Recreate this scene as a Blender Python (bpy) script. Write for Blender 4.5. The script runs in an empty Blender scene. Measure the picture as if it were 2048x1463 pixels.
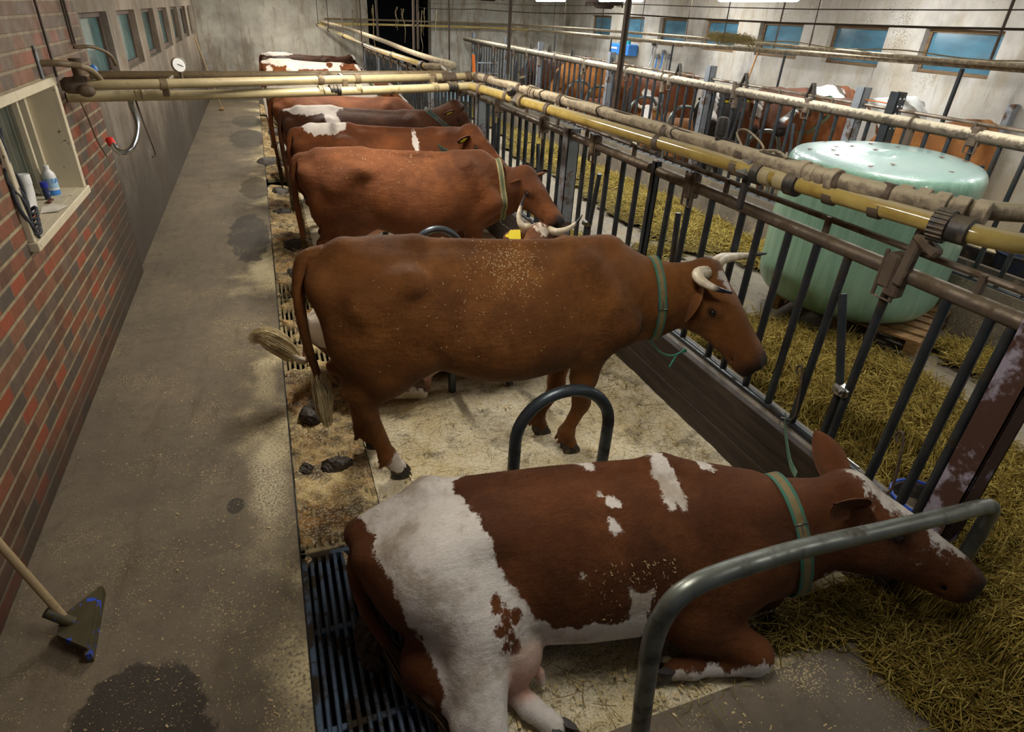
import bpy, math, random
import numpy as np
from mathutils import Vector, Matrix
random.seed(7); rng = np.random.default_rng(7)
SC = bpy.context.scene
COL = SC.collection
PI = math.pi

# ------------------------------------------------------------------ object helpers
def tag(o, label=None, cat=None, group=None, kind=None):
    if label: o['label'] = label
    if cat: o['category'] = cat
    if group: o['group'] = group
    if kind: o['kind'] = kind
    return o

def empty(name, loc=(0, 0, 0), rz=0.0):
    o = bpy.data.objects.new(name, None)
    o.empty_display_size = 0.1
    o.location = loc; o.rotation_euler = (0, 0, rz)
    COL.objects.link(o)
    return o

def link_mesh(name, me, mat, parent=None, loc=None):
    o = bpy.data.objects.new(name, me)
    if mat is not None and not me.materials: me.materials.append(mat)
    COL.objects.link(o)
    if parent is not None: o.parent = parent
    if loc is not None: o.location = loc
    return o

def kids(o):
    return [c for c in COL.objects if c.parent == o]

def copy_tree(o, parent=None):
    c = o.copy(); COL.objects.link(c)
    if parent is not None:
        c.parent = parent; c.matrix_parent_inverse = Matrix()
    for ch in kids(o):
        copy_tree(ch, c)
    return c

def V(*a): return np.array(a, float)
def unit(v):
    v = np.asarray(v, float); n = np.linalg.norm(v)
    return v / n if n > 1e-12 else v

def frame_for(d):
    d = unit(d)
    up = V(0, 0, 1) if abs(d[2]) < 0.95 else V(0, 1, 0)
    a = unit(np.cross(up, d)); b = np.cross(d, a)
    return a, b

class MB:
    """collects shapes, builds ONE mesh object"""
    def __init__(s): s.v = []; s.f = []
    def add(s, verts, faces):
        n = len(s.v)
        s.v.extend([tuple(map(float, p)) for p in verts])
        s.f.extend([tuple(i + n for i in f) for f in faces])
        return s
    def box(s, c, size, rot=None, bev=0.0):
        c = np.asarray(c, float); h = np.asarray(size, float) / 2
        b = min(bev, h.min() * 0.9)
        if b <= 0:
            vs = [V(x, y, z) * h for x in (-1, 1) for y in (-1, 1) for z in (-1, 1)]
            fs = [(0, 1, 3, 2), (4, 6, 7, 5), (0, 4, 5, 1), (2, 3, 7, 6), (0, 2, 6, 4), (1, 5, 7, 3)]
        else:
            vs = []; idx = {}
            for sx in (-1, 1):
                for sy in (-1, 1):
                    for sz in (-1, 1):
                        sg = V(sx, sy, sz)
                        for ax in range(3):
                            p = sg * (h - b); p[ax] = sg[ax] * h[ax]
                            idx[(sx, sy, sz, ax)] = len(vs); vs.append(p)
            fs = []
            def q(*k):
                fs.append(tuple(idx[i] for i in k))
            for ax in range(3):
                o1, o2 = (ax + 1) % 3, (ax + 2) % 3
                for sg in (-1, 1):
                    ks = []
                    for a, b2 in ((-1, -1), (1, -1), (1, 1), (-1, 1)):
                        k = [0, 0, 0]; k[ax] = sg; k[o1] = a; k[o2] = b2
                        ks.append((k[0], k[1], k[2], ax))
                    q(*(ks if sg > 0 else ks[::-1]))
                for a in (-1, 1):
                    for b2 in (-1, 1):
                        k0 = [0, 0, 0]; k1 = [0, 0, 0]
                        k0[ax] = -1; k1[ax] = 1
                        for k in (k0, k1): k[o1] = a; k[o2] = b2
                        e = [(*k0, o1), (*k1, o1), (*k1, o2), (*k0, o2)]
                        q(*(e if a * b2 > 0 else e[::-1]))
            for sx in (-1, 1):
                for sy in (-1, 1):
                    for sz in (-1, 1):
                        t = [(sx, sy, sz, 0), (sx, sy, sz, 1), (sx, sy, sz, 2)]
                        q(*(t if sx * sy * sz > 0 else t[::-1]))
        if rot is not None: vs = [np.asarray(rot) @ p for p in vs]
        return s.add([p + c for p in vs], fs)
    def tube(s, pts, r, n=10, caps=True, closed=False):
        pts = [np.asarray(p, float) for p in pts]; m = len(pts)
        rs = [r] * m if np.isscalar(r) else list(r)
        tang = []
        for i in range(m):
            if closed: d = pts[(i + 1) % m] - pts[i - 1]
            else: d = pts[min(i + 1, m - 1)] - pts[max(i - 1, 0)]
            tang.append(unit(d))
        a, b = frame_for(tang[0]); vs = []
        for i in range(m):
            t = tang[i]
            a = unit(a - t * (a @ t)); b = np.cross(t, a)
            for k in range(n):
                th = 2 * PI * k / n
                vs.append(pts[i] + rs[i] * (math.cos(th) * a + math.sin(th) * b))
        fs = []
        for i in range(m if closed else m - 1):
            j = (i + 1) % m
            for k in range(n):
                fs.append((i * n + k, i * n + (k + 1) % n, j * n + (k + 1) % n, j * n + k))
        if caps and not closed:
            fs.append(tuple(range(n))[::-1]); fs.append(tuple((m - 1) * n + k for k in range(n)))
        return s.add(vs, fs)
    def lathe(s, prof, c=(0, 0, 0), n=24, axis=(0, 0, 1)):
        """prof = [(radius, height)] along axis"""
        c = np.asarray(c, float); ax = unit(axis); a, b = frame_for(ax); vs = []; fs = []
        for r, h in prof:
            for k in range(n):
                th = 2 * PI * k / n
                vs.append(c + ax * h + max(r, 1e-4) * (math.cos(th) * a + math.sin(th) * b))
        for i in range(len(prof) - 1):
            for k in range(n):
                fs.append((i * n + k, i * n + (k + 1) % n, (i + 1) * n + (k + 1) % n, (i + 1) * n + k))
        fs.append(tuple(range(n))[::-1]); fs.append(tuple((len(prof) - 1) * n + k for k in range(n)))
        return s.add(vs, fs)
    def ball(s, c, r, n=12, m=8, rot=None):
        c = np.asarray(c, float); r = np.ones(3) * r if np.isscalar(r) else np.asarray(r, float)
        vs = []; fs = []
        for i in range(m + 1):
            ph = PI * i / m
            for k in range(n):
                th = 2 * PI * k / n
                p = V(math.sin(ph) * math.cos(th), math.sin(ph) * math.sin(th), math.cos(ph)) * r
                vs.append(c + (rot @ p if rot is not None else p))
        for i in range(m):
            for k in range(n):
                fs.append((i * n + k, (i + 1) * n + k, (i + 1) * n + (k + 1) % n, i * n + (k + 1) % n))
        return s.add(vs, fs)
    def prism(s, poly, z0, z1, rot=None, c=(0, 0, 0)):
        n = len(poly); c = np.asarray(c, float)
        vs = [V(x, y, z0) for x, y in poly] + [V(x, y, z1) for x, y in poly]
        if rot is not None: vs = [np.asarray(rot) @ p for p in vs]
        fs = [tuple(range(n))[::-1], tuple(range(n, 2 * n))] + [(i, (i + 1) % n, n + (i + 1) % n, n + i) for i in range(n)]
        return s.add([p + c for p in vs], fs)
    def mesh(s, name, sharp=38):
        me = bpy.data.meshes.new(name)
        me.from_pydata(s.v, [], s.f); me.validate()
        if sharp is not None:
            me.polygons.foreach_set('use_smooth', [True] * len(me.polygons))
            me.set_sharp_from_angle(angle=math.radians(sharp))
        return me
    def build(s, name, mat, parent=None, sharp=38, loc=None):
        return link_mesh(name, s.mesh(name, sharp), mat, parent, loc)

def quads_mesh(name, verts, quads, smooth=True):
    verts = np.asarray(verts, np.float32); quads = np.asarray(quads, np.int32)
    k = quads.shape[1]
    me = bpy.data.meshes.new(name)
    me.vertices.add(len(verts)); me.vertices.foreach_set('co', verts.ravel())
    me.loops.add(quads.size); me.loops.foreach_set('vertex_index', quads.ravel())
    me.polygons.add(len(quads)); me.polygons.foreach_set('loop_start', np.arange(0, quads.size, k, dtype=np.int32))
    me.polygons.foreach_set('use_smooth', np.full(len(quads), smooth))
    me.update(calc_edges=True); me.validate()
    return me

def spline(pts, n=8):
    """Catmull-Rom through points"""
    P = [np.asarray(p, float) for p in pts]; P = [2 * P[0] - P[1]] + P + [2 * P[-1] - P[-2]]
    out = []
    for i in range(1, len(P) - 2):
        for k in range(n):
            t = k / n
            out.append(0.5 * (2 * P[i] + (P[i + 1] - P[i - 1]) * t + (2 * P[i - 1] - 5 * P[i] + 4 * P[i + 1] - P[i + 2]) * t * t
                              + (3 * P[i] - P[i - 1] - 3 * P[i + 1] + P[i + 2]) * t ** 3))
    out.append(P[-2]); return out

# ------------------------------------------------------------------ implicit modelling
class SDF:
    def __init__(s, lo, hi, vox):
        s.lo = np.asarray(lo, float); s.vox = vox
        s.n = np.ceil((np.asarray(hi, float) - s.lo) / vox).astype(int) + 1
        s.F = np.full(s.n, 0.4, np.float32)
    def _sl(s, lo, hi, m):
        a = np.clip(np.floor((np.asarray(lo) - m - s.lo) / s.vox).astype(int), 0, s.n)
        b = np.clip(np.ceil((np.asarray(hi) + m - s.lo) / s.vox).astype(int) + 1, 0, s.n)
        return tuple(slice(i, max(i, j)) for i, j in zip(a, b))
    def _grid(s, sl):
        ax = [(s.lo[i] + s.vox * np.arange(sl[i].start, sl[i].stop)).astype(np.float32) for i in range(3)]
        return np.meshgrid(*ax, indexing='ij', sparse=True)
    def _put(s, sl, d, k, sub=False):
        a = s.F[sl]
        if sub:
            d = -d; h = np.clip(k - np.abs(a - d), 0, None) / k
            s.F[sl] = np.maximum(a, d) + h * h * k * 0.25
        else:
            h = np.clip(k - np.abs(a - d), 0, None) / k
            s.F[sl] = np.minimum(a, d) - h * h * k * 0.25
    def cone(s, a, r1, b, r2, k=0.05, flat=None, sub=False):
        a = np.asarray(a, float); b = np.asarray(b, float); R = max(r1, r2)
        sl = s._sl(np.minimum(a, b) - R, np.maximum(a, b) + R, (k + 2 * s.vox) * (1 if flat is None else 2 / (.5 + .5 * flat[1])))
        X, Y, Z = s._grid(sl)
        px, py, pz = X - a[0], Y - a[1], Z - a[2]
        ab = b - a
        if flat is not None:
            n, f = unit(flat[0]), 1.0 / flat[1] - 1.0
            q = (px * n[0] + py * n[1] + pz * n[2]) * f
            px, py, pz = px + n[0] * q, py + n[1] * q, pz + n[2] * q
            ab = ab + n * (ab @ n) * f
        L = max(ab @ ab, 1e-9)
        t = np.clip((px * ab[0] + py * ab[1] + pz * ab[2]) / L, 0, 1)
        d = np.sqrt((px - t * ab[0]) ** 2 + (py - t * ab[1]) ** 2 + (pz - t * ab[2]) ** 2) - (r1 + (r2 - r1) * t)
        if flat is not None: d = d * (0.5 + 0.5 * flat[1])
        s._put(sl, d.astype(np.float32), k, sub)
    def chain(s, pts, k=0.05, flat=None):
        for (a, r1), (b, r2) in zip(pts[:-1], pts[1:]): s.cone(a, r1, b, r2, k, flat)
    def ell(s, c, r, k=0.05, rot=None, sub=False):
        c = np.asarray(c, float); r = np.asarray(r, float); R = r.max()
        sl = s._sl(c - R, c + R, (k + 2 * s.vox) * R / r.min())
        X, Y, Z = s._grid(sl); x, y, z = X - c[0], Y - c[1], Z - c[2]
        if rot is not None:
            M = np.asarray(rot)
            x, y, z = (x * M[0, 0] + y * M[1, 0] + z * M[2, 0], x * M[0, 1] + y * M[1, 1] + z * M[2, 1], x * M[0, 2] + y * M[1, 2] + z * M[2, 2])
        d = (np.sqrt((x / r[0]) ** 2 + (y / r[1]) ** 2 + (z / r[2]) ** 2) - 1) * r.min()
        s._put(sl, d.astype(np.float32), k, sub)
    def loft(s, st, O=(0, 0, 0), M=None, k=0.05, p=2.3):
        """stations rows: u, vc, wc, hv, hw, pear, roll  in frame M (columns u,v,w) at O"""
        st = np.asarray(st, float); O = np.asarray(O, float)
        M = np.eye(3) if M is None else np.asarray(M, float)
        R = np.abs(st[:, 1:3]).max() + st[:, 3:5].max()
        us = np.linspace(st[0, 0], st[-1, 0], 9)
        cs = np.array([O + M @ V(u, np.interp(u, st[:, 0], st[:, 1]), np.interp(u, st[:, 0], st[:, 2])) for u in us])
        R2 = np.hypot(st[:, 3].max(), st[:, 4].max())
        sl = s._sl(cs.min(0) - R2, cs.max(0) + R2, 2 * (k + 2 * s.vox))
        X, Y, Z = s._grid(sl); x, y, z = X - O[0], Y - O[1], Z - O[2]
        u = x * M[0, 0] + y * M[1, 0] + z * M[2, 0]; v = x * M[0, 1] + y * M[1, 1] + z * M[2, 1]; w = x * M[0, 2] + y * M[1, 2] + z * M[2, 2]
        # smooth station interpolation on a fine table
        tab = np.linspace(st[0, 0], st[-1, 0], 200); cols = []
        for c in range(1, st.shape[1]):
            y0 = np.interp(tab, st[:, 0], st[:, c]); ker = np.hanning(25); ker /= ker.sum()
            yp = np.pad(y0, 12, mode='edge')
            cols.append(np.convolve(yp, ker, 'valid') * 0.8 + y0 * 0.2)
        uu = np.clip(u, st[0, 0], st[-1, 0])
        idx = (uu - st[0, 0]) / (st[-1, 0] - st[0, 0]) * 199
        i0 = np.clip(idx.astype(np.int32), 0, 198); fr = (idx - i0).astype(np.float32)
        g = [np.asarray(c, np.float32) for c in cols]
        vc, wc, hv, hw = [q[i0] * (1 - fr) + q[i0 + 1] * fr for q in g[:4]]
        dv, dw = v - vc, w - wc
        if st.shape[1] > 6:
            ro = g[5][i0] * (1 - fr) + g[5][i0 + 1] * fr
            cr, sr = np.cos(ro), np.sin(ro)
            dv, dw = dv * cr + dw * sr, -dv * sr + dw * cr
        if st.shape[1] > 5:
            pe = g[4][i0] * (1 - fr) + g[4][i0 + 1] * fr
            dv = dv / np.clip(1 - pe * np.clip(dw / hw, -1.2, 1.2), 0.3, 2)
        rr = ((np.abs(dv) / hv) ** p + (np.abs(dw) / hw) ** p) ** (1 / p)
        mn = np.minimum(hv, hw)
        d = (rr - 1) * mn
        du = np.abs(u - uu)
        d = np.where(du > 0, np.sqrt(np.clip(d, 0, None) ** 2 + du ** 2) + np.minimum(d, 0) * 0, d)
        s._put(sl, d.astype(np.float32), k)
    def surface(s):
        F = s.F; ins = F < 0
        c = [ins[i:F.shape[0] - 1 + i, j:F.shape[1] - 1 + j, l:F.shape[2] - 1 + l] for i in (0, 1) for j in (0, 1) for l in (0, 1)]
        cnt = sum(q.astype(np.int8) for q in c)
        cell = np.argwhere((cnt > 0) & (cnt < 8))
        cid = np.full(np.array(F.shape) - 1, -1, np.int32)
        cid[cell[:, 0], cell[:, 1], cell[:, 2]] = np.arange(len(cell))
        acc = np.zeros((len(cell), 3)); num = np.zeros(len(cell))
        offs = [(i, j, l) for i in (0, 1) for j in (0, 1) for l in (0, 1)]
        for a in offs:
            for ax in range(3):
                if a[ax]: continue
                b = list(a); b[ax] = 1
                fa = F[cell[:, 0] + a[0], cell[:, 1] + a[1], cell[:, 2] + a[2]]
                fb = F[cell[:, 0] + b[0], cell[:, 1] + b[1], cell[:, 2] + b[2]]
                m = (fa < 0) != (fb < 0)
                t = np.where(m, fa / np.where(m, fa - fb, 1), 0)
                p = np.tile(np.array(a, float), (len(cell), 1)); p[:, ax] += t
                acc += p * m[:, None]; num += m
        verts = s.lo + s.vox * (cell + acc / num[:, None])
        quads = []
        for ax in range(3):
            o1, o2 = (ax + 1) % 3, (ax + 2) % 3
            sl0 = [slice(None)] * 3; sl1 = [slice(None)] * 3
            sl0[ax] = slice(0, -1); sl1[ax] = slice(1, None)
            A, B = ins[tuple(sl0)], ins[tuple(sl1)]
            e = np.argwhere(A != B)
            ok = (e[:, o1] > 0) & (e[:, o2] > 0) & (e[:, o1] < F.shape[o1] - 1) & (e[:, o2] < F.shape[o2] - 1)
            e = e[ok]; flip = A[e[:, 0], e[:, 1], e[:, 2]]
            q = []
            for d1, d2 in ((-1, -1), (0, -1), (0, 0), (-1, 0)):
                p = e.copy(); p[:, o1] += d1; p[:, o2] += d2
                q.append(cid[p[:, 0], p[:, 1], p[:, 2]])
            q = np.stack(q, 1)
            q[~flip] = q[~flip][:, ::-1]
            quads.append(q)
        return verts, np.concatenate(quads)
# ------------------------------------------------------------------ node materials
def new_mat(name):
    m = bpy.data.materials.new(name); m.use_nodes = True
    nt = m.node_tree; nt.nodes.clear()
    out = nt.nodes.new('ShaderNodeOutputMaterial'); b = nt.nodes.new('ShaderNodeBsdfPrincipled')
    nt.links.new(b.outputs[0], out.inputs[0])
    return m, nt, b

class N:
    """tiny node-graph helper"""
    def __init__(s, nt): s.nt = nt; s._c = None
    def n(s, t, **kw):
        nd = s.nt.nodes.new(t)
        for k, v in kw.items(): setattr(nd, k, v)
        return nd
    def set(s, sock, v):
        if hasattr(v, 'outputs'): v = v.outputs[0]
        if isinstance(v, bpy.types.NodeSocket): s.nt.links.new(v, sock)
        elif v is not None:
            if hasattr(sock.default_value, '__len__') and not hasattr(v, '__len__'): v = (v, v, v) if len(sock.default_value) == 3 else (v, v, v, 1)
            if hasattr(v, '__len__') and hasattr(sock.default_value, '__len__') and len(v) == 3 and len(sock.default_value) == 4: v = (*v, 1)
            sock.default_value = v
    def obj(s):
        if s._c is None: s._c = s.n('ShaderNodeTexCoord')
        return s._c.outputs['Object']
    def geo(s): return s.n('ShaderNodeNewGeometry').outputs['Position']
    def map(s, vec, scale=(1, 1, 1), loc=(0, 0, 0), rot=(0, 0, 0)):
        m = s.n('ShaderNodeMapping'); s.set(m.inputs[0], vec); m.inputs[1].default_value = loc; m.inputs[2].default_value = rot; m.inputs[3].default_value = scale
        return m.outputs[0]
    def noise(s, vec, scale, detail=3, rough=0.55, dist=0.0):
        m = s.n('ShaderNodeTexNoise'); s.set(m.inputs['Vector'], vec)
        m.inputs['Scale'].default_value = scale; m.inputs['Detail'].default_value = detail; m.inputs['Roughness'].default_value = rough; m.inputs['Distortion'].default_value = dist
        return m.outputs[0]
    def vor(s, vec, scale, feature='F1', rand=1.0):
        m = s.n('ShaderNodeTexVoronoi', feature=feature); s.set(m.inputs['Vector'], vec); m.inputs['Scale'].default_value = scale; m.inputs['Randomness'].default_value = rand
        return m
    def math(s, op, a, b=None, c=None, clamp=False):
        m = s.n('ShaderNodeMath', operation=op, use_clamp=clamp); s.set(m.inputs[0], a)
        if b is not None: s.set(m.inputs[1], b)
        if c is not None: s.set(m.inputs[2], c)
        return m.outputs[0]
    def ramp(s, x, lo, hi, a=0.0, b=1.0, smooth=True):
        m = s.n('ShaderNodeMapRange', interpolation_type='SMOOTHSTEP' if smooth else 'LINEAR'); s.set(m.inputs[0], x)
        for i, v in zip((1, 2, 3, 4), (lo, hi, a, b)): m.inputs[i].default_value = v
        return m.outputs[0]
    def mix(s, f, a, b, mode='MIX'):
        m = s.n('ShaderNodeMix', data_type='RGBA', blend_type=mode); s.set(m.inputs[0], f); s.set(m.inputs[6], a); s.set(m.inputs[7], b)
        return m.outputs[2]
    def sep(s, v):
        m = s.n('ShaderNodeSeparateXYZ'); s.set(m.inputs[0], v); return m.outputs
    def comb(s, x, y, z):
        m = s.n('ShaderNodeCombineXYZ'); s.set(m.inputs[0], x); s.set(m.inputs[1], y); s.set(m.inputs[2], z); return m.outputs[0]
    def attr(s, name, out='Color'):
        m = s.n('ShaderNodeAttribute', attribute_name=name); return m.outputs[out]
    def bump(s, h, strength=0.3, dist=0.01, normal=None):
        m = s.n('ShaderNodeBump'); m.inputs['Strength'].default_value = strength; m.inputs['Distance'].default_value = dist; s.set(m.inputs['Height'], h)
        if normal is not None: s.set(m.inputs['Normal'], normal)
        return m.outputs[0]
    def info(s, out='Random'): return s.n('ShaderNodeObjectInfo').outputs[out]

def srgb(h):
    h = h.lstrip('#'); c = [int(h[i:i + 2], 16) / 255 for i in (0, 2, 4)]
    return tuple(x / 12.92 if x <= 0.04045 else ((x + 0.055) / 1.055) ** 2.4 for x in c)

def simple(name, col, rough=0.6, metal=0.0, var=0.15, scale=8, bump=0.0, bscale=60, dirt=None, dscale=3, dth=(0.5, 0.65), spec=0.5, dust=None):
    """base colour with soft variation, optional dirt blotches of their own shape, optional dust lying on faces that look up"""
    m, nt, b = new_mat(name); g = N(nt); o = g.obj()
    c = tuple(col); c2 = tuple(x * (1 - var) for x in c)
    base = g.mix(g.ramp(g.noise(o, scale, 4), 0.3, 0.7), c2, c)
    rg = rough
    if dirt is not None:
        f = g.ramp(g.noise(o, dscale, 6, 0.65), dth[0], dth[1]); base = g.mix(f, base, dirt); rg = g.ramp(f, 0, 1, rough, 0.9)
    if dust is not None:
        nz = g.sep(g.n('ShaderNodeNewGeometry').outputs['Normal'])[2]
        f = g.math('MULTIPLY', g.ramp(g.math('ADD', nz, g.math('MULTIPLY', g.math('SUBTRACT', g.noise(o, 25, 4), 0.5), 1.2)), 0.1, 0.8), dust[1]); base = g.mix(f, base, dust[0]); rg = g.math('MAXIMUM', rg, g.math('MULTIPLY', f, 0.95))
    g.set(b.inputs['Base Color'], base); g.set(b.inputs['Roughness'], rg); b.inputs['Metallic'].default_value = metal
    b.inputs['Specular IOR Level'].default_value = spec
    if bump: g.set(b.inputs['Normal'], g.bump(g.noise(o, bscale, 4), bump, 0.004))
    return m

def coat_mat(name, red, red2, white='#d8cfc6', seed=0.0, fleck=0.0, patchy=None, dirt=0.25, jag=1.0):
    """hair coat: red / white areas come from the animal's own 'coat' attribute (r: signed distance to white, g: bare pink skin, b: black skin)"""
    m, nt, b = new_mat(name); g = N(nt); o = g.obj()
    so = g.map(o, loc=(seed, seed * 2, seed * 3))
    ch = g.n('ShaderNodeSeparateColor'); g.set(ch.inputs[0], g.attr('coat')); r_, p_, k_ = ch.outputs
    hair = g.noise(g.map(so, (34, 120, 16), rot=(0, .25, 0)), 3.0, 5, 0.72)
    big = g.noise(so, 2.2, 3)
    red_c = g.mix(g.ramp(big, 0.3, 0.72), srgb(red2), srgb(red)); red_c = g.mix(g.math('MULTIPLY', g.ramp(g.noise(so, 3.2, 5, .65), 0.45, 0.72), 0.55), red_c, tuple(a * b for a, b in zip(srgb(red), (1.75, 1.9, 2.0))))
    red_c = g.mix(g.math('MULTIPLY', g.ramp(hair, 0.35, 0.75), 0.35), red_c, tuple(x * 1.5 for x in srgb(red)))
    edge = g.math('ADD', g.math('MULTIPLY', g.math('SUBTRACT', g.noise(g.map(so, (22, 22, 9)), 1.0, 6, 0.75), 0.5), 0.085 * jag), g.math('MULTIPLY', g.math('SUBTRACT', g.noise(so, 7, 3), 0.5), 0.05 * jag))
    w = g.ramp(g.math('ADD', r_, edge), -0.005, 0.005)
    if patchy is not None:   # free-form patches for animals whose own marks cannot be made out
        pn = g.ramp(g.noise(so, patchy[0], 5, 0.6, 0.3), patchy[1], patchy[1] + 0.012)
        w = g.math('MAXIMUM', w, pn)
    wc = g.mix(g.math('MULTIPLY', g.ramp(g.noise(so, 4, 6, 0.65), 0.46, 0.66), dirt), srgb(white), srgb('#8a7044'))
    wc = g.mix(g.math('MULTIPLY', g.ramp(hair, 0.4, 0.8), 0.18), wc, srgb('#8f8378'))
    c = g.mix(w, red_c, wc)
    c = g.mix(g.ramp(p_, 0.25, 0.75), c, g.mix(g.ramp(g.noise(so, 9, 4), 0.3, 0.7), srgb('#d49a82'), srgb('#e2bda8')))
    c = g.mix(g.ramp(k_, 0.2, 0.8), c, srgb('#1d1310'))
    if fleck:
        v = g.vor(g.map(so, (1, 1.8, 1)), 75, 'F1'); sz = g.ramp(g.noise(so, 3.0, 3), 0.45, 0.7)
        f = g.math('LESS_THAN', v.outputs['Distance'], g.math('MULTIPLY', sz, fleck))
        nz = g.sep(g.n('ShaderNodeNewGeometry').outputs['Normal'])[2]
        f = g.math('MULTIPLY', f, g.ramp(nz, -0.1, 0.5)); c = g.mix(f, c, srgb('#cdb27c'))
    g.set(b.inputs['Base Color'], c)
    b.inputs['Roughness'].default_value = 0.66; b.inputs['Specular IOR Level'].default_value = 0.2
    b.inputs['Sheen Weight'].default_value = 0.07; b.inputs['Sheen Roughness'].default_value = 0.45; b.inputs['Sheen Tint'].default_value = (1.0, 0.85, 0.7, 1)
    h = g.math('ADD', hair, g.math('MULTIPLY', g.noise(g.map(so, (9, 30, 16)), 2, 4), 0.7))
    g.set(b.inputs['Normal'], g.bump(g.math('ADD', g.math('MULTIPLY', g.noise(so, 7, 4, .6), 2.2), g.noise(g.map(so, (3, 3, 14), rot=(0, .5, 0)), 1.6, 4)), 0.22, 0.03, g.bump(h, 0.55, 0.008)))
    return m

# ------------------------------------------------------------------ cattle
def head_frame(P, U, Wup):
    U = unit(U); Wv = np.asarray(Wup, float); W = unit(Wv - U * (Wv @ U)); Vv = np.cross(W, U)
    return np.asarray(P, float), np.stack([U, Vv, W], 1)

def put_head(s, P, M, h=1.15, horned=False):
    L = lambda *a: P + M @ (V(*a) * h)
    st = [(-.05, 0, -.10, .05, .06), (-.02, 0, -.10, .085, .10), (.05, 0, -.105, .112, .128), (.13, 0, -.122, .122, .152), (.21, 0, -.130, .122, .160), (.29, 0, -.130, .100, .150),
          (.37, 0, -.124, .088, .130), (.45, 0, -.122, .084, .114), (.52, 0, -.122, .092, .106), (.57, 0, -.126, .098, .100), (.61, 0, -.130, .090, .088), (.64, 0, -.134, .066, .060)]
    st = [(a * h, b * h, c * h, d * h, e * h) for a, b, c, d, e in st]
    s.loft(st, P, M, 0.03, 2.4)
    s.ell(L(.005, 0, -.02), V(.07, .075, .065) * h, 0.05, M)          # poll
    for e in (-1, 1):
        s.ell(L(.205, e * .112, -.062), V(.05, .022, .036) * h, 0.03, M)   # brow
        s.ell(L(.16, e * .085, -.215), V(.095, .05, .085) * h, 0.05, M)   # cheek
        s.ell(L(.60, e * .05, -.085), V(.045, .035, .035) * h, 0.03, M)    # nostril wing
        s.ell(L(.637, e * .052, -.098), V(.026, .016, .018) * h, 0.012, M, sub=True)
        s.ell(L(.212, e * .136, -.082), V(.026, .014, .018) * h, 0.012, M, sub=True)
    s.cone(L(.47, -.1, -.172), .010 * h, L(.62, 0, -.178), .012 * h, 0.012, sub=True)
    s.cone(L(.47, .1, -.172), .010 * h, L(.62, 0, -.178), .012 * h, 0.012, sub=True)

def ear_mesh(mb, P, M, e, h, tip=None):
    """leaf-shaped hollow ear as a lofted double sheet; returns the spot where a tag hangs"""
    root = P + M @ (V(.045, e * .10, -.055) * h)
    tip = V(.03, e * .30, -.10) if tip is None else V(tip[0], e * tip[1], tip[2])
    tip = P + M @ (tip * h)
    ax = tip - root; L = np.linalg.norm(ax); ax = ax / L
    side = unit(np.cross(ax, M[:, 0] * 1.0 + M[:, 2] * -0.2)); fr = np.cross(side, ax)
    prof = [(0, .034), (.12, .05), (.3, .072), (.5, .078), (.7, .066), (.85, .045), (.95, .024), (1.0, .005)]
    n = 9
    rows = []
    for sgn in (1, -1):
        for t, w in prof:
            row = []
            for k in range(n):
                a = -1 + 2 * k / (n - 1); cup = 0.40 * (1 - t * .7)
                row.append(root + ax * t * L + side * a * w * h + fr * ((a * a - .5) * w * h * cup * 1.6 + sgn * .007 * h * (1 - a * a) ** .5 * (1 - t * .6)))
            rows.append(row)
    m = len(prof); vs = [p for r in rows for p in r]; fs = []
    for q in range(2):
        for i in range(m - 1):
            for k in range(n - 1):
                f = (q * m * n + i * n + k, q * m * n + i * n + k + 1, q * m * n + (i + 1) * n + k + 1, q * m * n + (i + 1) * n + k)
                fs.append(f if q == 0 else f[::-1])
    for i in range(m - 1):
        a, b = i * n, (i + 1) * n; c, d = m * n + i * n, m * n + (i + 1) * n
        fs.append((a, b, d, c)); fs.append((a + n - 1, c + n - 1, d + n - 1, b + n - 1))
    mb.add(vs, fs)
    return root + ax * L * .55, ax, fr, side

def put_leg(s, pts, k=0.04):
    s.chain([(V(*p[:3]), p[3]) for p in pts], k)

def claw(mb, pos, yaw, h=0.075, L=0.125, w=0.05, dy=0.028):
    c, sn = math.cos(yaw), math.sin(yaw)
    for e in (-1, 1):
        rings = []
        for t, sc, sh in ((0, 1.0, 0.0), (.35, .96, -.006), (.75, .84, -.018), (1.0, .70, -.026)):
            r = []
            for k in range(12):
                a = 2 * PI * k / 12; x = math.cos(a); y = math.sin(a)
                px = (x * L / 2 * (1.0 if x < 0 else 1.0)) * sc + sh + L * .12
                py = y * w / 2 * sc * (1 - .35 * max(x, 0)) + e * dy
                r.append(V(px * c - py * sn, px * sn + py * c, t * h) + pos)
            rings.append(r)
        vs = [p for r in rings for p in r]; fs = [tuple(range(12))[::-1], tuple(36 + k for k in range(12))]
        for i in range(3):
            for k in range(12): fs.append((i * 12 + k, i * 12 + (k + 1) % 12, (i + 1) * 12 + (k + 1) % 12, (i + 1) * 12 + k))
        mb.add(vs, fs)

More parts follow.
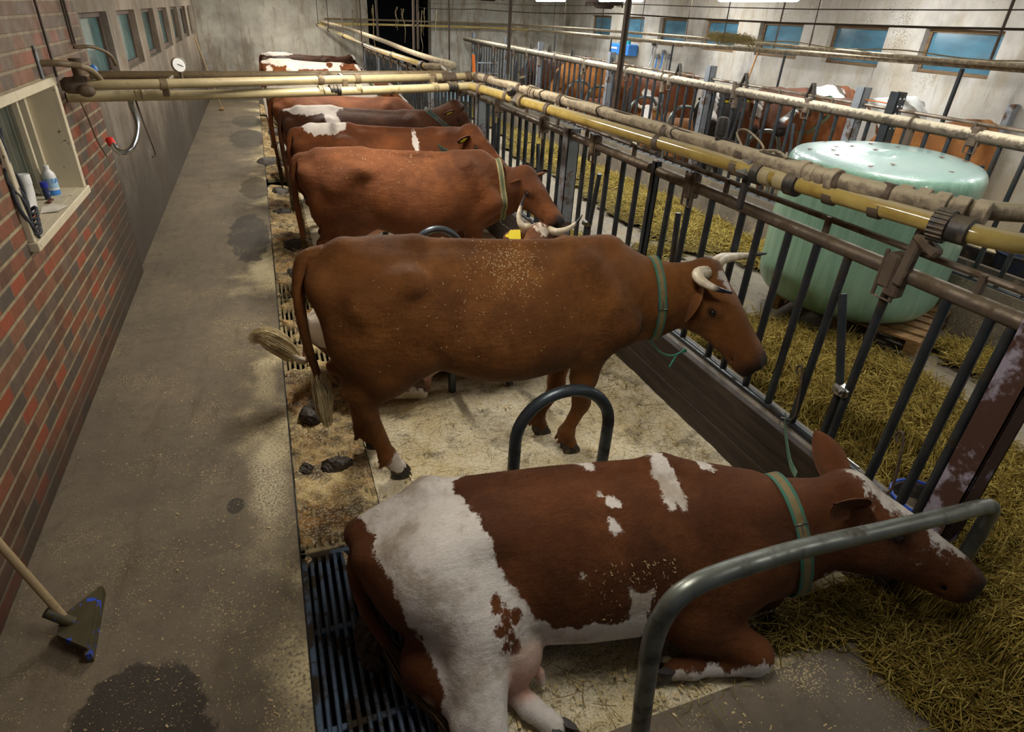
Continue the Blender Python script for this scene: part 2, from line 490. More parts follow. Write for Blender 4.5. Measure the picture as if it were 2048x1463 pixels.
def hair_lock(mb, pts, r0, n=90, spread=0.03, seed=1, rad=0.0022, flare=1.0):
    """a tuft of hair strands following a curve"""
    R = random.Random(seed); sp = spline(pts, 5); m = len(sp)
    for i in range(n):
        a = R.uniform(0, 2 * PI); q = math.sqrt(R.random()); L = R.uniform(.65, 1.0); row = []
        st = R.uniform(0, .35)
        for j in range(6):
            t = st + (L - st) * j / 5; x = t * (m - 1); i0 = min(int(x), m - 2); p = sp[i0] + (sp[i0 + 1] - sp[i0]) * (x - i0)
            d = unit(sp[i0 + 1] - sp[i0]); fa, fb = frame_for(d)
            w = r0 * (1 + flare * math.sin(PI * min(t * 1.05, 1)) ) * q * (1.0 - .45 * t)
            row.append(p + fa * w * math.cos(a) + fb * w * math.sin(a) + V(R.gauss(0, spread * .12), R.gauss(0, spread * .12), R.gauss(0, spread * .12)) * t)
        mb.tube(row, [rad, rad, rad, rad * .9, rad * .7, rad * .3], 4, caps=False)

def coat_values(v, patches, axis, pink, dark):
    """axis: table (x, yc, zc) of the body axis; patch polygons live in (x, angle round the body * 0.4 m)"""
    n = len(v); sd = np.full(n, -1.0)
    ax = np.asarray(axis, float)
    yc = np.interp(v[:, 0], ax[:, 0], ax[:, 1]); zc = np.interp(v[:, 0], ax[:, 0], ax[:, 2])
    g = np.arctan2(-(v[:, 1] - yc), v[:, 2] - zc) * 0.4       # positive = right side of the animal (-y)
    for pt in patches:
        if pt[0] == 'ell':
            c, r = np.asarray(pt[1], float), np.asarray(pt[2], float)
            d = (1 - np.sqrt((((v - c) / r) ** 2).sum(1))) * r.min()
        elif pt[0] == 'poly':
            P = np.asarray(pt[1], float); q = np.stack([v[:, 0], g], 1)
            d2 = np.full(n, 9.0); ins = np.zeros(n, bool)
            for a, b in zip(P, np.roll(P, -1, 0)):
                e = b - a; t = np.clip(((q - a) @ e) / max(e @ e, 1e-9), 0, 1)
                d2 = np.minimum(d2, ((q - a - t[:, None] * e) ** 2).sum(1))
                c = ((a[1] > q[:, 1]) != (b[1] > q[:, 1])) & (q[:, 0] < (b[0] - a[0]) * (q[:, 1] - a[1]) / (b[1] - a[1] + 1e-12) + a[0])
                ins ^= c
            d = np.where(ins, 1, -1) * np.sqrt(d2)
            if len(pt) > 2:
                lo, hi = pt[2]; d = np.where((v >= lo).all(1) & (v <= hi).all(1), d, -1.0)
        elif pt[0] == 'head':      # blaze polygon in head frame (u, v) on the forehead side
            P, M, h, poly, wmin = pt[1:]
            q3 = (v - P) @ M / h
            PP = np.asarray(poly, float); q = q3[:, :2]
            d2 = np.full(n, 9.0); ins = np.zeros(n, bool)
            for a, b in zip(PP, np.roll(PP, -1, 0)):
                e = b - a; t = np.clip(((q - a) @ e) / max(e @ e, 1e-9), 0, 1)
                d2 = np.minimum(d2, ((q - a - t[:, None] * e) ** 2).sum(1))
                c = ((a[1] > q[:, 1]) != (b[1] > q[:, 1])) & (q[:, 0] < (b[0] - a[0]) * (q[:, 1] - a[1]) / (b[1] - a[1] + 1e-12) + a[0])
                ins ^= c
            d = np.where(ins, 1, -1) * np.sqrt(d2) * 0.6
            d = np.where((q3[:, 2] > wmin) & (q3[:, 0] > -.12), d, -1.0)
        elif pt[0] == 'not':       # red island inside white
            c, r = np.asarray(pt[1], float), np.asarray(pt[2], float)
            d = (1 - np.sqrt((((v - c) / r) ** 2).sum(1))) * r.min(); sd = np.minimum(sd, -d); continue
        sd = np.maximum(sd, d)
    pk = np.zeros(n)
    for c, r in pink: pk = np.maximum(pk, 1.5 - np.sqrt((((v - np.asarray(c)) / np.asarray(r)) ** 2).sum(1)))
    dk = np.zeros(n)
    for c, r, a in dark: dk = np.maximum(dk, a * np.clip(1.5 - np.sqrt((((v - np.asarray(c)) / np.asarray(r)) ** 2).sum(1)), 0, 1))
    return np.stack([sd, np.clip(pk, 0, 1), np.clip(dk, 0, 1), np.ones(n)], 1).astype(np.float32)

def fur_strands(v, q, cv, n, seed, length=.013, width=.0011):
    """short lying hair over the whole coat: (verts, quads, coat values), combed back and down"""
    R = np.random.default_rng(seed); P = v[q]; nn = np.cross(P[:, 2] - P[:, 0], P[:, 3] - P[:, 1]); ar = np.linalg.norm(nn, axis=1); nn = nn / np.maximum(ar, 1e-12)[:, None]
    ar = ar * (P[:, :, 2].mean(1) > .03); i = R.choice(len(q), n, p=ar / ar.sum()); a, b = R.random(n)[:, None], R.random(n)[:, None]
    w4 = [(1 - a) * (1 - b), a * (1 - b), a * b, (1 - a) * b]; p = sum(w * P[i, k] for k, w in enumerate(w4)); c = sum(w * cv[q[i, k]] for k, w in enumerate(w4)); N_ = nn[i]
    d = np.array([-.85, 0, -.55]) + R.normal(0, .28, (n, 3)); d += .25 * np.stack([np.sin(p[:, 1] * 9 + p[:, 2] * 7), np.cos(p[:, 0] * 8), np.sin(p[:, 0] * 6 + p[:, 1] * 11)], 1)
    d -= N_ * (d * N_).sum(1)[:, None]; d /= np.maximum(np.linalg.norm(d, axis=1), 1e-6)[:, None]; s = np.cross(N_, d)
    L = (length * R.uniform(.6, 1.35, n))[:, None]; W = width * R.uniform(.6, 1.2, n)[:, None]
    rows = []
    for t, lift, w in ((0, -.03, 1.0), (.5, .09, .9), (1.0, .13, .15)):
        m = p + d * L * t + N_ * L * lift; rows += [m - s * W * w / 2, m + s * W * w / 2]
    vs = np.stack(rows, 1).reshape(-1, 3); k = (np.arange(n) * 6)[:, None]; qs = np.concatenate([k + np.array([[0, 1, 3, 2]]), k + np.array([[2, 3, 5, 4]])])
    return vs, qs, np.repeat(c, 6, 0)

def body_object(name, verts, quads, extra, coat, mat, parent, fur=0):
    """body surface plus ears, tail and short hair in one mesh"""
    v = np.concatenate([verts, np.array(extra.v).reshape(-1, 3)]) if extra.v else verts
    cvals = coat(v); nb = len(v); fq = None
    if fur:
        fv, fq, fc = fur_strands(verts, quads, cvals, fur, 11); v = np.concatenate([v, fv]); cvals = np.concatenate([cvals, fc]).astype(np.float32)
    me = bpy.data.meshes.new(name)
    nq = len(quads); faces = [tuple(f) for f in extra.f]
    loops = list(quads.ravel()); starts = list(range(0, nq * 4, 4)); p = nq * 4; n0 = len(verts)
    for f in faces:
        starts.append(p); loops.extend([i + n0 for i in f]); p += len(f)
    if fq is not None:
        starts = np.concatenate([np.asarray(starts), p + np.arange(len(fq)) * 4]); loops = np.concatenate([np.asarray(loops), (fq + nb).ravel()])
    me.vertices.add(len(v)); me.vertices.foreach_set('co', v.astype(np.float32).ravel())
    me.loops.add(len(loops)); me.loops.foreach_set('vertex_index', np.asarray(loops, np.int32))
    me.polygons.add(len(starts)); me.polygons.foreach_set('loop_start', np.asarray(starts, np.int32))
    me.polygons.foreach_set('use_smooth', np.full(len(starts), True))
    me.update(calc_edges=True); me.validate()
    at = me.attributes.new('coat', 'FLOAT_COLOR', 'POINT')
    at.data.foreach_set('color', cvals.ravel())
    return link_mesh(name, me, mat, parent)

def standing_body(s, feet, neckP, h, lean=0.0, belly=0.0, udder=True, hook=1.0):
    """feet: hind right, hind left, front right, front left (x, y); x measured from the rear, +x forward"""
    O = V(-1.0, 0, 0)
    st = [(.07, 0, 1.24, .06, .10, 0), (.12, 0, 1.22, .12, .16, .1), (.22, 0, 1.19, .20, .25, .12), (.36, 0, 1.155, .265, .305, .12), (.52, 0, 1.12, .29, .335, .10), (.66, 0, 1.085, .305, .35, .18),
          (.82, 0, 1.05, .335, .375, .26), (1.0, 0, 1.015 - belly, .365, .395, .28), (1.2, 0, 1.005 - belly, .365, .395, .28), (1.4, 0, 1.015 - belly * .6, .33, .385, .28), (1.55, 0, 1.03, .29, .375, .30),
          (1.7, 0, 1.055, .255, .355, .30), (1.82, 0, 1.06, .22, .32, .25), (1.93, 0, 1.04, .18, .26, .15), (2.02, 0, 1.02, .13, .20, .1)]
    s.loft(st, O, None, 0.05, 2.25)
    A = lambda x, y, z: O + V(x, y, z)
    s.cone(A(.25, 0, 1.40), .05, A(.62, 0, 1.425), .05, .06); s.cone(A(.62, 0, 1.42), .035, A(1.5, 0, 1.38), .035, .05); s.cone(A(1.5, 0, 1.37), .045, A(1.75, 0, 1.37), .05, .08)
    s.cone(A(.25, 0, 1.41), .055, A(.09, 0, 1.36), .045, .05)                   # tail head
    for e in (-1, 1):
        s.ell(A(.56, e * .245, 1.31), V(.075, .045, .045) * hook, .10)         # hook bones
        s.ell(A(.115, e * .105, 1.275), V(.055, .045, .05), .07)              # pin bones
        s.cone(A(.56, e * .24, 1.31), .05, A(.33, e * .23, 1.16), .07, .08)   # thurl
        s.cone(A(1.58, e * .13, 1.30), .09, A(1.80, e * .205, .95), .115, .07)  # shoulder blade
        s.cone(A(1.80, e * .205, .95), .11, A(1.60, e * .20, .80), .095, .06)
    for e, (fx, fy) in zip((-1, 1), feet[:2]):
        hx, hy = .22 + (fx - .45) * .55, e * .17 + (fy - e * .17) * .5
        s.cone(A(.42, e * .15, 1.12), .21, A(.56, e * .20, .86), .135, .08, (V(0, 1, 0), .72))
        s.cone(A(.17, e * .11, 1.2), .10, A(.27, e * .15, .88), .115, .07, (V(0, 1, 0), .8))
        s.cone(A(.34, e * .16, .95), .20, A(.42, e * .18, .76), .15, .07, (V(0, 1, 0), .7))
        s.cone(A(.56, e * .20, .86), .14, A(hx + .12, hy, .62), .085, .05, (V(0, 1, 0), .75))
        s.cone(A(.32, e * .15, .80), .10, A(hx + .02, hy, .62), .060, .05, (V(0, 1, 0), .75))
        s.cone(A(hx + .02, hy, .66), .045, A(hx - .03, hy, .635), .036, .03)    # point of hock
        s.cone(A(hx + .06, hy, .62), .075, A(hx + .08, hy, .48), .054, .03, (V(0, 1, 0), .8))
        s.cone(A(hx + .08, hy, .48), .052, A(fx - .07, fy, .17), .048, .03, (V(0, 1, 0), .85))
        s.ell(A(fx - .06, fy, .155), V(.056, .052, .05), .03)
        s.cone(A(fx - .06, fy, .14), .046, A(fx - .005, fy, .06), .05, .03)
        for q in (-1, 1): s.cone(A(fx - .10, fy + q * .022, .115), .016, A(fx - .115, fy + q * .026, .095), .012, .015)
    for e, (fx, fy) in zip((-1, 1), feet[2:]):
        kx, ky = fx + .02 + (1.68 - fx) * .3, e * .12 + (fy - e * .12) * .6
        s.cone(A(1.64, e * .19, .80), .115, A(1.65 + (kx - 1.68) * .5, ky + e * .03, .58), .082, .05, (V(0, 1, 0), .8))
        s.cone(A(1.65 + (kx - 1.68) * .5, ky + e * .03, .58), .08, A(kx, ky, .40), .056, .04)
        s.ell(A(kx + .012, ky, .375), V(.058, .058, .07), .03)
        s.cone(A(kx, ky, .33), .047, A(fx - .03, fy, .16), .041, .03)
        s.ell(A(fx - .03, fy, .15), V(.054, .054, .05), .03)
        s.cone(A(fx - .03, fy, .135), .046, A(fx, fy, .06), .05, .03)
        for q in (-1, 1): s.cone(A(fx - .075, fy + q * .022, .115), .016, A(fx - .09, fy + q * .026, .095), .012, .015)
    s.cone(A(1.86, 0, .78), .10, A(1.70, 0, .70), .12, .08)                     # brisket
    if udder:
        s.ell(A(.60, 0, .74), V(.20, .15, .13), .05)
        for x in (.55, .67):
            for e in (-1, 1): s.cone(A(x, e * .07, .64), .024, A(x, e * .075, .565), .015, .02)

def put_neck(s, base, P, M, h, drop=.22, thick=1.0, mid=None):
    base = np.asarray(base, float) + V(0, 0, -.05)
    """crest and throat from the shoulders to the head"""
    lat = unit(M[:, 1]) ; bk = P + M @ (V(.02, 0, -.10) * h); th = P + M @ (V(.10, 0, -.20) * h)
    md = (base + bk) / 2 + V(0, 0, -.01) if mid is None else np.asarray(mid, float)
    s.cone(base, .27 * thick, md, .205 * thick, .10, (V(0, 1, 0), .68))
    s.cone(md, .205 * thick, bk, .125, .08, (unit(V(0, 1, 0) + lat), .72))
    b2 = base + V(.10, 0, -drop); m2 = (b2 + th) / 2 + V(0, 0, -.03)
    s.cone(b2, .13, m2, .10, .10, (V(0, 1, 0), .7)); s.cone(m2, .10, th, .075, .08, (lat, .7))
MAT = {}
def cow_mats():
    MAT['horn'] = horn_mat()
    MAT['eye'] = simple('eye_dark', (0.012, 0.009, 0.008), 0.08, var=0.0)
    MAT['hoof'] = simple('hoof_horn', srgb('#2c2622'), 0.55, var=0.4, scale=30, dirt=srgb('#6a5838'), dscale=14)
    MAT['tag'] = simple('tag_yellow', srgb('#e6d21c'), 0.45, var=0.05)
    MAT['strap_green'] = strap_mat('strap_green', srgb('#2f6a58'), srgb('#7a6a44'))
    MAT['strap_tan'] = strap_mat('strap_tan', srgb('#8f8458'), srgb('#4e5a40'))
    MAT['strap_dark'] = strap_mat('strap_dark', srgb('#2c4a40'), srgb('#23302c'))
    MAT['steel'] = simple('worn_steel', srgb('#9a9a98'), 0.3, 1.0, 0.2, 20)
    MAT['twine'] = simple('green_twine', srgb('#3d8f78'), 0.7, var=0.3, scale=40)
    MAT['hair'] = simple('tail_hair', srgb('#dcc898'), 0.7, var=0.4, scale=15)
    MAT['hair_brown'] = simple('tail_hair_brown', srgb('#5a4426'), 0.75, var=0.4, scale=15)
    MAT['chip'] = simple('wood_chip', srgb('#d9c18c'), 0.8, var=0.35, scale=60)

def horn_mat():
    m, nt, b = new_mat('horn_ivory'); g = N(nt); o = g.obj()
    t = g.attr('along', 'Fac'); nn = g.noise(o, 30, 4)
    t2 = g.math('ADD', t, g.math('MULTIPLY', g.math('SUBTRACT', nn, 0.5), 0.12))
    c = g.mix(g.ramp(nn, 0.3, 0.7), srgb('#e6dcc6'), srgb('#c8b898'))
    c = g.mix(g.ramp(t2, 0.0, 0.18, 1.0, 0.0), c, srgb('#9c8a66'))
    c = g.mix(g.ramp(t2, 0.66, 0.8), c, srgb('#1c1f26'))
    g.set(b.inputs['Base Color'], c); b.inputs['Roughness'].default_value = 0.35
    return m

def strap_mat(name, c1, c2):
    m, nt, b = new_mat(name); g = N(nt)
    t = g.attr('across', 'Fac'); o = g.obj()
    st = g.math('ABSOLUTE', t)
    f = g.ramp(st, 0.48, 0.55)
    c = g.mix(f, c2, c1); c = g.mix(g.math('MULTIPLY', g.ramp(g.noise(o, 25, 4), 0.45, 0.7), 0.6), c, srgb('#6b5335'))
    g.set(b.inputs['Base Color'], c); b.inputs['Roughness'].default_value = 0.7
    g.set(b.inputs['Normal'], g.bump(g.noise(o, 300, 2), 0.3, 0.001))
    return m

def horn_obj(pts, r0, parent, rad=None):
    sp = spline(pts, 6); m = len(sp); mb = MB(); n = 12
    rs = [r0 * (1 - .86 * (i / (m - 1)) ** 1.1) for i in range(m)]
    mb.tube(sp, rs, n)
    o = mb.build('horn', MAT['horn'], parent, 60)
    a = o.data.attributes.new('along', 'FLOAT', 'POINT'); a.data.foreach_set('value', np.repeat(np.arange(m) / (m - 1), n).astype(np.float32))
    return o

def ring_on(verts, c, nrm, bins=40, width=.02, maxr=.4):
    """radii of the body surface round an axis, so that a strap can lie on it"""
    c = np.asarray(c, float); nrm = unit(nrm); a, b = frame_for(nrm)
    q = verts - c; m = (np.abs(q @ nrm) < width); q = q[m]
    th = np.arctan2(q @ b, q @ a); r = np.hypot(q @ a, q @ b); k = r < maxr; th, r = th[k], r[k]
    out = np.full(bins, np.nan)
    for i in range(bins):
        s = ((th + PI) / (2 * PI) * bins).astype(int) % bins == i
        if s.any(): out[i] = r[s].max()
    ok = ~np.isnan(out)
    out = np.interp(np.arange(bins), np.flatnonzero(ok), out[ok], period=bins)
    out = (out + np.roll(out, 1) + np.roll(out, -1)) / 3
    ths = -PI + (np.arange(bins) + .5) * 2 * PI / bins
    return [c + a * math.cos(t) * rr + b * math.sin(t) * rr for t, rr in zip(ths, out)], a, b

def strap(name, ring, c, nrm, w, mat, parent, off=.008):
    c = np.asarray(c, float); nrm = unit(nrm); n = len(ring); vs = []; fs = []; ac = []
    for p in ring:
        d = unit(p - c)
        for k, (o_, s_) in enumerate(((off, -1), (off, -.5), (off, .5), (off, 1), (0, 1), (0, -1))):
            vs.append(p + d * (o_ - (0 if o_ else .006)) + nrm * s_ * w / 2); ac.append(s_)
    for i in range(n):
        j = (i + 1) % n
        for k in range(6):
            fs.append((i * 6 + k, j * 6 + k, j * 6 + (k + 1) % 6, i * 6 + (k + 1) % 6))
    mb = MB().add(vs, fs); o = mb.build(name, mat, parent, 50)
    a = o.data.attributes.new('across', 'FLOAT', 'POINT'); a.data.foreach_set('value', np.array(ac, np.float32))
    return o

def buckle(parent, p, nrm, out, w=.055, l=.06):
    """rectangular wire buckle with a prong"""
    nrm = unit(nrm); out = unit(out); t = np.cross(out, nrm); mb = MB(); p = np.asarray(p, float)
    cs = [p + nrm * a * w / 2 + t * b * l / 2 + out * .006 for a, b in ((-1, -1), (1, -1), (1, 1), (-1, 1))]
    mb.tube(cs, .0035, 8, closed=True); mb.tube([p - t * l / 2 + out * .006, p + t * l / 2 + out * .009], .0025, 6)
    return mb.build('buckle', MAT['steel'], parent, 60)

class Cow:
    def __init__(s, name, label, group, loc, yaw, vox):
        s.t = empty(name, loc, yaw); tag(s.t, label, 'cow', group)
        s.loc = V(*loc); c, n = math.cos(yaw), math.sin(yaw); s.R = np.array([[c, -n, 0], [n, c, 0], [0, 0, 1]]); s.vox = vox
        s.ex = MB()
    def w(s, *p): return s.R.T @ (V(*p) - s.loc)          # world point in the animal's own frame
    def start(s, hx, hy0, hy1, hz): s.s = SDF(V(-1.15, hy0, -.03), V(hx, hy1, hz), s.vox)
    def head(s, P, tip, side=V(0, 0, 1), h=None, ears=(None, None)):
        P = np.asarray(P, float); T = np.asarray(tip, float); d = T - P; L = np.linalg.norm(d)
        h = L / .653 if h is None else h
        d = d / L; W0 = np.asarray(side, float); W0 = unit(W0 - d * (W0 @ d)); a = .2004
        U = d * math.cos(a) + W0 * math.sin(a)
        s.P, s.M = head_frame(P, U, W0); s.h = h
        put_head(s.s, s.P, s.M, h)
        s.ear = [ear_mesh(s.ex, s.P, s.M, e, h, tp) for e, tp in zip((-1, 1), ears)]
    def L(s, *a): return s.P + s.M @ (V(*a) * s.h)
    def tail(s, pts, r=(.042, .017)):
        sp = spline(pts, 5); m = len(sp); s.ex.tube(sp, [r[0] + (r[1] - r[0]) * i / (m - 1) for i in range(m)], 10)
    def finish(s, mat, patches, axis, pink=(), dark=(), muzzle=True, eyes=True, fur=0):
        v, q = s.s.surface(); s.v = v; del s.s
        dk = list(dark)
        if muzzle: dk.append((s.L(.625, 0, -.125), V(.105, .125, .12) * s.h, 1.0)); dk += [(s.L(.21, e * .115, -.075), V(.06, .045, .05) * s.h, .6) for e in (-1, 1)]
        s.body = body_object('body', v, q, s.ex, lambda vv: coat_values(vv, patches, axis, pink, dk), mat, s.t, fur)
        if eyes:
            for e in (-1, 1):
                MB().ball(s.L(.212, e * .1205, -.080), .021 * s.h, 12, 10).build('eye', MAT['eye'], s.t, 80)
    def collar(s, c, n, w=.05, mat='strap_green', buck=None):
        ring, a, b = ring_on(s.v, c, n); o = strap('collar', ring, c, n, w, MAT[mat], s.t)
        if buck is not None:
            k = max(range(len(ring)), key=lambda i: unit(ring[i] - np.asarray(c)) @ unit(buck))
            buckle(o, ring[k], n, ring[k] - np.asarray(c))
        return o, ring
    def eartag(s, i, size=.055, flip=1):
        p, ax, fr, sd = s.ear[i]; mb = MB()
        R = np.stack([sd, ax, fr], 1); z = size
        mb.prism([(-.5 * z, -.7 * z), (.5 * z, -.7 * z), (.55 * z, .3 * z), (.18 * z, .55 * z), (.12 * z, .8 * z), (-.12 * z, .8 * z), (-.18 * z, .55 * z), (-.55 * z, .3 * z)], .012 if flip > 0 else -.042, .015 if flip > 0 else -.039, R, p + fr * .004)
        mb.build('ear_tag', MAT['tag'], s.t, 30)
    def hooves(s, feet):
        for f in feet:
            mb = MB(); claw(mb, V(f[0], f[1], f[2] if len(f) > 2 else 0.0), f[3] if len(f) > 3 else 0.0); mb.build('hoof', MAT['hoof'], s.t, 45)
    def tuft(s, pts, n=110, r=.022, mat='hair', seed=1):
        mb = MB(); hair_lock(mb, pts, r, n, seed=seed); mb.build('tail_tuft', MAT[mat], s.t, 80)
    def flakes(s, n, box, seed, size=.006):
        """wood shavings lying on the back: loose, uncounted"""
        R = np.random.default_rng(seed); lo, hi = np.asarray(box[0]), np.asarray(box[1])
        me = s.body.data; k = len(s.v); no = np.zeros(len(me.vertices) * 3, np.float32); me.vertices.foreach_get('normal', no); no = no.reshape(-1, 3)[:k]
        m = np.flatnonzero((s.v >= lo).all(1) & (s.v <= hi).all(1) & (no[:, 2] > -.1))
        if not len(m): return
        c = (lo + hi) / 2; wgt = np.exp(-(((s.v[m] - c) / ((hi - lo) * .33)) ** 2)[:, :2].sum(1)); wgt /= wgt.sum()
        mb = MB()
        for i in R.choice(m, n, p=wgt):
            p = s.v[i] + no[i] * .003 + R.normal(0, .006, 3) * (1 - np.abs(no[i])); a, b = frame_for(no[i]); th = R.uniform(0, 6.3); u = a * math.cos(th) + b * math.sin(th); w = np.cross(no[i], u)
            L = size * R.uniform(.5, 1.8); W = size * R.uniform(.25, .5)
            mb.add([p - u * L - w * W, p + u * L - w * W * .6, p + u * L + w * W + no[i] * .002, p - u * L + w * W], [(0, 1, 2, 3)])
        o = mb.build('wood_shavings', MAT['chip'], s.t, None); tag(o, kind='stuff')

AX0 = [(-1.1, 0, 1.1), (-.4, 0, 1.08), (0, 0, 1.0), (.5, 0, 1.02), (1.0, 0, 1.05)]
# ------------------------------------------------------------------ the animals of the near row
def cow_b():
    c = Cow('cow', 'brown horned cow standing behind the lying red and white cow, grey-green collar with buckle', 'cows tied in the left row', (1.03, 3.06, 0), math.radians(-5), VOX)
    P, T = c.w(2.385, 2.80, 1.25), c.w(2.60, 2.48, .735)
    c.start(1.98, -.85, .55, 1.62)
    feet = [(.47, -.155), (.34, .16), (1.60, -.13), (1.47, .10)]
    standing_body(c.s, feet, None, 1)
    c.head(P, T, h=1.04, ears=((.17, .20, -.21), (.05, .30, -.20)))
    put_neck(c.s, V(.78, 0, 1.13), c.P, c.M, c.h, mid=c.w(2.06, 2.92, 1.045), thick=1.04)
    tl = [V(-.84, 0, 1.40), V(-.95, -.02, 1.37), V(-.99, -.05, 1.20), V(-.985, -.05, .95), V(-.95, -.05, .72), V(-.93, -.05, .60)]
    c.tail(tl)
    und = [((-.40, 0, .70), (.26, .2, .14))]
    c.finish(COAT['brown'], [('head', c.P, c.M, c.h, [(.02, -.03), (.06, -.04), (.10, -.02), (.16, -.015), (.12, .01), (.10, .03), (.04, .03)], -.1),
                             ('ell', V(-.48, -.155, .10), V(.12, .12, .11)), ('ell', V(.2, 0, .62), V(.5, .14, .05))], AX0, und, fur=170000)
    for e, pts in ((-1, [(.0, -.08, .0), (-.02, -.155, .0), (.02, -.215, .02), (.10, -.21, .06), (.17, -.165, .10)]), (1, [(.0, .08, .0), (-.01, .16, .02), (.02, .25, .05), (.07, .34, .10), (.12, .42, .16)])):
        horn_obj([c.L(*p) for p in pts], .046, c.t)
    cc = c.w(2.09, 2.90, 1.04); n = unit(V(.97, -.12, .12))
    o, ring = c.collar(cc, n, .05, 'strap_green', V(0, -1, .25))
    lo = min(ring, key=lambda p: p[2])
    mb = MB(); mb.tube(spline([lo, lo + V(.02, .0, -.04), lo + V(.10, 0, -.12), lo + V(.2, .01, -.16), lo + V(.30, .03, -.14)], 6), .006, 6); mb.ball(lo + V(.30, .03, -.14), .016); mb.tube([lo + V(.24, .02, -.16), lo + V(.19, 0, -.24)], .007, 6)
    mb.build('tether_twine', MAT['twine'], c.t)
    c.eartag(0, .05)
    c.hooves([(f[0] - 1, f[1], 0, 0) for f in feet])
    c.tuft([tl[-2], tl[-1], V(-.93, -.06, .45), V(-.92, -.06, .34)], 190, .036)
    c.flakes(420, (V(-.15, -.30, 1.2), V(.35, .0, 1.5)), 3, .0035); c.flakes(120, (V(-.8, -.5, .5), V(.6, -.1, 1.5)), 5, .0035)
    return c

def cow_d():
    c = Cow('cow', 'plain chestnut polled cow standing with a tan collar, head lowered at the rails', 'cows tied in the left row', (1.14, 5.80, 0), math.radians(0), VOX2)
    P, T = c.w(2.37, 5.76, 1.22), c.w(2.56, 5.42, .80)
    c.start(1.85, -.75, .55, 1.62)
    feet = [(.42, -.17), (.5, .16), (1.66, -.13), (1.60, .13)]
    standing_body(c.s, feet, None, 1, belly=.03)
    c.head(P, T, h=1.0, ears=((.03, .29, -.13), (.03, .32, -.06)))
    put_neck(c.s, V(.78, 0, 1.13), c.P, c.M, c.h, mid=c.w(2.06, 5.78, 1.04))
    tl = [V(-.84, 0, 1.40), V(-.95, 0, 1.36), V(-.985, -.02, 1.1), V(-.97, -.02, .75), V(-.95, -.02, .5)]
    c.tail(tl)
    c.finish(COAT['chestnut'], [], AX0, [((-.40, 0, .70), (.26, .2, .14))], fur=90000)
    cc = c.w(2.09, 5.76, 1.04); n = unit(V(.98, -.12, .1))
    o, ring = c.collar(cc, n, .055, 'strap_tan')
    lo = min(ring, key=lambda p: p[2]); mb = MB()
    for i in range(12):
        a = lo + V(.02 * i, .004 * i, -.03 - .02 * i + .0007 * i * i); mb.lathe([(.008, -.003), (.011, 0), (.008, .003)], a, 8, V(0, i % 2, 1 - i % 2) + V(.3, 0, 0))
    mb.build('tether_chain', MAT['steel'], c.t)
    c.eartag(0, .05)
    c.hooves([(f[0] - 1, f[1], 0, 0) for f in feet]); c.tuft([tl[-2], tl[-1], V(-.95, -.02, .3), V(-.95, -.02, .2)], 90, .02, 'hair_brown')
    c.flakes(120, (V(-.8, -.4, 1.0), V(.5, .2, 1.5)), 9, .0035); c.t.scale = (1, 1, .965)
    return c

def lying_core(s, st, h=1):
    s.loft(st, (0, 0, 0), None, .06, 2.2)

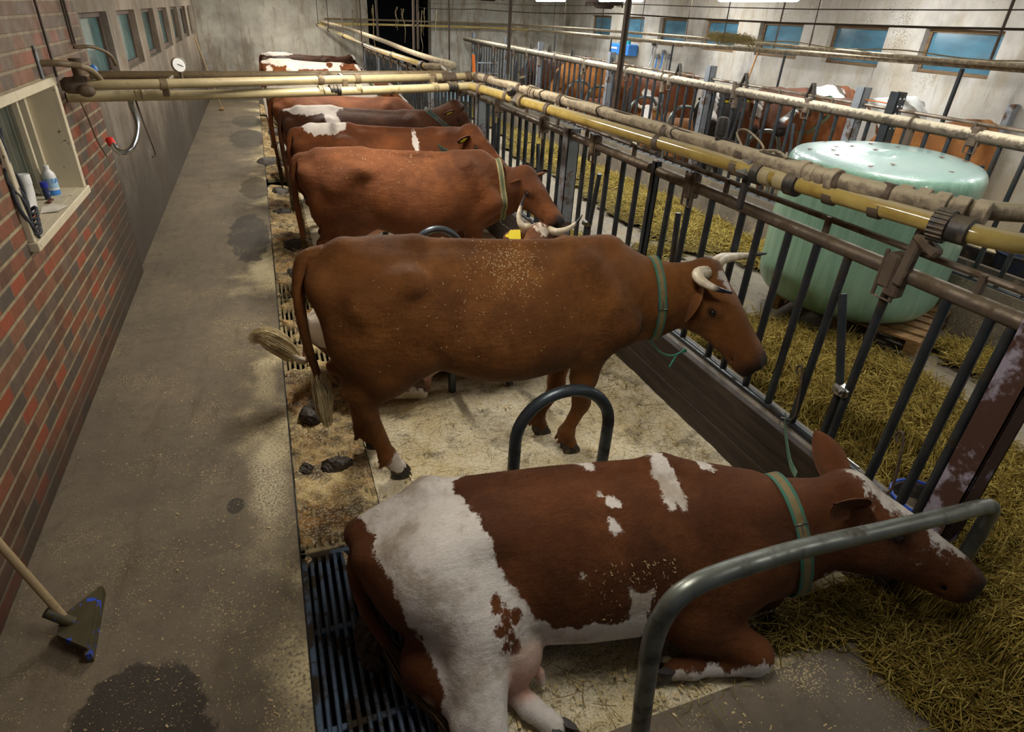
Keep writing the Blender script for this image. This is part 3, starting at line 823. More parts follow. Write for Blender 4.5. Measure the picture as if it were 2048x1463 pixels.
def cow_a():
    ox, oy = 1.0, 1.75
    c = Cow('cow', 'red and white cow lying nearest in front, white rump and blaze, green striped collar', 'cows tied in the left row', (ox, oy, 0), 0, VOX)
    W = lambda x, y, z: V(x - ox, y - oy, z)
    c.s = SDF(V(-1.0, -.85, -.03), V(2.1, .65, .95), VOX); s = c.s
    st = [(.13, 1.93, .42, .09, .10, 0, -.15), (.18, 1.92, .40, .17, .17, .05, -.18), (.27, 1.91, .36, .25, .24, .1, -.2), (.45, 1.88, .36, .33, .32, .1, -.25), (.7, 1.83, .37, .36, .35, .15, -.28), (1.0, 1.77, .38, .39, .37, .15, -.28),
          (1.3, 1.71, .38, .38, .37, .15, -.25), (1.55, 1.65, .40, .34, .35, .15, -.2), (1.75, 1.57, .44, .28, .31, .1, -.12), (1.93, 1.49, .48, .22, .25, .05, -.05), (2.1, 1.44, .51, .17, .20, 0, 0)]
    st = [(x - ox, y - oy, *r) for x, y, *r in st]
    lying_core(s, st)
    s.cone(W(.15, 2.0, .52), .07, W(.45, 2.02, .66), .06, .07); s.cone(W(.45, 2.02, .66), .05, W(1.5, 1.80, .73), .045, .07); s.cone(W(1.5, 1.78, .72), .07, W(1.85, 1.60, .70), .06, .08)
    s.ell(W(.62, 1.72, .645), V(.10, .06, .045), .10); s.ell(W(.17, 1.86, .50), V(.07, .06, .06), .07)
    s.cone(W(.42, 1.74, .42), .25, W(.56, 1.56, .33), .18, .09)                 # near thigh
    s.cone(W(.54, 1.56, .32), .165, W(.485, 1.28, .14), .095, .05); s.cone(W(.485, 1.28, .14), .08, W(.52, 1.08, .06), .05, .04); s.ell(W(.44, 1.27, .11), V(.08, .07, .08), .04)
    s.cone(W(.52, 1.08, .055), .05, W(.59, .98, .05), .05, .03)
    s.cone(W(.35, 1.55, .16), .13, W(.45, 1.36, .09), .08, .06)
    s.ell(W(.665, 1.50, .19), V(.15, .165, .175), .025)                             # udder
    s.cone(W(.68, 1.40, .10), .026, W(.68, 1.375, .055), .016, .02); s.cone(W(.78, 1.40, .10), .024, W(.79, 1.38, .05), .016, .02)
    s.cone(W(.62, 1.46, .07), .055, W(.70, 1.30, .05), .045, .03); s.cone(W(.70, 1.30, .05), .045, W(.77, 1.20, .04), .048, .03); s.ell(W(.685, 1.33, .08), V(.02, .02, .02), .015)
    s.cone(W(1.80, 1.42, .46), .19, W(1.50, 1.36, .22), .14, .08)               # near foreleg, folded
    s.cone(W(1.50, 1.36, .22), .13, W(1.72, 1.19, .105), .082, .06); s.ell(W(1.735, 1.17, .09), V(.075, .07, .075), .04)
    s.cone(W(1.72, 1.165, .06), .055, W(1.46, 1.23, .06), .043, .03); s.ell(W(1.44, 1.235, .065), V(.055, .05, .05), .03); s.cone(W(1.44, 1.235, .06), .045, W(1.36, 1.255, .05), .045, .03)
    s.cone(W(1.95, 1.55, .34), .14, W(2.02, 1.44, .12), .075, .06); s.ell(W(2.02, 1.43, .10), V(.07, .065, .07), .04); s.cone(W(2.02, 1.43, .06), .05, W(1.85, 1.42, .05), .045, .03)
    s.cone(W(1.95, 1.45, .30), .12, W(1.7, 1.5, .18), .14, .08)
    P, T = W(2.235, 1.40, .775), W(2.665, .99, .41)
    c.head(P, T, V(.3, .25, 1), ears=((-.14, .27, -.07), (-.10, .34, .10)))
    lat = c.M[:, 1]; bk = c.L(.02, 0, -.10); th = c.L(.12, 0, -.21)
    s.cone(W(1.80, 1.50, .50), .24, bk, .13, .10, (unit(lat + V(0, 1, 0)), .78)); s.cone(W(1.92, 1.42, .40), .17, th, .095, .10, (lat, .75))
    c.tail([W(.24, 1.99, .56), W(.145, 1.95, .51), W(.105, 1.89, .40), W(.13, 1.79, .28), W(.19, 1.68, .18), W(.27, 1.54, .09)], (.045, .022))
    ax = [(x, y, z) for x, y, z, *r in st]
    blz = [(-.05, -.03), (.03, -.085), (.12, -.09), (.2, -.07), (.30, -.05), (.42, -.055), (.54, -.05), (.58, .0), (.52, .05), (.36, .055), (.22, .075), (.10, .08), (.0, .07)]
    c.finish(COAT['red'], PATCH_A + [('head', c.P, c.M, c.h, blz, -.16), ('ell', c.L(.22, -.02, -.29), V(.16, .05, .03) * 1.1),
                                     ('ell', W(1.66, 1.10, .06), V(.12, .07, .09)), ('ell', W(1.5, 1.2, .05), V(.2, .05, .045)), ('ell', W(.55, 1.2, .1), V(.25, .26, .3)), ('ell', W(.72, 1.3, .05), V(.2, .2, .1))], ax,
             [(W(.665, 1.48, .15), (.165, .18, .17)), (W(.34, 1.45, .12), (.05, .06, .06))], fur=210000)
    cc = W(1.955, 1.42, .60); n = unit(V(.93, -.22, .22))
    o, ring = c.collar(cc, n, .058, 'strap_green', V(-.2, -.8, .55))
    c.eartag(1, .05)
    c.hooves([(*W(.615, .95, 0)[:2], .0, -1.1), (*W(.80, 1.15, 0)[:2], 0, -.9), (*W(1.31, 1.27, 0)[:2], 0.01, 2.9)])
    c.tuft([W(.19, 1.68, .18), W(.27, 1.54, .09), W(.36, 1.38, .06), W(.40, 1.24, .04)], 200, .035, 'hair_brown', 4)
    c.flakes(110, (W(.95, 1.3, .15), W(1.45, 1.62, .6)), 12, .004)
    return c

def lying_simple(c, head=None, tip=None, ears=(None, None), side=1, rise=0.0):
    """a cow at rest on her brisket with the legs folded on the side given (-1 = her right)"""
    e = side; s = c.s
    st = [(-.92, 0, .42, .08, .10, 0, 0), (-.85, 0, .40, .16, .17, .05, 0), (-.72, 0, .38, .27, .26, .1, 0), (-.52, 0, .38, .35, .33, .1, 0), (-.28, 0, .39, .39, .36, .12, 0), (0, 0, .40, .42, .38, .15, 0), (.3, 0, .41, .41, .38, .15, 0),
          (.55, 0, .43, .36, .36, .15, 0), (.75, 0, .46, .28, .33, .1, 0), (.92, 0, .50, .20, .26, .05, 0), (1.02, 0, .53, .14, .2, 0, 0)]
    sh = -e * .22
    st = [(a, b, z, q, w, p, r + sh) for a, b, z, q, w, p, r in st]
    lying_core(s, st)
    s.cone(V(-.8, -e * .08, .56), .06, V(-.5, -e * .08, .69), .05, .07); s.cone(V(-.5, -e * .08, .69), .04, V(.6, -e * .05, .75), .045, .06)
    s.ell(V(-.42, e * .16, .71), V(.1, .06, .06), .08); s.ell(V(-.42, -e * .22, .66), V(.1, .06, .06), .08)
    s.cone(V(-.55, e * .18, .38), .24, V(-.35, e * .34, .28), .17, .09); s.cone(V(-.35, e * .36, .26), .14, V(-.55, e * .46, .10), .08, .05); s.cone(V(-.55, e * .46, .09), .06, V(-.2, e * .52, .05), .045, .04)
    s.cone(V(.72, e * .2, .42), .18, V(.5, e * .30, .2), .12, .07); s.cone(V(.5, e * .3, .19), .11, V(.78, e * .36, .10), .075, .05); s.cone(V(.78, e * .37, .06), .052, V(.5, e * .4, .05), .042, .03)
    s.cone(V(.85, -e * .15, .35), .15, V(1.0, -e * .18, .1), .075, .06)
    if head is not None:
        c.head(head, tip, ears=ears)
        lat = c.M[:, 1]; bk = c.L(.02, 0, -.10); th = c.L(.12, 0, -.21)
        s.cone(V(.80, 0, .58), .22, (V(.8, 0, .62) + bk) / 2, .18, .10, (V(0, 1, 0), .75)); s.cone((V(.8, 0, .62) + bk) / 2, .18, bk, .12, .08, (unit(lat + V(0, 1, 0)), .75))
        s.cone(V(.95, 0, .42), .15, th, .08, .10, (lat, .75))
    return [(a, b, z) for a, b, z, *r in st]

def cow_c():
    c = Cow('cow', 'horned cow lying between the two standing brown cows, white poll, yellow tag in her ear', 'cows tied in the left row', (1.02, 4.28, 0), 0, VOX2)
    c.s = SDF(V(-1.1, -.75, -.03), V(1.75, 1.1, 1.25), VOX2)
    P, T = c.w(2.02, 4.55, .98), c.w(2.28, 4.98, .56)
    ax = lying_simple(c, P, T, (None, None), -1)
    c.tail([V(-.84, 0, .55), V(-.93, -.02, .46), V(-.97, -.18, .28), V(-1.04, -.26, .32), V(-1.14, -.28, .46)], (.04, .02))
    c.finish(COAT['redroan'], [('ell', V(-.55, -.42, .10), V(.9, .28, .16)), ('ell', V(-.88, -.1, .46), V(.18, .22, .14)), ('ell', c.L(-.02, 0, 0), V(.07, .14, .05)), ('ell', V(-1.08, -.26, .38), V(.12, .1, .2)), ('not', V(-.1, -.5, .12), V(.16, .15, .06))], ax, [((-.25, -.40, .12), (.12, .1, .1))])
    for e, pts in ((-1, [(.0, -.08, .0), (-.02, -.15, -.01), (-.02, -.23, .02), (-.02, -.30, .08), (-.02, -.34, .15)]), (1, [(.0, .08, .0), (-.02, .145, .01), (-.03, .18, .08), (-.03, .175, .17), (-.03, .155, .26)])):
        horn_obj([c.L(*p) for p in pts], .037, c.t)
    c.eartag(1, .085, -1)
    c.tuft([V(-1.04, -.26, .32), V(-1.14, -.28, .46), V(-1.24, -.28, .54), V(-1.33, -.28, .50)], 260, .05, 'hair', 8)
    return c

PATCH_A = [('poly', [[-0.325, -0.225], [-0.531, -0.2], [-0.619, -0.22], [-0.8, -0.26], [-0.86, -0.239], [-0.811, -0.044], [-0.795, 0.057], [-0.819, 0.187], [-0.812, 0.285], [-0.789, 0.343], [-0.767, 0.38], [-0.761, 0.464], [-0.735, 0.522], [-0.701, 0.635], [-0.66, 0.72], [-0.6, 0.8], [-0.526, 0.85], [-0.4, 0.9], [-0.2, 0.95], [0.053, 0.98], [0.23, 0.95], [0.236, 0.7], [0.232, 0.579], [0.246, 0.503], [0.205, 0.516], [0.168, 0.516], [0.142, 0.483], [0.154, 0.56], [0.138, 0.63], [0.089, 0.658], [-0.012, 0.643], [-0.092, 0.656], [-0.16, 0.643], [-0.2, 0.606], [-0.233, 0.594], [-0.264, 0.542], [-0.299, 0.484], [-0.312, 0.438], [-0.348, 0.404], [-0.368, 0.324], [-0.372, 0.223], [-0.39, 0.164], [-0.391, 0.098], [-0.409, 0.067], [-0.417, -0.043], [-0.45, -0.101], [-0.452, -0.131], [-0.414, -0.164]]),
    ('poly', [[0.46, -0.21], [0.511, -0.2], [0.501, -0.119], [0.523, -0.061], [0.508, 0.002], [0.488, 0.103], [0.458, 0.165], [0.443, 0.128], [0.402, 0.173], [0.395, 0.116], [0.401, 0.036], [0.425, -0.063]]),
    ('poly', [[0.611, -0.19], [0.652, -0.18], [0.69, -0.162], [0.709, -0.104], [0.68, -0.06], [0.64, -0.065], [0.642, -0.137]]),
    ('poly', [[0.106, -0.19], [0.185, -0.19], [0.176, -0.097], [0.145, -0.121], [0.126, -0.147]]),
    ('poly', [[0.107, 0.171], [0.146, 0.175], [0.157, 0.231], [0.122, 0.259], [0.11, 0.215]]),
    ('poly', [[0.13, 0.031], [0.146, 0.032], [0.133, 0.075], [0.118, 0.067]]),
    ('poly', [[0.157, 0.075], [0.176, 0.084], [0.16, 0.122], [0.145, 0.111]]),
    ('poly', [[0.182, 0.096], [0.196, 0.101], [0.184, 0.128], [0.172, 0.121]]),
    ('poly', [[-0.049, 0.405], [-0.031, 0.414], [-0.036, 0.444], [-0.05, 0.433]]),
    *[('not', V(x, -.27, z), V(.022, .2, q)) for x, z, q in ((-.40, .50, .03), (-.375, .45, .035), (-.41, .43, .02), (-.36, .39, .03), (-.385, .36, .025), (-.345, .34, .03), (-.33, .44, .03))], ('not', V(-.72, -.14, .28), V(.05, .12, .16))]
COAT = {}
def coats():
    COAT['brown'] = coat_mat('coat_brown', '#75481f', '#4e2d12', seed=1.3, fleck=.0)
    COAT['chestnut'] = coat_mat('coat_chestnut', '#693b1b', '#472610', seed=3.1)
    COAT['red'] = coat_mat('coat_red', '#633717', '#43230d', seed=5.0, white='#e6dfd6', jag=1.15, dirt=.55)
    COAT['redroan'] = coat_mat('coat_redroan', '#6a3f1e', '#432415', seed=6.0, white='#ded2c0', dirt=.5)
VOX, VOX2 = .011, .015
# ------------------------------------------------------------------ the other animals of both rows
LROW, RROW = 'cows tied in the left row', 'cows behind the far rails'
def stander(label, group, loc, yaw, P, T, mat, patches=(), vox=.024, collar=None, tags=(), horns=None, feet=None, udder=True, dark=(), hmax=None, tuftm='hair_brown', slim=0.0, tall=1.0):
    c = Cow('cow', label, group, loc, yaw, vox)
    P, T = c.w(*P), c.w(*T)
    y0, y1 = min(-.6, P[1] - .4, T[1] - .3), max(.6, P[1] + .4, T[1] + .3)
    c.start(max(P[0], T[0]) + .3, y0, y1, max(1.62, P[2] + .25))
    feet = feet or [(.46, -.16), (.38, .16), (1.64, -.13), (1.56, .12)]
    standing_body(c.s, feet, None, 1, belly=slim, udder=udder)
    c.head(P, T)
    put_neck(c.s, V(.78, 0, 1.13), c.P, c.M, c.h)
    tl = [V(-.84, 0, 1.40), V(-.95, 0, 1.36), V(-.985, -.02, 1.1), V(-.97, -.02, .75), V(-.95, -.02, .5)]
    c.tail(tl)
    pt = [(a[0], c.P, c.M, c.h, *a[1:]) if a[0] == 'head' else a for a in patches]
    c.finish(COAT[mat], pt, AX0, [((-.40, 0, .70), (.26, .2, .14))] if udder else [], dark)
    if collar:
        cc = (V(.78, 0, 1.13) + c.P) / 2 + V(.06, 0, -.06)
        c.collar(cc, unit(c.P - V(.78, 0, 1.05) + V(0, 0, .1)), .055, collar)
    for i in tags: c.eartag(i, .055)
    if horns:
        for e in (-1, 1): horn_obj([c.L(q[0], e * q[1], q[2]) for q in horns], .034, c.t)
    c.t.scale = (1, 1, tall)
    c.hooves([(f[0] - 1, f[1], 0, 0) for f in feet])
    c.tuft([tl[-2], tl[-1], V(-.95, -.02, .3), V(-.95, -.02, .2)], 50, .02, tuftm)
    return c

def lier(label, group, loc, yaw, P, T, mat, patches=(), side=-1, vox=.024, horns=None, tags=()):
    c = Cow('cow', label, group, loc, yaw, vox)
    P, T = c.w(*P), c.w(*T)
    c.s = SDF(V(-1.1, min(-.75, P[1] - .4, T[1] - .3), -.03), V(max(P[0], T[0], 1.1) + .3, max(.75, P[1] + .4, T[1] + .3), max(1.0, P[2] + .3)), vox)
    ax = lying_simple(c, P, T, (None, None), side)
    c.tail([V(-.84, 0, .55), V(-.93, -.02, .42), V(-.95, -.08, .2), V(-.9, -.2, .06)], (.04, .02))
    pt = [(a[0], c.P, c.M, c.h, *a[1:]) if a[0] == 'head' else a for a in patches]
    c.finish(COAT[mat], pt, ax)
    if horns:
        for e in (-1, 1): horn_obj([c.L(q[0], e * q[1], q[2]) for q in horns], .034, c.t)
    for i in tags: c.eartag(i, .07)
    return c

BLAZE = [(-.02, -.05), (.1, -.06), (.25, -.04), (.45, -.05), (.6, -.06), (.6, .06), (.45, .05), (.25, .04), (.1, .06), (-.02, .05)]
def coats2():
    COAT['dark'] = coat_mat('coat_dark_red', '#4a2812', '#331a0b', seed=8.0)
    COAT['redbrown'] = coat_mat('coat_redbrown', '#653616', '#47240e', seed=9.0)
    COAT['spot'] = coat_mat('coat_white_spotted', '#6e4020', '#4f2a12', white='#e6ddd0', seed=11.0, patchy=None, dirt=.3)
    COAT['spot2'] = coat_mat('coat_pied', '#74401e', '#532a11', white='#e6ddd0', seed=14.0, dirt=.2)
    COAT['orange'] = coat_mat('coat_tan', '#8f5c2c', '#75451e', seed=17.0)
    COAT['white'] = coat_mat('coat_white', '#7a4722', '#5a3016', white='#dcdcd6', seed=19.0, dirt=.12)
    COAT['black'] = coat_mat('coat_black', '#16110f', '#0d0a09', seed=21.0)

def herd():
    P = lambda *a: a
    stander('brown cow with pale rump spot, thin white stripe behind the shoulder and dark collar', LROW, (1.16, 6.80, 0), 0, (2.05, 6.58, 1.44), (2.32, 6.28, 1.04), 'redbrown',
            [('ell', V(-.62, 0, 1.45), V(.22, .2, .12)), ('ell', V(.28, -.2, 1.33), V(.03, .16, .14))], .020, 'strap_dark', (0, 1))
    stander('dark red cow with a white T shaped patch on her rump and a dusty back', LROW, (1.12, 8.10, 0), 0, (2.30, 8.08, 1.49), (2.52, 7.85, 1.08), 'dark',
            [('ell', V(-.60, 0, 1.45), V(.34, .2, .11)), ('ell', V(-.40, -.2, 1.30), V(.085, .2, .26)), ('ell', V(1.3, 0, 1.42), V(.05, .04, .06))], .020, 'strap_dark', (0,))
    stander('brown cow with no white, standing beyond the cow with the white T patch', LROW, (1.04, 9.35, 0), 0, (2.2, 9.5, .95), (2.45, 9.4, .45), 'redbrown', [], .024)
    lier('brown cow with white flank lying with her rump over the gutter', LROW, (1.04, 10.9, 0), 0, (2.1, 11.0, .75), (2.4, 10.8, .4), 'spot2',
         [('ell', V(-.85, -.1, .5), V(.35, .3, .2)), ('ell', V(0, -.4, .1), V(.8, .2, .2))])
    stander('white cow with small brown spots and a brown head, behind the crossing pipes', LROW, (1.0, 12.2, 0), 0, (2.16, 12.05, 1.30), (2.44, 11.75, .98), 'spot',
            [('ell', V(0, 0, 1.0), V(1.06, .8, .62)), ('head', BLAZE, -.1), ('ell', V(-.5, -.2, .4), V(.3, .3, .6)), ('not', V(-.62, -.25, .85), V(.08, .2, .1)), ('not', V(-.85, -.2, .8), V(.1, .2, .22)), ('not', V(.0, -.35, 1.2), V(.13, .2, .07)),
             ('not', V(.25, -.3, 1.0), V(.2, .2, .1)), ('not', V(.6, -.3, 1.25), V(.07, .2, .08)), ('not', V(.75, -.25, 1.0), V(.2, .2, .12)), ('not', V(-.3, -.35, 1.15), V(.06, .1, .06)), ('not', V(.5, -.3, .8), V(.06, .2, .05))], .024, 'strap_green')
    stander('pied cow with a white back and reddish brown flanks, next to last in the row', LROW, (1.0, 15.4, 0), 0, (2.0, 15.3, 1.36), (2.25, 15.0, 1.0), 'spot2',
            [('ell', V(-.1, 0, 1.42), V(.85, .35, .16)), ('ell', V(.55, -.2, 1.2), V(.14, .3, .4)), ('ell', V(-.35, -.3, 1.25), V(.12, .2, .2)), ('ell', V(-.8, -.1, .9), V(.1, .25, .5)), ('not', V(.45, -.1, 1.4), V(.07, .08, .1)), ('head', BLAZE, -.1)], .026, None, (1,))
    stander('brown cow with a white rump top, farthest in the left row', LROW, (1.02, 17.5, 0), 0, (2.2, 17.4, 1.42), (2.45, 17.2, 1.05), 'dark', [('ell', V(-.6, 0, 1.46), V(.4, .2, .1)), ('head', BLAZE, -.1)], .03)
    # right row: heads towards the feed alley, standing on the raised far stalls
    Z = ZR; W = PI
    stander('tan cow whose rump shows at the right above the bale', RROW, (7.62, 5.45, Z), W, (6.35, 5.25, 1.05), (6.1, 5.05, .6), 'orange', [('ell', V(.5, .2, .9), V(.1, .3, .3))], .024)
    stander('white and brown cow with a long white blaze looking out over the bale, green collar', RROW, (7.72, 6.62, Z), W, (6.55, 6.50, 1.68), (6.02, 6.42, 1.34), 'white',
            [('ell', V(-.4, 0, 1.3), V(.62, .8, .42)), ('ell', V(.35, .2, .9), V(.2, .5, .5)), ('head', BLAZE, -.16)], .022, 'strap_green', (0,), tall=1.09)
    stander('brown cow with a white face patch and a light muzzle between two dark cows', RROW, (7.62, 7.74, Z), W, (6.35, 7.25, 1.62), (6.2, 7.05, 1.22), 'redbrown', [('head', [(.1, -.09), (.4, -.08), (.4, .08), (.1, .09)], -.2), ('ell', V(-.3, 0, 1.4), V(.3, .5, .12))], .024, None, (0,), tall=1.1)
    stander('black cow with a pale pink nosed face, head up behind the rails', RROW, (7.55, 8.75, Z), W, (6.40, 8.25, 1.66), (6.2, 7.95, 1.26), 'black', [('head', BLAZE, -.2), ('ell', V(.2, .3, .5), V(.3, .4, .12))], .024, None, (1,))
    lier('red horned cow lying with a broad white face, horns raised', RROW, (7.5, 10.2, Z), W, (6.45, 10.15, 1.22), (6.25, 9.75, .88), 'orange', [('head', [(-.1, -.07), (.6, -.08), (.6, .08), (-.1, .07)], -.3)], 1, .024,
         [(.0, .08, 0), (-.02, .18, .02), (-.02, .25, .12), (-.02, .27, .24)], (1,))
    stander('brown cow with small white flank marks, between the horned cow and the leaning pipe', RROW, (7.5, 11.6, Z), W, (6.35, 11.4, .9), (6.15, 11.2, .5), 'redbrown', [('ell', V(.4, .3, 1.1), V(.1, .2, .08)), ('ell', V(.2, .3, .95), V(.08, .2, .1))], .026)
    lier('reddish pale cow lying low between two steel hoops', RROW, (7.5, 12.9, Z), W, (6.5, 12.8, .8), (6.2, 12.6, .5), 'spot2', [('ell', V(.3, .3, .5), V(.3, .4, .2))], 1, .026, None, (1,))
    stander('big tan cow standing side on with a white udder, behind two hoops', RROW, (7.5, 14.3, Z), W, (6.35, 14.1, 1.2), (6.15, 13.9, .8), 'orange', [], .026)
    stander('dark brown cow at the far end of the right row with a yellow tag', RROW, (7.5, 16.2, Z), W, (6.35, 16.0, 1.35), (6.15, 15.8, .95), 'dark', [], .03, None, (0, 1))
ZR = .25
# ------------------------------------------------------------------ the barn
XL, XR, YF, YB, ZC = -1.44, 9.6, 20.6, -1.6, 3.35
XG0, XG1, XF, XF2, ZA = -.135, .33, 2.72, 6.0, .12

def floor_mat(name, c1, c2, spots=(), flecks=.02, fleck_col='#b9a77c', grime=None, near_gutter=False, rough=.85):
    """worn concrete; spots are wet stains with their own ragged outline (x, y, rx, ry, colour)"""
    m, nt, b = new_mat(name); g = N(nt); p = g.geo(); X, Y, Z = g.sep(p)
    n1 = g.noise(p, 1.3, 6, .65); n2 = g.noise(p, 11, 5, .7); n3 = g.noise(g.map(p, (6, 1.1, 1)), 1.5, 5, .6)
    c = g.mix(g.ramp(n1, .3, .7), srgb(c1), srgb(c2)); c = g.mix(g.math('MULTIPLY', g.ramp(n2, .45, .75), .45), c, tuple(x * .5 for x in srgb(c1)))
    c = g.mix(g.math('MULTIPLY', g.ramp(n3, .52, .72), .35), c, srgb('#4a3c26')); r = rough
    if near_gutter:     # shavings scattered along the gutter
        f = g.ramp(g.math('ADD', X, g.math('MULTIPLY', g.math('SUBTRACT', g.noise(p, 1.1, 5, .7), .5), 1.5)), -.52, -.1)
        f2 = g.math('MULTIPLY', f, g.ramp(g.noise(p, 1.0, 4), .42, .62))
        c = g.mix(g.math('MULTIPLY', f2, g.ramp(g.noise(p, 60, 3), .3, .55)), c, srgb('#d6c79c'))
    for i, (x, y, rx, ry, col) in enumerate(spots):
        dx = g.math('DIVIDE', g.math('SUBTRACT', X, x), rx); dy = g.math('DIVIDE', g.math('SUBTRACT', Y, y), ry)
        d = g.math('SQRT', g.math('ADD', g.math('MULTIPLY', dx, dx), g.math('MULTIPLY', dy, dy)))
        pale = srgb(col)[0] > .3; d = g.math('ADD', d, g.math('MULTIPLY', g.math('SUBTRACT', g.noise(p, 5, 6, .7), .5), 1.2 if pale else .85))
        f = g.ramp(d, .3, 1.15, 1, 0) if pale else g.ramp(d, .93, 1.02, 1, 0)
        if pale: f = g.math('MULTIPLY', f, g.ramp(g.noise(p, 75, 3, .7), .38, .56))
        c = g.mix(g.math('MULTIPLY', f, .82), c, srgb(col)); r = g.math('SUBTRACT', r, g.math('MULTIPLY', f, .12))
    v = g.vor(g.map(p, (1, 1, 1)), 95); f = g.math('LESS_THAN', v.outputs['Distance'], g.math('MULTIPLY', g.ramp(g.noise(p, 2.5, 3), .35, .7), flecks * 14))
    c = g.mix(f, c, srgb(fleck_col))
    g.set(b.inputs['Base Color'], c); g.set(b.inputs['Roughness'], r)
    g.set(b.inputs['Normal'], g.bump(g.math('ADD', n2, g.math('MULTIPLY', g.noise(p, 70, 3), .6)), .35, .01))
    return m

def bedding_mat(name, c1='#e6dcc0', c2='#c9b88c', dark='#564a36', amt=.5):
    m, nt, b = new_mat(name); g = N(nt); p = g.geo()
    n1 = g.noise(p, 2.1, 6, .65); n2 = g.noise(p, 120, 3, .7); n3 = g.noise(p, 26, 4, .7); n4 = g.noise(g.map(p, (1, 1.5, 1), (3, 1, 0)), 3.4, 6, .72)
    c = g.mix(g.ramp(n1, .35, .65), srgb(c2), srgb(c1)); c = g.mix(g.math('MULTIPLY', g.ramp(n4, amt, amt + .16), .8), c, srgb(dark))
    v = g.vor(g.map(p, (1, 1.5, 1), rot=(0, 0, .5)), 120); vr = g.sep(v.outputs['Color']); c = g.mix(g.math('MULTIPLY', g.ramp(vr[0], .55, 1.0), .55), c, tuple(x * .35 for x in srgb(c2))); c = g.mix(g.math('MULTIPLY', g.ramp(vr[1], .6, 1.0), .5), c, srgb('#efe6cc')); c = g.mix(g.math('MULTIPLY', g.ramp(n3, .5, .75), .25), c, srgb('#7d6538'))
    g.set(b.inputs['Base Color'], c); b.inputs['Roughness'].default_value = .95
    g.set(b.inputs['Normal'], g.bump(g.math('ADD', vr[2], g.math('MULTIPLY', n3, 2)), .45, .008))
    return m

def plaster_mat(name, c1, c2, low, lowz, speck=.3, warm='#786750'):
    m, nt, b = new_mat(name); g = N(nt); p = g.geo(); X, Y, Z = g.sep(p)
    n1 = g.noise(p, 1.4, 7, .7); n2 = g.noise(g.map(p, (1.6, 1.6, .35)), 2.2, 6, .7); n3 = g.noise(p, 24, 4, .7); n4 = g.noise(p, .55, 4)
    c = g.mix(g.ramp(n1, .35, .68), srgb(c1), srgb(c2)); c = g.mix(g.math('MULTIPLY', g.ramp(n2, .46, .66), .75), c, srgb(warm)); c = g.mix(g.math('MULTIPLY', g.ramp(g.noise(g.map(p, (5, 5, .5), (4, 1, 2)), 1.5, 6, .7), .56, .72), .5), c, srgb('#4b3d2a'))
    c = g.mix(g.math('MULTIPLY', g.ramp(n4, .52, .72), .65), c, srgb('#4f4a44'))
    v = g.vor(p, 42); f = g.math('LESS_THAN', v.outputs['Distance'], g.math('MULTIPLY', g.ramp(g.noise(p, 1.5, 4), .42, .75), speck))
    c = g.mix(g.math('MULTIPLY', f, .75), c, srgb('#3a3026'))
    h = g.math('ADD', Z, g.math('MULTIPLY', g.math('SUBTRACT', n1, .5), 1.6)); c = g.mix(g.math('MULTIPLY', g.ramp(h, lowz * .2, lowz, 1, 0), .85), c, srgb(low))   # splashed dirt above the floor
    g.set(b.inputs['Base Color'], c); b.inputs['Roughness'].default_value = .92
    g.set(b.inputs['Normal'], g.bump(g.math('ADD', n3, n1), .4, .012))
    return m

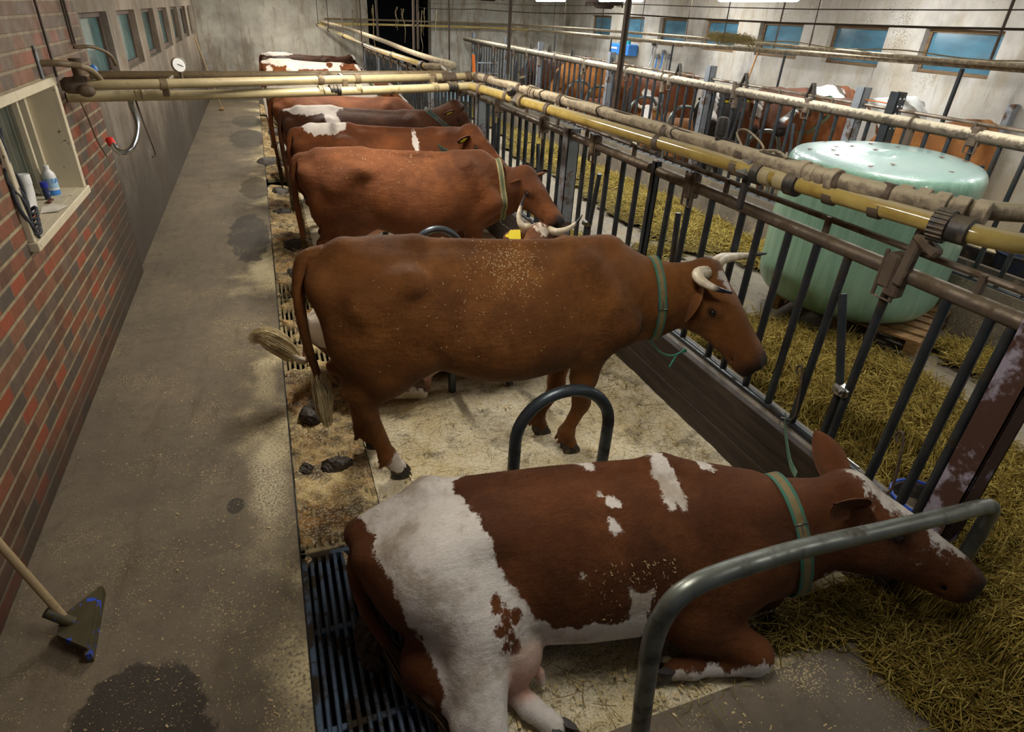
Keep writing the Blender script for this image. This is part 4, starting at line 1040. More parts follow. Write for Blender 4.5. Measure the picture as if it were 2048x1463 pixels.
def brick_mat():
    m, nt, b = new_mat('brick_wall'); g = N(nt); p = g.geo(); X, Y, Z = g.sep(p)
    bw, bh = .215, .0935
    v = g.math('DIVIDE', Z, bh); row = g.math('FLOOR', v)
    u = g.math('ADD', g.math('DIVIDE', Y, bw), g.math('MULTIPLY', g.math('MODULO', row, 2.0), .5)); col = g.math('FLOOR', u)
    fu, fv = g.math('FRACT', u), g.math('FRACT', v)
    du = g.math('MULTIPLY', g.math('MINIMUM', fu, g.math('SUBTRACT', 1.0, fu)), bw); dv = g.math('MULTIPLY', g.math('MINIMUM', fv, g.math('SUBTRACT', 1.0, fv)), bh)
    wob = g.math('MULTIPLY', g.math('SUBTRACT', g.noise(p, 40, 3), .5), .006)
    mu = g.ramp(g.math('ADD', du, wob), .0015, .004, .45, 1.0); mv = g.ramp(g.math('ADD', dv, wob), .008, .012)
    mask = g.math('MULTIPLY', mu, mv)
    wn = g.n('ShaderNodeTexWhiteNoise', noise_dimensions='2D'); g.set(wn.inputs['Vector'], g.comb(col, row, 0.0)); r = wn.outputs['Value']
    cr = g.n('ShaderNodeValToRGB'); cr.color_ramp.interpolation = 'CONSTANT'; g.set(cr.inputs[0], r)
    cols = [(0, '#64422f'), (.2, '#7c4830'), (.36, '#54483c'), (.55, '#7a5038'), (.7, '#8e462b'), (.84, '#625142')]
    while len(cr.color_ramp.elements) < len(cols): cr.color_ramp.elements.new(1)
    for e, (q, h) in zip(cr.color_ramp.elements, cols): e.position = q; e.color = (*srgb(h), 1)
    n1 = g.noise(p, 9, 6, .7); n2 = g.noise(p, .9, 4)
    c = g.mix(g.math('MULTIPLY', g.ramp(n1, .45, .75), .5), cr.outputs[0], srgb('#3e342b'))
    c = g.mix(mask, g.mix(g.ramp(n1, .3, .7), srgb('#a09070'), srgb('#786a52')), c)
    c = g.mix(g.math('MULTIPLY', g.ramp(g.math('ADD', Z, g.math('MULTIPLY', g.math('SUBTRACT', n2, .5), 1.2)), 1.55, 2.3), .55), c, srgb('#6b5c4c'))      # dust film on the upper courses
    c = g.mix(g.math('MULTIPLY', g.ramp(g.math('ADD', Z, g.math('MULTIPLY', g.math('SUBTRACT', n1, .5), .5)), .0, .45, 1, 0), .8), c, srgb('#2e251a'))
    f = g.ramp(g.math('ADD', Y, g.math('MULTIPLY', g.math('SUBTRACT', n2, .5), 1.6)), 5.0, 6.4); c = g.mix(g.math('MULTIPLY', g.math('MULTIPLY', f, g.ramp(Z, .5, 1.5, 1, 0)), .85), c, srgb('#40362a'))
    g.set(b.inputs['Base Color'], c); g.set(b.inputs['Roughness'], g.ramp(n1, .3, .7, .55, .85))
    g.set(b.inputs['Normal'], g.bump(g.math('ADD', mask, g.math('MULTIPLY', n1, .35)), .6, .008))
    return m

def wood_mat(name, c1, c2, axis=1, rough=.75, s=1.0, boards=None):
    m, nt, b = new_mat(name); g = N(nt); p = g.geo()
    sc = [16, 16, 16]; sc[axis] = 1.2
    n = g.noise(g.map(p, [q * s for q in sc]), 1.6, 5, .6, .4); n2 = g.noise(p, 3, 4)
    c = g.mix(g.ramp(n, .32, .68), srgb(c1), srgb(c2)); c = g.mix(g.math('MULTIPLY', g.ramp(n2, .5, .75), .4), c, tuple(q * .5 for q in srgb(c1)))
    g.set(b.inputs['Base Color'], c); b.inputs['Roughness'].default_value = rough
    g.set(b.inputs['Normal'], g.bump(n, .3, .004)); return m

def pipe_glass(name):
    m, nt, b = new_mat(name); g = N(nt); o = g.obj(); n = g.noise(o, 5, 5, .65)
    c = g.mix(g.ramp(n, .3, .75), srgb('#b09b58'), srgb('#8c7436')); nz = g.sep(g.n('ShaderNodeNewGeometry').outputs['Normal'])[2]
    c = g.mix(g.math('MULTIPLY', g.ramp(g.math('ADD', nz, g.math('MULTIPLY', g.math('SUBTRACT', n, .5), .8)), .55, .95), .55), c, srgb('#c9bfa6'))
    g.set(b.inputs['Base Color'], c); b.inputs['Roughness'].default_value = .16; b.inputs['Coat Weight'].default_value = .6; b.inputs['Coat Roughness'].default_value = .06
    b.inputs['Subsurface Weight'].default_value = .0
    return m

def glass_mat(name, col, rough=.12):
    m, nt, b = new_mat(name); g = N(nt); o = g.geo()
    c = g.mix(g.ramp(g.noise(g.map(o, (1, 1, 3)), 1.6, 4), .3, .7), srgb(col), tuple(x * .6 for x in srgb(col)))
    c = g.mix(g.math('MULTIPLY', g.ramp(g.noise(o, 12, 5, .7), .5, .8), .35), c, srgb('#7a7a6a'))
    g.set(b.inputs['Base Color'], c); b.inputs['Roughness'].default_value = rough; b.inputs['Coat Weight'].default_value = .5; b.inputs['Coat Roughness'].default_value = .05
    return m

def bale_mat():
    m, nt, b = new_mat('stretch_film'); g = N(nt); o = g.obj(); X, Y, Z = g.sep(o)
    n = g.noise(g.map(o, (6, 6, .6)), 3, 5, .6, .3); n2 = g.noise(o, 14, 5, .65)
    c = g.mix(g.ramp(n, .3, .7), srgb('#7ba48c'), srgb('#93baa4'))
    c = g.mix(g.ramp(g.math('ADD', Z, g.math('MULTIPLY', n2, .05)), 1.30, 1.345), c, srgb('#7f9690'))
    v = g.noise(g.map(o, (7, 7, 20), (2.1, .4, 0)), 1.2, 4); f = g.math('MULTIPLY', g.ramp(v, .68, .70), g.ramp(Z, .12, .3, 1, 0)); c = g.mix(f, c, srgb('#1f3f2c'))
    g.set(b.inputs['Base Color'], c); b.inputs['Roughness'].default_value = .36; b.inputs['Coat Weight'].default_value = .5; b.inputs['Coat Roughness'].default_value = .12
    w = g.noise(g.map(o, (9, 9, 2.2)), 2.5, 4, .6, 1.2)
    g.set(b.inputs['Normal'], g.bump(g.math('ADD', w, g.math('MULTIPLY', n2, .35)), .30, .02))
    return m

def hay_mat(name, cs, base=False):
    m, nt, b = new_mat(name); g = N(nt)
    if base:
        p = g.geo(); n = g.noise(g.map(p, (40, 14, 30), rot=(0, 0, .6)), 1.0, 5, .7); n2 = g.noise(g.map(p, (12, 44, 30), rot=(0, 0, .2)), 1.0, 5, .7)
        t = g.math('MAXIMUM', n, n2)
        c = g.mix(g.ramp(t, .42, .72), srgb(cs[0]), srgb(cs[1])); c = g.mix(g.ramp(g.noise(p, 3, 3), .4, .7), c, srgb(cs[2]))
        g.set(b.inputs['Normal'], g.bump(t, 1.0, .04))
    else:
        t = g.attr('tone', 'Fac'); cr = g.n('ShaderNodeValToRGB'); g.set(cr.inputs[0], t)
        while len(cr.color_ramp.elements) < len(cs): cr.color_ramp.elements.new(1)
        for i, (e, h) in enumerate(zip(cr.color_ramp.elements, cs)): e.position = i / (len(cs) - 1); e.color = (*srgb(h), 1)
        c = cr.outputs[0]
    g.set(b.inputs['Base Color'], c); b.inputs['Roughness'].default_value = .75; b.inputs['Specular IOR Level'].default_value = .25
    return m

def emis(name, col, s):
    m = bpy.data.materials.new(name); m.use_nodes = True; nt = m.node_tree; nt.nodes.clear(); o = nt.nodes.new('ShaderNodeOutputMaterial'); e = nt.nodes.new('ShaderNodeEmission')
    e.inputs[0].default_value = (*col, 1); e.inputs[1].default_value = s; nt.links.new(e.outputs[0], o.inputs[0]); return m

def S(o): o['kind'] = 'structure'; return o

def wall_with_holes(name, mat, axis_x, thick, y0, y1, z0, z1, holes):
    """a wall in the plane x = const pierced by window openings (y0, y1, z0, z1)"""
    mb = MB(); xs = (axis_x + thick / 2)
    ys = sorted({y0, y1, *[h[0] for h in holes], *[h[1] for h in holes]}); zs = sorted({z0, z1, *[h[2] for h in holes], *[h[3] for h in holes]})
    for a, b in zip(ys[:-1], ys[1:]):
        run = None
        for c, d in zip(zs[:-1], zs[1:]):
            inside = any(h[0] <= a and b <= h[1] and h[2] <= c and d <= h[3] for h in holes)
            if not inside:
                run = (c, d) if run is None else (run[0], d)
            elif run is not None:
                mb.box((xs, (a + b) / 2, sum(run) / 2), (abs(thick), b - a, run[1] - run[0])); run = None
        if run is not None: mb.box((xs, (a + b) / 2, sum(run) / 2), (abs(thick), b - a, run[1] - run[0]))
    return S(mb.build(name, mat, sharp=None))

def window_obj(n, x, sgn, y0, y1, z0, z1, frame, glass, depth=.16, fw=.055):
    """sgn = +1 when the room lies on the +x side"""
    f = MB(); xx = x - sgn * depth
    for c, s in (((xx, (y0 + y1) / 2, z1 - fw / 2), (.06, y1 - y0, fw)), ((xx, (y0 + y1) / 2, z0 + fw / 2), (.06, y1 - y0, fw)), ((xx, y0 + fw / 2, (z0 + z1) / 2), (.06, fw, z1 - z0 - 2 * fw)), ((xx, y1 - fw / 2, (z0 + z1) / 2), (.06, fw, z1 - z0 - 2 * fw))):
        f.box(c, s, bev=.006)
    o = S(f.build('window_%d' % n, frame)); p = MB().box((xx - sgn * .01, (y0 + y1) / 2, (z0 + z1) / 2), (.012, y1 - y0 - fw, z1 - z0 - fw)).build('pane', glass, o)
    return o

LWIN = [(7.15, 8.45), (9.05, 10.35), (10.95, 12.25), (12.85, 14.15), (14.75, 16.05), (16.65, 17.95), (18.5, 19.8)]
RWIN = [(4.62, 5.83), (6.5, 7.71), (8.38, 9.59), (10.24, 11.43), (12.1, 13.3), (13.98, 15.16), (15.9, 16.95), (17.7, 18.95)]
def shell():
    M = MAT
    M['aisle'] = floor_mat('aisle_concrete', '#63594a', '#766a56', [(-.27, 3.15, .13, .55, '#cfc3a0'), (-.26, 6.75, .15, .5, '#cfc3a0'), (-.26, 4.3, .09, .4, '#b5a882'), (-.80, 1.66, .28, .38, '#1d1711'), (-.38, 7.9, .24, .95, '#2b241a'), (-.30, 10.3, .22, .7, '#3d3218'), (-.42, 14.5, .36, 1.1, '#40382a'), (-.46, 16.8, .33, .9, '#4a4232'), (-.45, 2.95, .045, .07, '#2c271c')], near_gutter=True)
    M['slab'] = floor_mat('slab_concrete', '#665c4e', '#776c5c', [], .03)
    M['alley'] = floor_mat('alley_concrete', '#857a68', '#948977', [], .03, '#9a8448')
    M['bed'] = bedding_mat('shavings_bedding', amt=.50)
    M['gutterfill'] = bedding_mat('gutter_bedding', '#d2bb82', '#94692c', '#1d150c', .44)
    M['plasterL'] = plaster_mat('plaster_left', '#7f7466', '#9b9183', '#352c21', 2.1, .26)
    M['plasterF'] = plaster_mat('plaster_far', '#98948a', '#b4b1a6', '#5f584a', 1.3, .3)
    M['plasterR'] = plaster_mat('plaster_right', '#a8a297', '#bcb8b1', '#948771', 1.7, .34, '#a39680')
    M['brick'] = brick_mat(); M['ceil'] = plaster_mat('ceiling_board', '#8b877c', '#9b978c', '#8b877c', -5, .1)
    M['frameW'] = simple('old_white_paint', srgb('#cfc4a8'), .55, var=.12, scale=5, dirt=srgb('#5e5038'), dscale=18, dth=(.62, .7))
    M['frameB'] = wood_mat('brown_frame', '#5b4630', '#7a6040', 1); M['frameG'] = wood_mat('grey_brown_frame', '#4f423a', '#6a5848', 2)
    M['paneL'] = glass_mat('pane_teal', '#5f8d8f'); M['paneR'] = glass_mat('pane_blue', '#4a7488'); M['paneB'] = glass_mat('pane_dark', '#3d4640', .05)  # teal and blue panes are opaque, dusk sky light put into their colour
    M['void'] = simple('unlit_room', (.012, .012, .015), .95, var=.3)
    S(MB().box(((XL + XG0) / 2 - .2, (YB + YF) / 2, -.15), (XG0 - XL + .4, YF - YB, .3)).build('floor', M['aisle'], sharp=None))
    S(MB().box(((XG0 + XG1) / 2, (YB + YF) / 2, -.40), (XG1 - XG0, YF - YB, .1)).build('floor', simple('gutter_slurry', srgb('#17130d'), .5, var=.3), sharp=None))
    # bedded stalls: a gently uneven surface
    nx, ny = 46, 360; xs = np.linspace(XG1, 2.62, nx); ys = np.linspace(1.12, YF, ny); X, Y = np.meshgrid(xs, ys, indexing='ij')
    Zs = .012 * np.sin(X * 5 + np.sin(Y * 3)) * np.sin(Y * 4.3 + X) + .008 * np.sin(X * 17 + 2 * np.sin(Y * 9)) * np.sin(Y * 21) - .008
    vs = np.stack([X, Y, Zs], -1).reshape(-1, 3); idx = np.arange(nx * ny).reshape(nx, ny)
    qs = np.stack([idx[:-1, :-1], idx[1:, :-1], idx[1:, 1:], idx[:-1, 1:]], -1).reshape(-1, 4)
    o = S(link_mesh('floor', quads_mesh('floor', vs, qs), M['bed']))
    S(MB().box((1.48, (1.12 + YF) / 2, -.19), (2.3, YF - 1.12, .28)).build('floor', M['slab'], sharp=None))
    S(MB().box((2.0, (YB + 1.12) / 2, -.15), (3.34, 1.12 - YB, .34)).build('floor', M['slab'], sharp=None))           # bare slab in front of the first stall
    S(MB().box(((2.64 + XF2) / 2, (YB + YF) / 2 + .3, -.1), (XF2 - 2.64, YF - YB - .6, .2 + ZA)).build('floor', M['alley'], sharp=None))
    S(MB().box(((XF2 + XR) / 2, (YB + YF) / 2, ZR / 2 - .15), (XR - XF2, YF - YB, .3 + ZR)).build('floor', M['bed'], sharp=None))
    S(MB().box(((XL + XR) / 2, (YB + YF) / 2, ZC + .05), (XR - XL + .8, YF - YB, .1)).build('ceiling', M['ceil'], sharp=None))
    wall_with_holes('wall_left', M['plasterL'], XL, -.4, 6.9, YF, -.2, ZC, [(a, b, 1.72, 2.33) for a, b in LWIN])
    wall_with_holes('wall_left', M['brick'], XL + .035, -.45, YB, 6.9, -.2, ZC, [(4.24, 5.56, 1.18, 1.93)])
    wall_with_holes('wall_right', M['plasterR'], XR, .4, YB, YF, -.2, ZC, [(a, b, 2.10, 2.70) for a, b in RWIN])
    mb = MB()
    mb.box(((XL + 2.76) / 2, YF + .2, (ZC - .2) / 2), (2.76 - XL + .8, .4, ZC + .2)); mb.box(((5.45 + XR) / 2, YF + .2, (ZC - .2) / 2), (XR - 5.45 + .8, .4, ZC + .2)); mb.box((4.1, YF + .2, 3.22), (2.7, .4, .26))
    S(mb.build('wall_far', M['plasterF'], sharp=None))
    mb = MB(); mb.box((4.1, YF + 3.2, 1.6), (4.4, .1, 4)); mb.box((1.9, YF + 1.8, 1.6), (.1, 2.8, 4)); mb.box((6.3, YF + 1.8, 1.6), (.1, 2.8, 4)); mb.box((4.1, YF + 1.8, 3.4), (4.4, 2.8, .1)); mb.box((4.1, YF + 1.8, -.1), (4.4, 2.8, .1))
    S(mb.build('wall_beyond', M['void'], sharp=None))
    n = 1
    for a, b in LWIN: window_obj(n, XL, 1, a, b, 1.72, 2.33, M['frameG'], M['paneL'], .09); n += 1
    for a, b in RWIN: window_obj(n, XR, -1, a, b, 2.10, 2.70, M['frameB'], M['paneR'], .13, .05); n += 1
    # white framed opening in the brick wall with a deep sill
    x = XL + .035; f = MB(); y0, y1, z0, z1 = 4.24, 5.56, 1.18, 1.93; t = .055
    f.box((x + .008, (y0 + y1) / 2, z1 + t / 2 - .02), (.05, y1 - y0 + .1, t), bev=.005); f.box((x + .012, (y0 + y1) / 2, z0 - t / 2 + .02), (.075, y1 - y0 + .1, t), bev=.005)
    f.box((x + .008, y0 - t / 2 + .02, (z0 + z1) / 2), (.05, t, z1 - z0 - .04), bev=.005); f.box((x + .008, y1 + t / 2 - .02, (z0 + z1) / 2), (.05, t, z1 - z0 - .04), bev=.005)
    f.box((x - .13, y1 - .011, (z0 + z1) / 2), (.24, .02, z1 - z0)); f.box((x - .13, y0 + .011, (z0 + z1) / 2), (.24, .02, z1 - z0)); f.box((x - .13, (y0 + y1) / 2, z0 + .011), (.24, y1 - y0, .02)); f.box((x - .13, (y0 + y1) / 2, z1 - .011), (.24, y1 - y0, .02))
    f.box((x - .19, y1 - .035, (z0 + z1) / 2), (.05, .035, z1 - z0), bev=.004); f.box((x - .19, y1 - .20, (z0 + z1) / 2), (.04, .03, z1 - z0), bev=.004)
    o = S(f.build('window_%d' % n, M['frameW'])); MB().box((x - .235, (y0 + y1) / 2, (z0 + z1) / 2), (.012, y1 - y0 - .02, z1 - z0 - .02)).build('pane', M['paneB'], o)
    # near-black strip painted in for the shadowed gap along the gutter's aisle edge
    S(MB().box((XG0 - .004, (YB + YF) / 2, -.10), (.024, YF - YB, .19)).build('gap_shade_1', simple('gap_shade_black', srgb('#1c1813'), .6, .3, .3, 12)))
# ------------------------------------------------------------------ steelwork
def steel_mats():
    M = MAT
    M['rail'] = simple('rail_steel', srgb('#6e6257'), .42, .55, .3, 9, dirt=srgb('#5a4a38'), dscale=7, dth=(.45, .65), dust=(srgb('#85765f'), .55))
    M['bar'] = simple('bar_steel', srgb('#454a4e'), .36, .6, .35, 8, dirt=srgb('#3f352a'), dscale=6, dth=(.5, .68))
    M['post'] = simple('post_galvanised', srgb('#85898e'), .5, .35, .25, 7, dirt=srgb('#5a4534'), dscale=5, dth=(.5, .62))
    M['postR'] = simple('post_rusty_foot', srgb('#a79fae'), .5, .25, .2, 7, dirt=srgb('#4a3024'), dscale=3.2, dth=(.42, .5))
    M['hoop'] = simple('hoop_pipe', srgb('#7c8078'), .36, .6, .3, 7, dirt=srgb('#4a453c'), dscale=5, dth=(.45, .7))
    M['hoopd'] = simple('hoop_pipe_dark', srgb('#4e565c'), .34, .6, .3, 7, dirt=srgb('#332e28'), dscale=5, dth=(.45, .7))
    M['dusty'] = simple('dusty_pipe', srgb('#7d6f5c'), .9, 0, .25, 12, bump=.8, bscale=45, dirt=srgb('#9a8c74'), dscale=16, dth=(.45, .6), dust=(srgb('#c0b294'), .8))
    M['dusty2'] = simple('very_dusty_pipe', srgb('#6b5f4f'), .95, 0, .3, 12, bump=1.0, bscale=30, dirt=srgb('#463c30'), dscale=12, dth=(.5, .62), dust=(srgb('#cbbfa4'), .95))
    M['glassy'] = pipe_glass('milk_pipe_plastic')
    M['pvc'] = simple('yellowed_pvc', srgb('#a2946e'), .4, 0, .2, 6, dirt=srgb('#6a5838'), dscale=9, dth=(.58, .7), dust=(srgb('#bfae88'), .4))
    M['pvcl'] = simple('pale_pvc', srgb('#b3a57c'), .25, 0, .15, 6, dirt=srgb('#7d6c46'), dscale=8, dth=(.6, .72), dust=(srgb('#cfc3a0'), .3))
    M['pvcd'] = simple('brown_pvc', srgb('#75654a'), .5, 0, .25, 6, dirt=srgb('#5a4a34'), dscale=9, dth=(.5, .66))
    M['rubber'] = simple('black_rubber', srgb('#2a2724'), .55, 0, .2, 10, dirt=srgb('#5c4f3e'), dscale=9, dth=(.5, .65), dust=(srgb('#7c6e58'), .55))
    M['bracket'] = simple('dirty_bracket', srgb('#5c4d3e'), .7, .2, .25, 12, dirt=srgb('#7d6c54'), dscale=9, dth=(.5, .7), bump=.4)
    M['rodb'] = simple('hanger_rod', srgb('#4c4034'), .7, .2, .3, 10)
    M['cobweb'] = simple('dusty_cobweb', srgb('#7d6d4c'), .95, 0, .3, 20)
    M['plank'] = wood_mat('kerb_plank', '#261d15', '#3f3226', 1, .7)
    M['blue'] = simple('blue_paint', srgb('#3f86d8'), .4, 0, .1, 4); M['bluep'] = simple('blue_plastic', srgb('#22324f'), .45, 0, .2, 6, dirt=srgb('#4a4438'), dscale=9)
    M['white'] = simple('white_plastic', srgb('#dcdcda'), .4, 0, .05, 5); M['red'] = simple('red_plastic', srgb('#c8261a'), .45); M['orange'] = simple('orange_plastic', srgb('#e8741a'), .45)
    M['chrome'] = simple('bright_steel', srgb('#c3ccd4'), .2, 1.0, .1, 8)
    M['bluegrate'] = simple('grate_steel', srgb('#586a80'), .42, .5, .3, 9, dirt=srgb('#3a3022'), dscale=7, dth=(.46, .6))
    M['grated'] = simple('shavings_covered_grate', srgb('#9a8a64'), .9, 0, .3, 14, dirt=srgb('#3f3526'), dscale=10, dth=(.52, .64))
    M['dung'] = simple('dung', srgb('#35291a'), .6, 0, .35, 14, bump=1.0, bscale=22, dirt=srgb('#4a4024'), dscale=10, dth=(.55, .7))
    M['pallet'] = wood_mat('pallet_wood', '#7a5c36', '#a07c4c', 0, .8)
    M['handle'] = simple('pale_wood_handle', srgb('#a8916a'), .6, 0, .15, 9, dirt=srgb('#5a4a2c'), dscale=12, dth=(.55, .65))

BARS = [1.34, 1.43, 1.625, 1.91, 2.18, 2.39, 2.605, 2.84, 3.01, 3.32, 3.56, 3.80, 4.27, 4.51, 4.77, 5.03, 5.23, 5.76, 5.98, 6.2, 6.47, 6.70, 6.90, 7.15, 7.41, 7.62, 7.83, 8.05]
LOCKS = {1.91: 2.14, 3.56: 3.66, 5.03: 4.9, 6.20: 6.33, 7.62: 7.74}
def fence_panel(x, y0, y1, zb, zt, bars, locks, label, rr=.038, br=.023, rod=True, dusty=False):
    t = empty('headlock_fence', (x, y0, 0)); tag(t, label, 'fence')
    W = lambda X, Y, Z: V(X - x, Y - y0, Z)
    MB().tube([W(x, y0, zt), W(x, y1, zt)], rr, 12).build('top_rail', MAT['rail'], t)
    MB().tube([W(x, y0, zb), W(x, y1, zb)], rr * .8, 10).build('bottom_rail', MAT['bar'], t)
    if rod:
        o = MB().tube([W(x + .03, y0, zt + .105), W(x + .03, y1, zt + .105)], .017, 8).build('lock_rod', MAT['rail'], t)
        for yy in np.arange(y0 + .3, y1 - .1, .85): MB().box(W(x + .02, yy, zt + .06), (.03, .03, .12), bev=.004).build('rod_support', MAT['rail'], o)
    for y in bars:
        b = MB().tube([W(x, y, zb), W(x, y, zt)], br, 10).build('bar', MAT['bar'], t)
        if y in locks:
            m = MB(); m.box(W(x - .005, y, zt + .0), (.10, .075, .17), bev=.012); m.tube([W(x - .03, y - .05, zt + .09), W(x - .03, y - .05, zt - .14), W(x - .03, y + .05, zt - .14), W(x - .03, y + .05, zt + .09)], .010, 6)
            m.build('latch', MAT['bracket'], b)
            ym = locks[y]; s = 1 if ym > y else -1
            p = MB(); zm = zb + .36 * (zt - zb)
            p.tube([W(x, ym, zt - .22), W(x, y + s * .055, zm)], br * .95, 10); p.tube([W(x, y + s * .05, zm), W(x, y + s * .05, zb)], br * .95, 10)
            l = p.build('lock_bar', MAT['bar'], t); q = MB(); q.box(W(x - .01, y + s * .028, zm), (.07, .09, .06), bev=.012); q.lathe([(.016, 0), (.016, .012), (.008, .014)], W(x - .045, y + s * .02, zm), 10, (-1, 0, 0)); q.build('pivot_bolt', MAT['steel'], l)
    return t

def fences():
    posts = [1.235, 4.05, 5.555, 8.4, 11.1, 13.8, 16.4, 18.6]
    lab = ['rusty grey fence post at the near end of the left rails', 'slim post of the left rails beside the horned brown cow', 'pale grey post of the left rails beside the chestnut cow with tan collar', 'bluish post where the milk pipe turns across the aisle',
           'first blue grey post of the left rails beyond the crossing pipes', 'second blue grey post of the left rails beyond the crossing pipes', 'third blue grey post of the left rails beyond the crossing pipes', 'last blue grey post of the left rails near the far wall']
    for i, (y, l) in enumerate(zip(posts, lab)):
        w = .055 if i == 1 else .125
        t = MB(); ht = 1.62 if i != 0 else 1.75
        z0 = .0; 
        for dx, sx, sy in ((0, w, .014), ):       # a channel: web and two flanges
            if i == 0: z0 = .475
            t.box((0, -w / 2 + .007, (ht + z0) / 2), (w, .014, ht - z0), bev=.003); t.box((-w / 2 + .007, .0, (ht + z0) / 2), (.014, w, ht - z0), bev=.003); t.box((w / 2 - .007, .0, (ht + z0) / 2), (.014, w, ht - z0), bev=.003)
        o = t.build('fence_post', MAT['postR'] if i == 0 else MAT['bar' if i == 1 else 'post'], None, loc=(XF + .01, y, 0)); tag(o, l, 'post', 'posts of the left rails')
    seg = list(zip(posts[:-1], posts[1:]))
    labs = ['near section of the left headlock rails in front of the bale', 'second section of the left headlock rails, beside the chestnut cow', 'third section of the left headlock rails, before the crossing pipes', 'section of left rails just beyond the crossing pipes',
            'left rails two sections beyond the crossing pipes', 'left rails three sections beyond the crossing pipes', 'farthest section of the left rails by the far wall']
    for (a, b), l in zip(seg, labs):
        if a < 8: bs = [y for y in BARS if a < y < b and (abs(y - a) > .05)]; lk = LOCKS
        else:
            n = int((b - a) / .23); bs = [a + (b - a) * (i + 1) / (n + 1) for i in range(n)]; lk = {bs[n // 3]: bs[n // 3] + .1, bs[2 * n // 3]: bs[2 * n // 3] + .1}
        fence_panel(XF, a + .06 if a > 1.3 else a, b - .06, .47, 1.555, bs, lk, l)
    # plank kerb along the rails
    t = empty('feed_kerb', (2.62, 1.25, 0)); tag(t, 'dark plank kerb under the left headlock rails', 'kerb')
    for i, (z0, z1) in enumerate(((0, .16), (.162, .315), (.317, .47))):
        MB().box((0 + .004 * (i % 2), 9.5, (z0 + z1) / 2), (.05, 19.0, z1 - z0), bev=.004).build('plank', MAT['plank'], t)
    MB().box((.10, 9.5, .455), (.17, 19.0, .03), bev=.008).build('cap', MAT['rubber'], t)
    # far rails
    fp = [1.1, 4.9, 5.33, 7.99, 10.94, 14.28, 16.5, 19.4]
    fl = ['post of the far rails hidden behind the near pipe elbow', 'perforated dark post of the far rails above the bale', 'grey channel post of the far rails above the bale', 'grey post of the far rails left of the leaning wooden stick', 'blue grey post of the far rails under the blue box', 'grey post of the far rails before the tan cow', 'blue grey post of the far rails by the grey gate', 'farthest post of the far rails']
    for i, (y, l) in enumerate(zip(fp, fl)):
        t = MB(); w = .11; ht = 2.06
        t.box((0, -w / 2 + .006, ht / 2), (w, .012, ht), bev=.003); t.box((-w / 2 + .006, 0, ht / 2), (.012, w, ht), bev=.003); t.box((w / 2 - .006, 0, ht / 2), (.012, w, ht), bev=.003)
        o = t.build('fence_post', MAT['bar'] if i == 1 else MAT['post'], None, loc=(XF2 + .03, y, 0)); tag(o, l, 'post', 'posts of the far rails')
        if i == 1:
            for k in range(5):
                for q in (-1, 1): MB().lathe([(.009, 0), (.009, .002)], V(q * .028, -w / 2 - .002, 2.0 - k * .07), 8, (0, -1, 0)).build('punched_hole', MAT['white'], o)
    fl2 = ['near section of the far rails to the right of the bale', 'short section of the far rails between two close posts', 'section of the far rails behind the bale', 'section of the far rails in front of the horned cow', 'section of the far rails with the brown cow', 'section of the far rails before the big tan cow', 'far section of the far rails', 'last section of the far rails']
    for (a, b), l in zip(zip(fp[:-1], fp[1:]), fl2):
        n = max(1, int((b - a) / .24)); bs = [a + (b - a) * (i + 1) / (n + 1) for i in range(n)]
        lk = {bs[n // 4]: bs[n // 4] + .16, bs[3 * n // 4]: bs[3 * n // 4] - .16} if n > 5 else {}
        fence_panel(XF2, a + .06, b - .06, .60, 1.79, bs, lk, l, .030, .022, True)
    t = empty('feed_kerb', (XF2, 2, 0)); tag(t, 'low concrete kerb under the far rails', 'kerb'); MB().box((.03, 9.2, .33), (.12, 18.4, .55), bev=.01).build('kerb_stone', MAT['slab'], t)
    for k, y in enumerate((6.03, 7.22, 8.76, 10.92, 12.55, 13.74, 14.8)):
        m = MB()
        for q in (-1, 1): m.box((0, q * .045, .10), (.05, .02, .24), rot=np.array([[1, 0, 0], [0, math.cos(q * .35), -math.sin(q * .35)], [0, math.sin(q * .35), math.cos(q * .35)]]), bev=.004)
        m.box((0, 0, .01), (.07, .14, .05), bev=.006)
        o = m.build('latch_bracket', MAT['rubber'], None, loc=(XF2 + .02, y, 1.80 + .02)); tag(o, 'black latch bracket standing on the dusty far pipe, %s from the viewer' % ['nearest', 'second', 'third', 'fourth', 'fifth', 'sixth', 'farthest'][k], 'bracket', 'latch brackets on the far rails')

def hoop(y, x0, x1, zt, r, label, mat='hoopd', z0=-.03, group='stall divider hoops', x=None, bow=.28):
    pts = [V(x0, y, z0), V(x0, y, zt - bow)]
    n = 10
    for i in range(1, n): a = PI * i / (2 * n); pts.append(V(x0 + min(bow, (x1 - x0) / 2) * (1 - math.cos(a)), y, zt - bow + bow * math.sin(a)))
    pts.append(V((x0 + x1) / 2, y, zt))
    for i in range(1, n): a = PI / 2 * (1 - i / n); pts.append(V(x1 - min(bow, (x1 - x0) / 2) * (1 - math.cos(a)), y, zt - bow + bow * math.sin(a)))
    pts += [V(x1, y, zt - bow), V(x1, y, z0)]
    o = MB().tube([p - V(x0, y, 0) for p in pts], r, 14).build('stall_divider', MAT[mat], None, 60, loc=(x0, y, 0)); tag(o, label, 'stall divider', group)

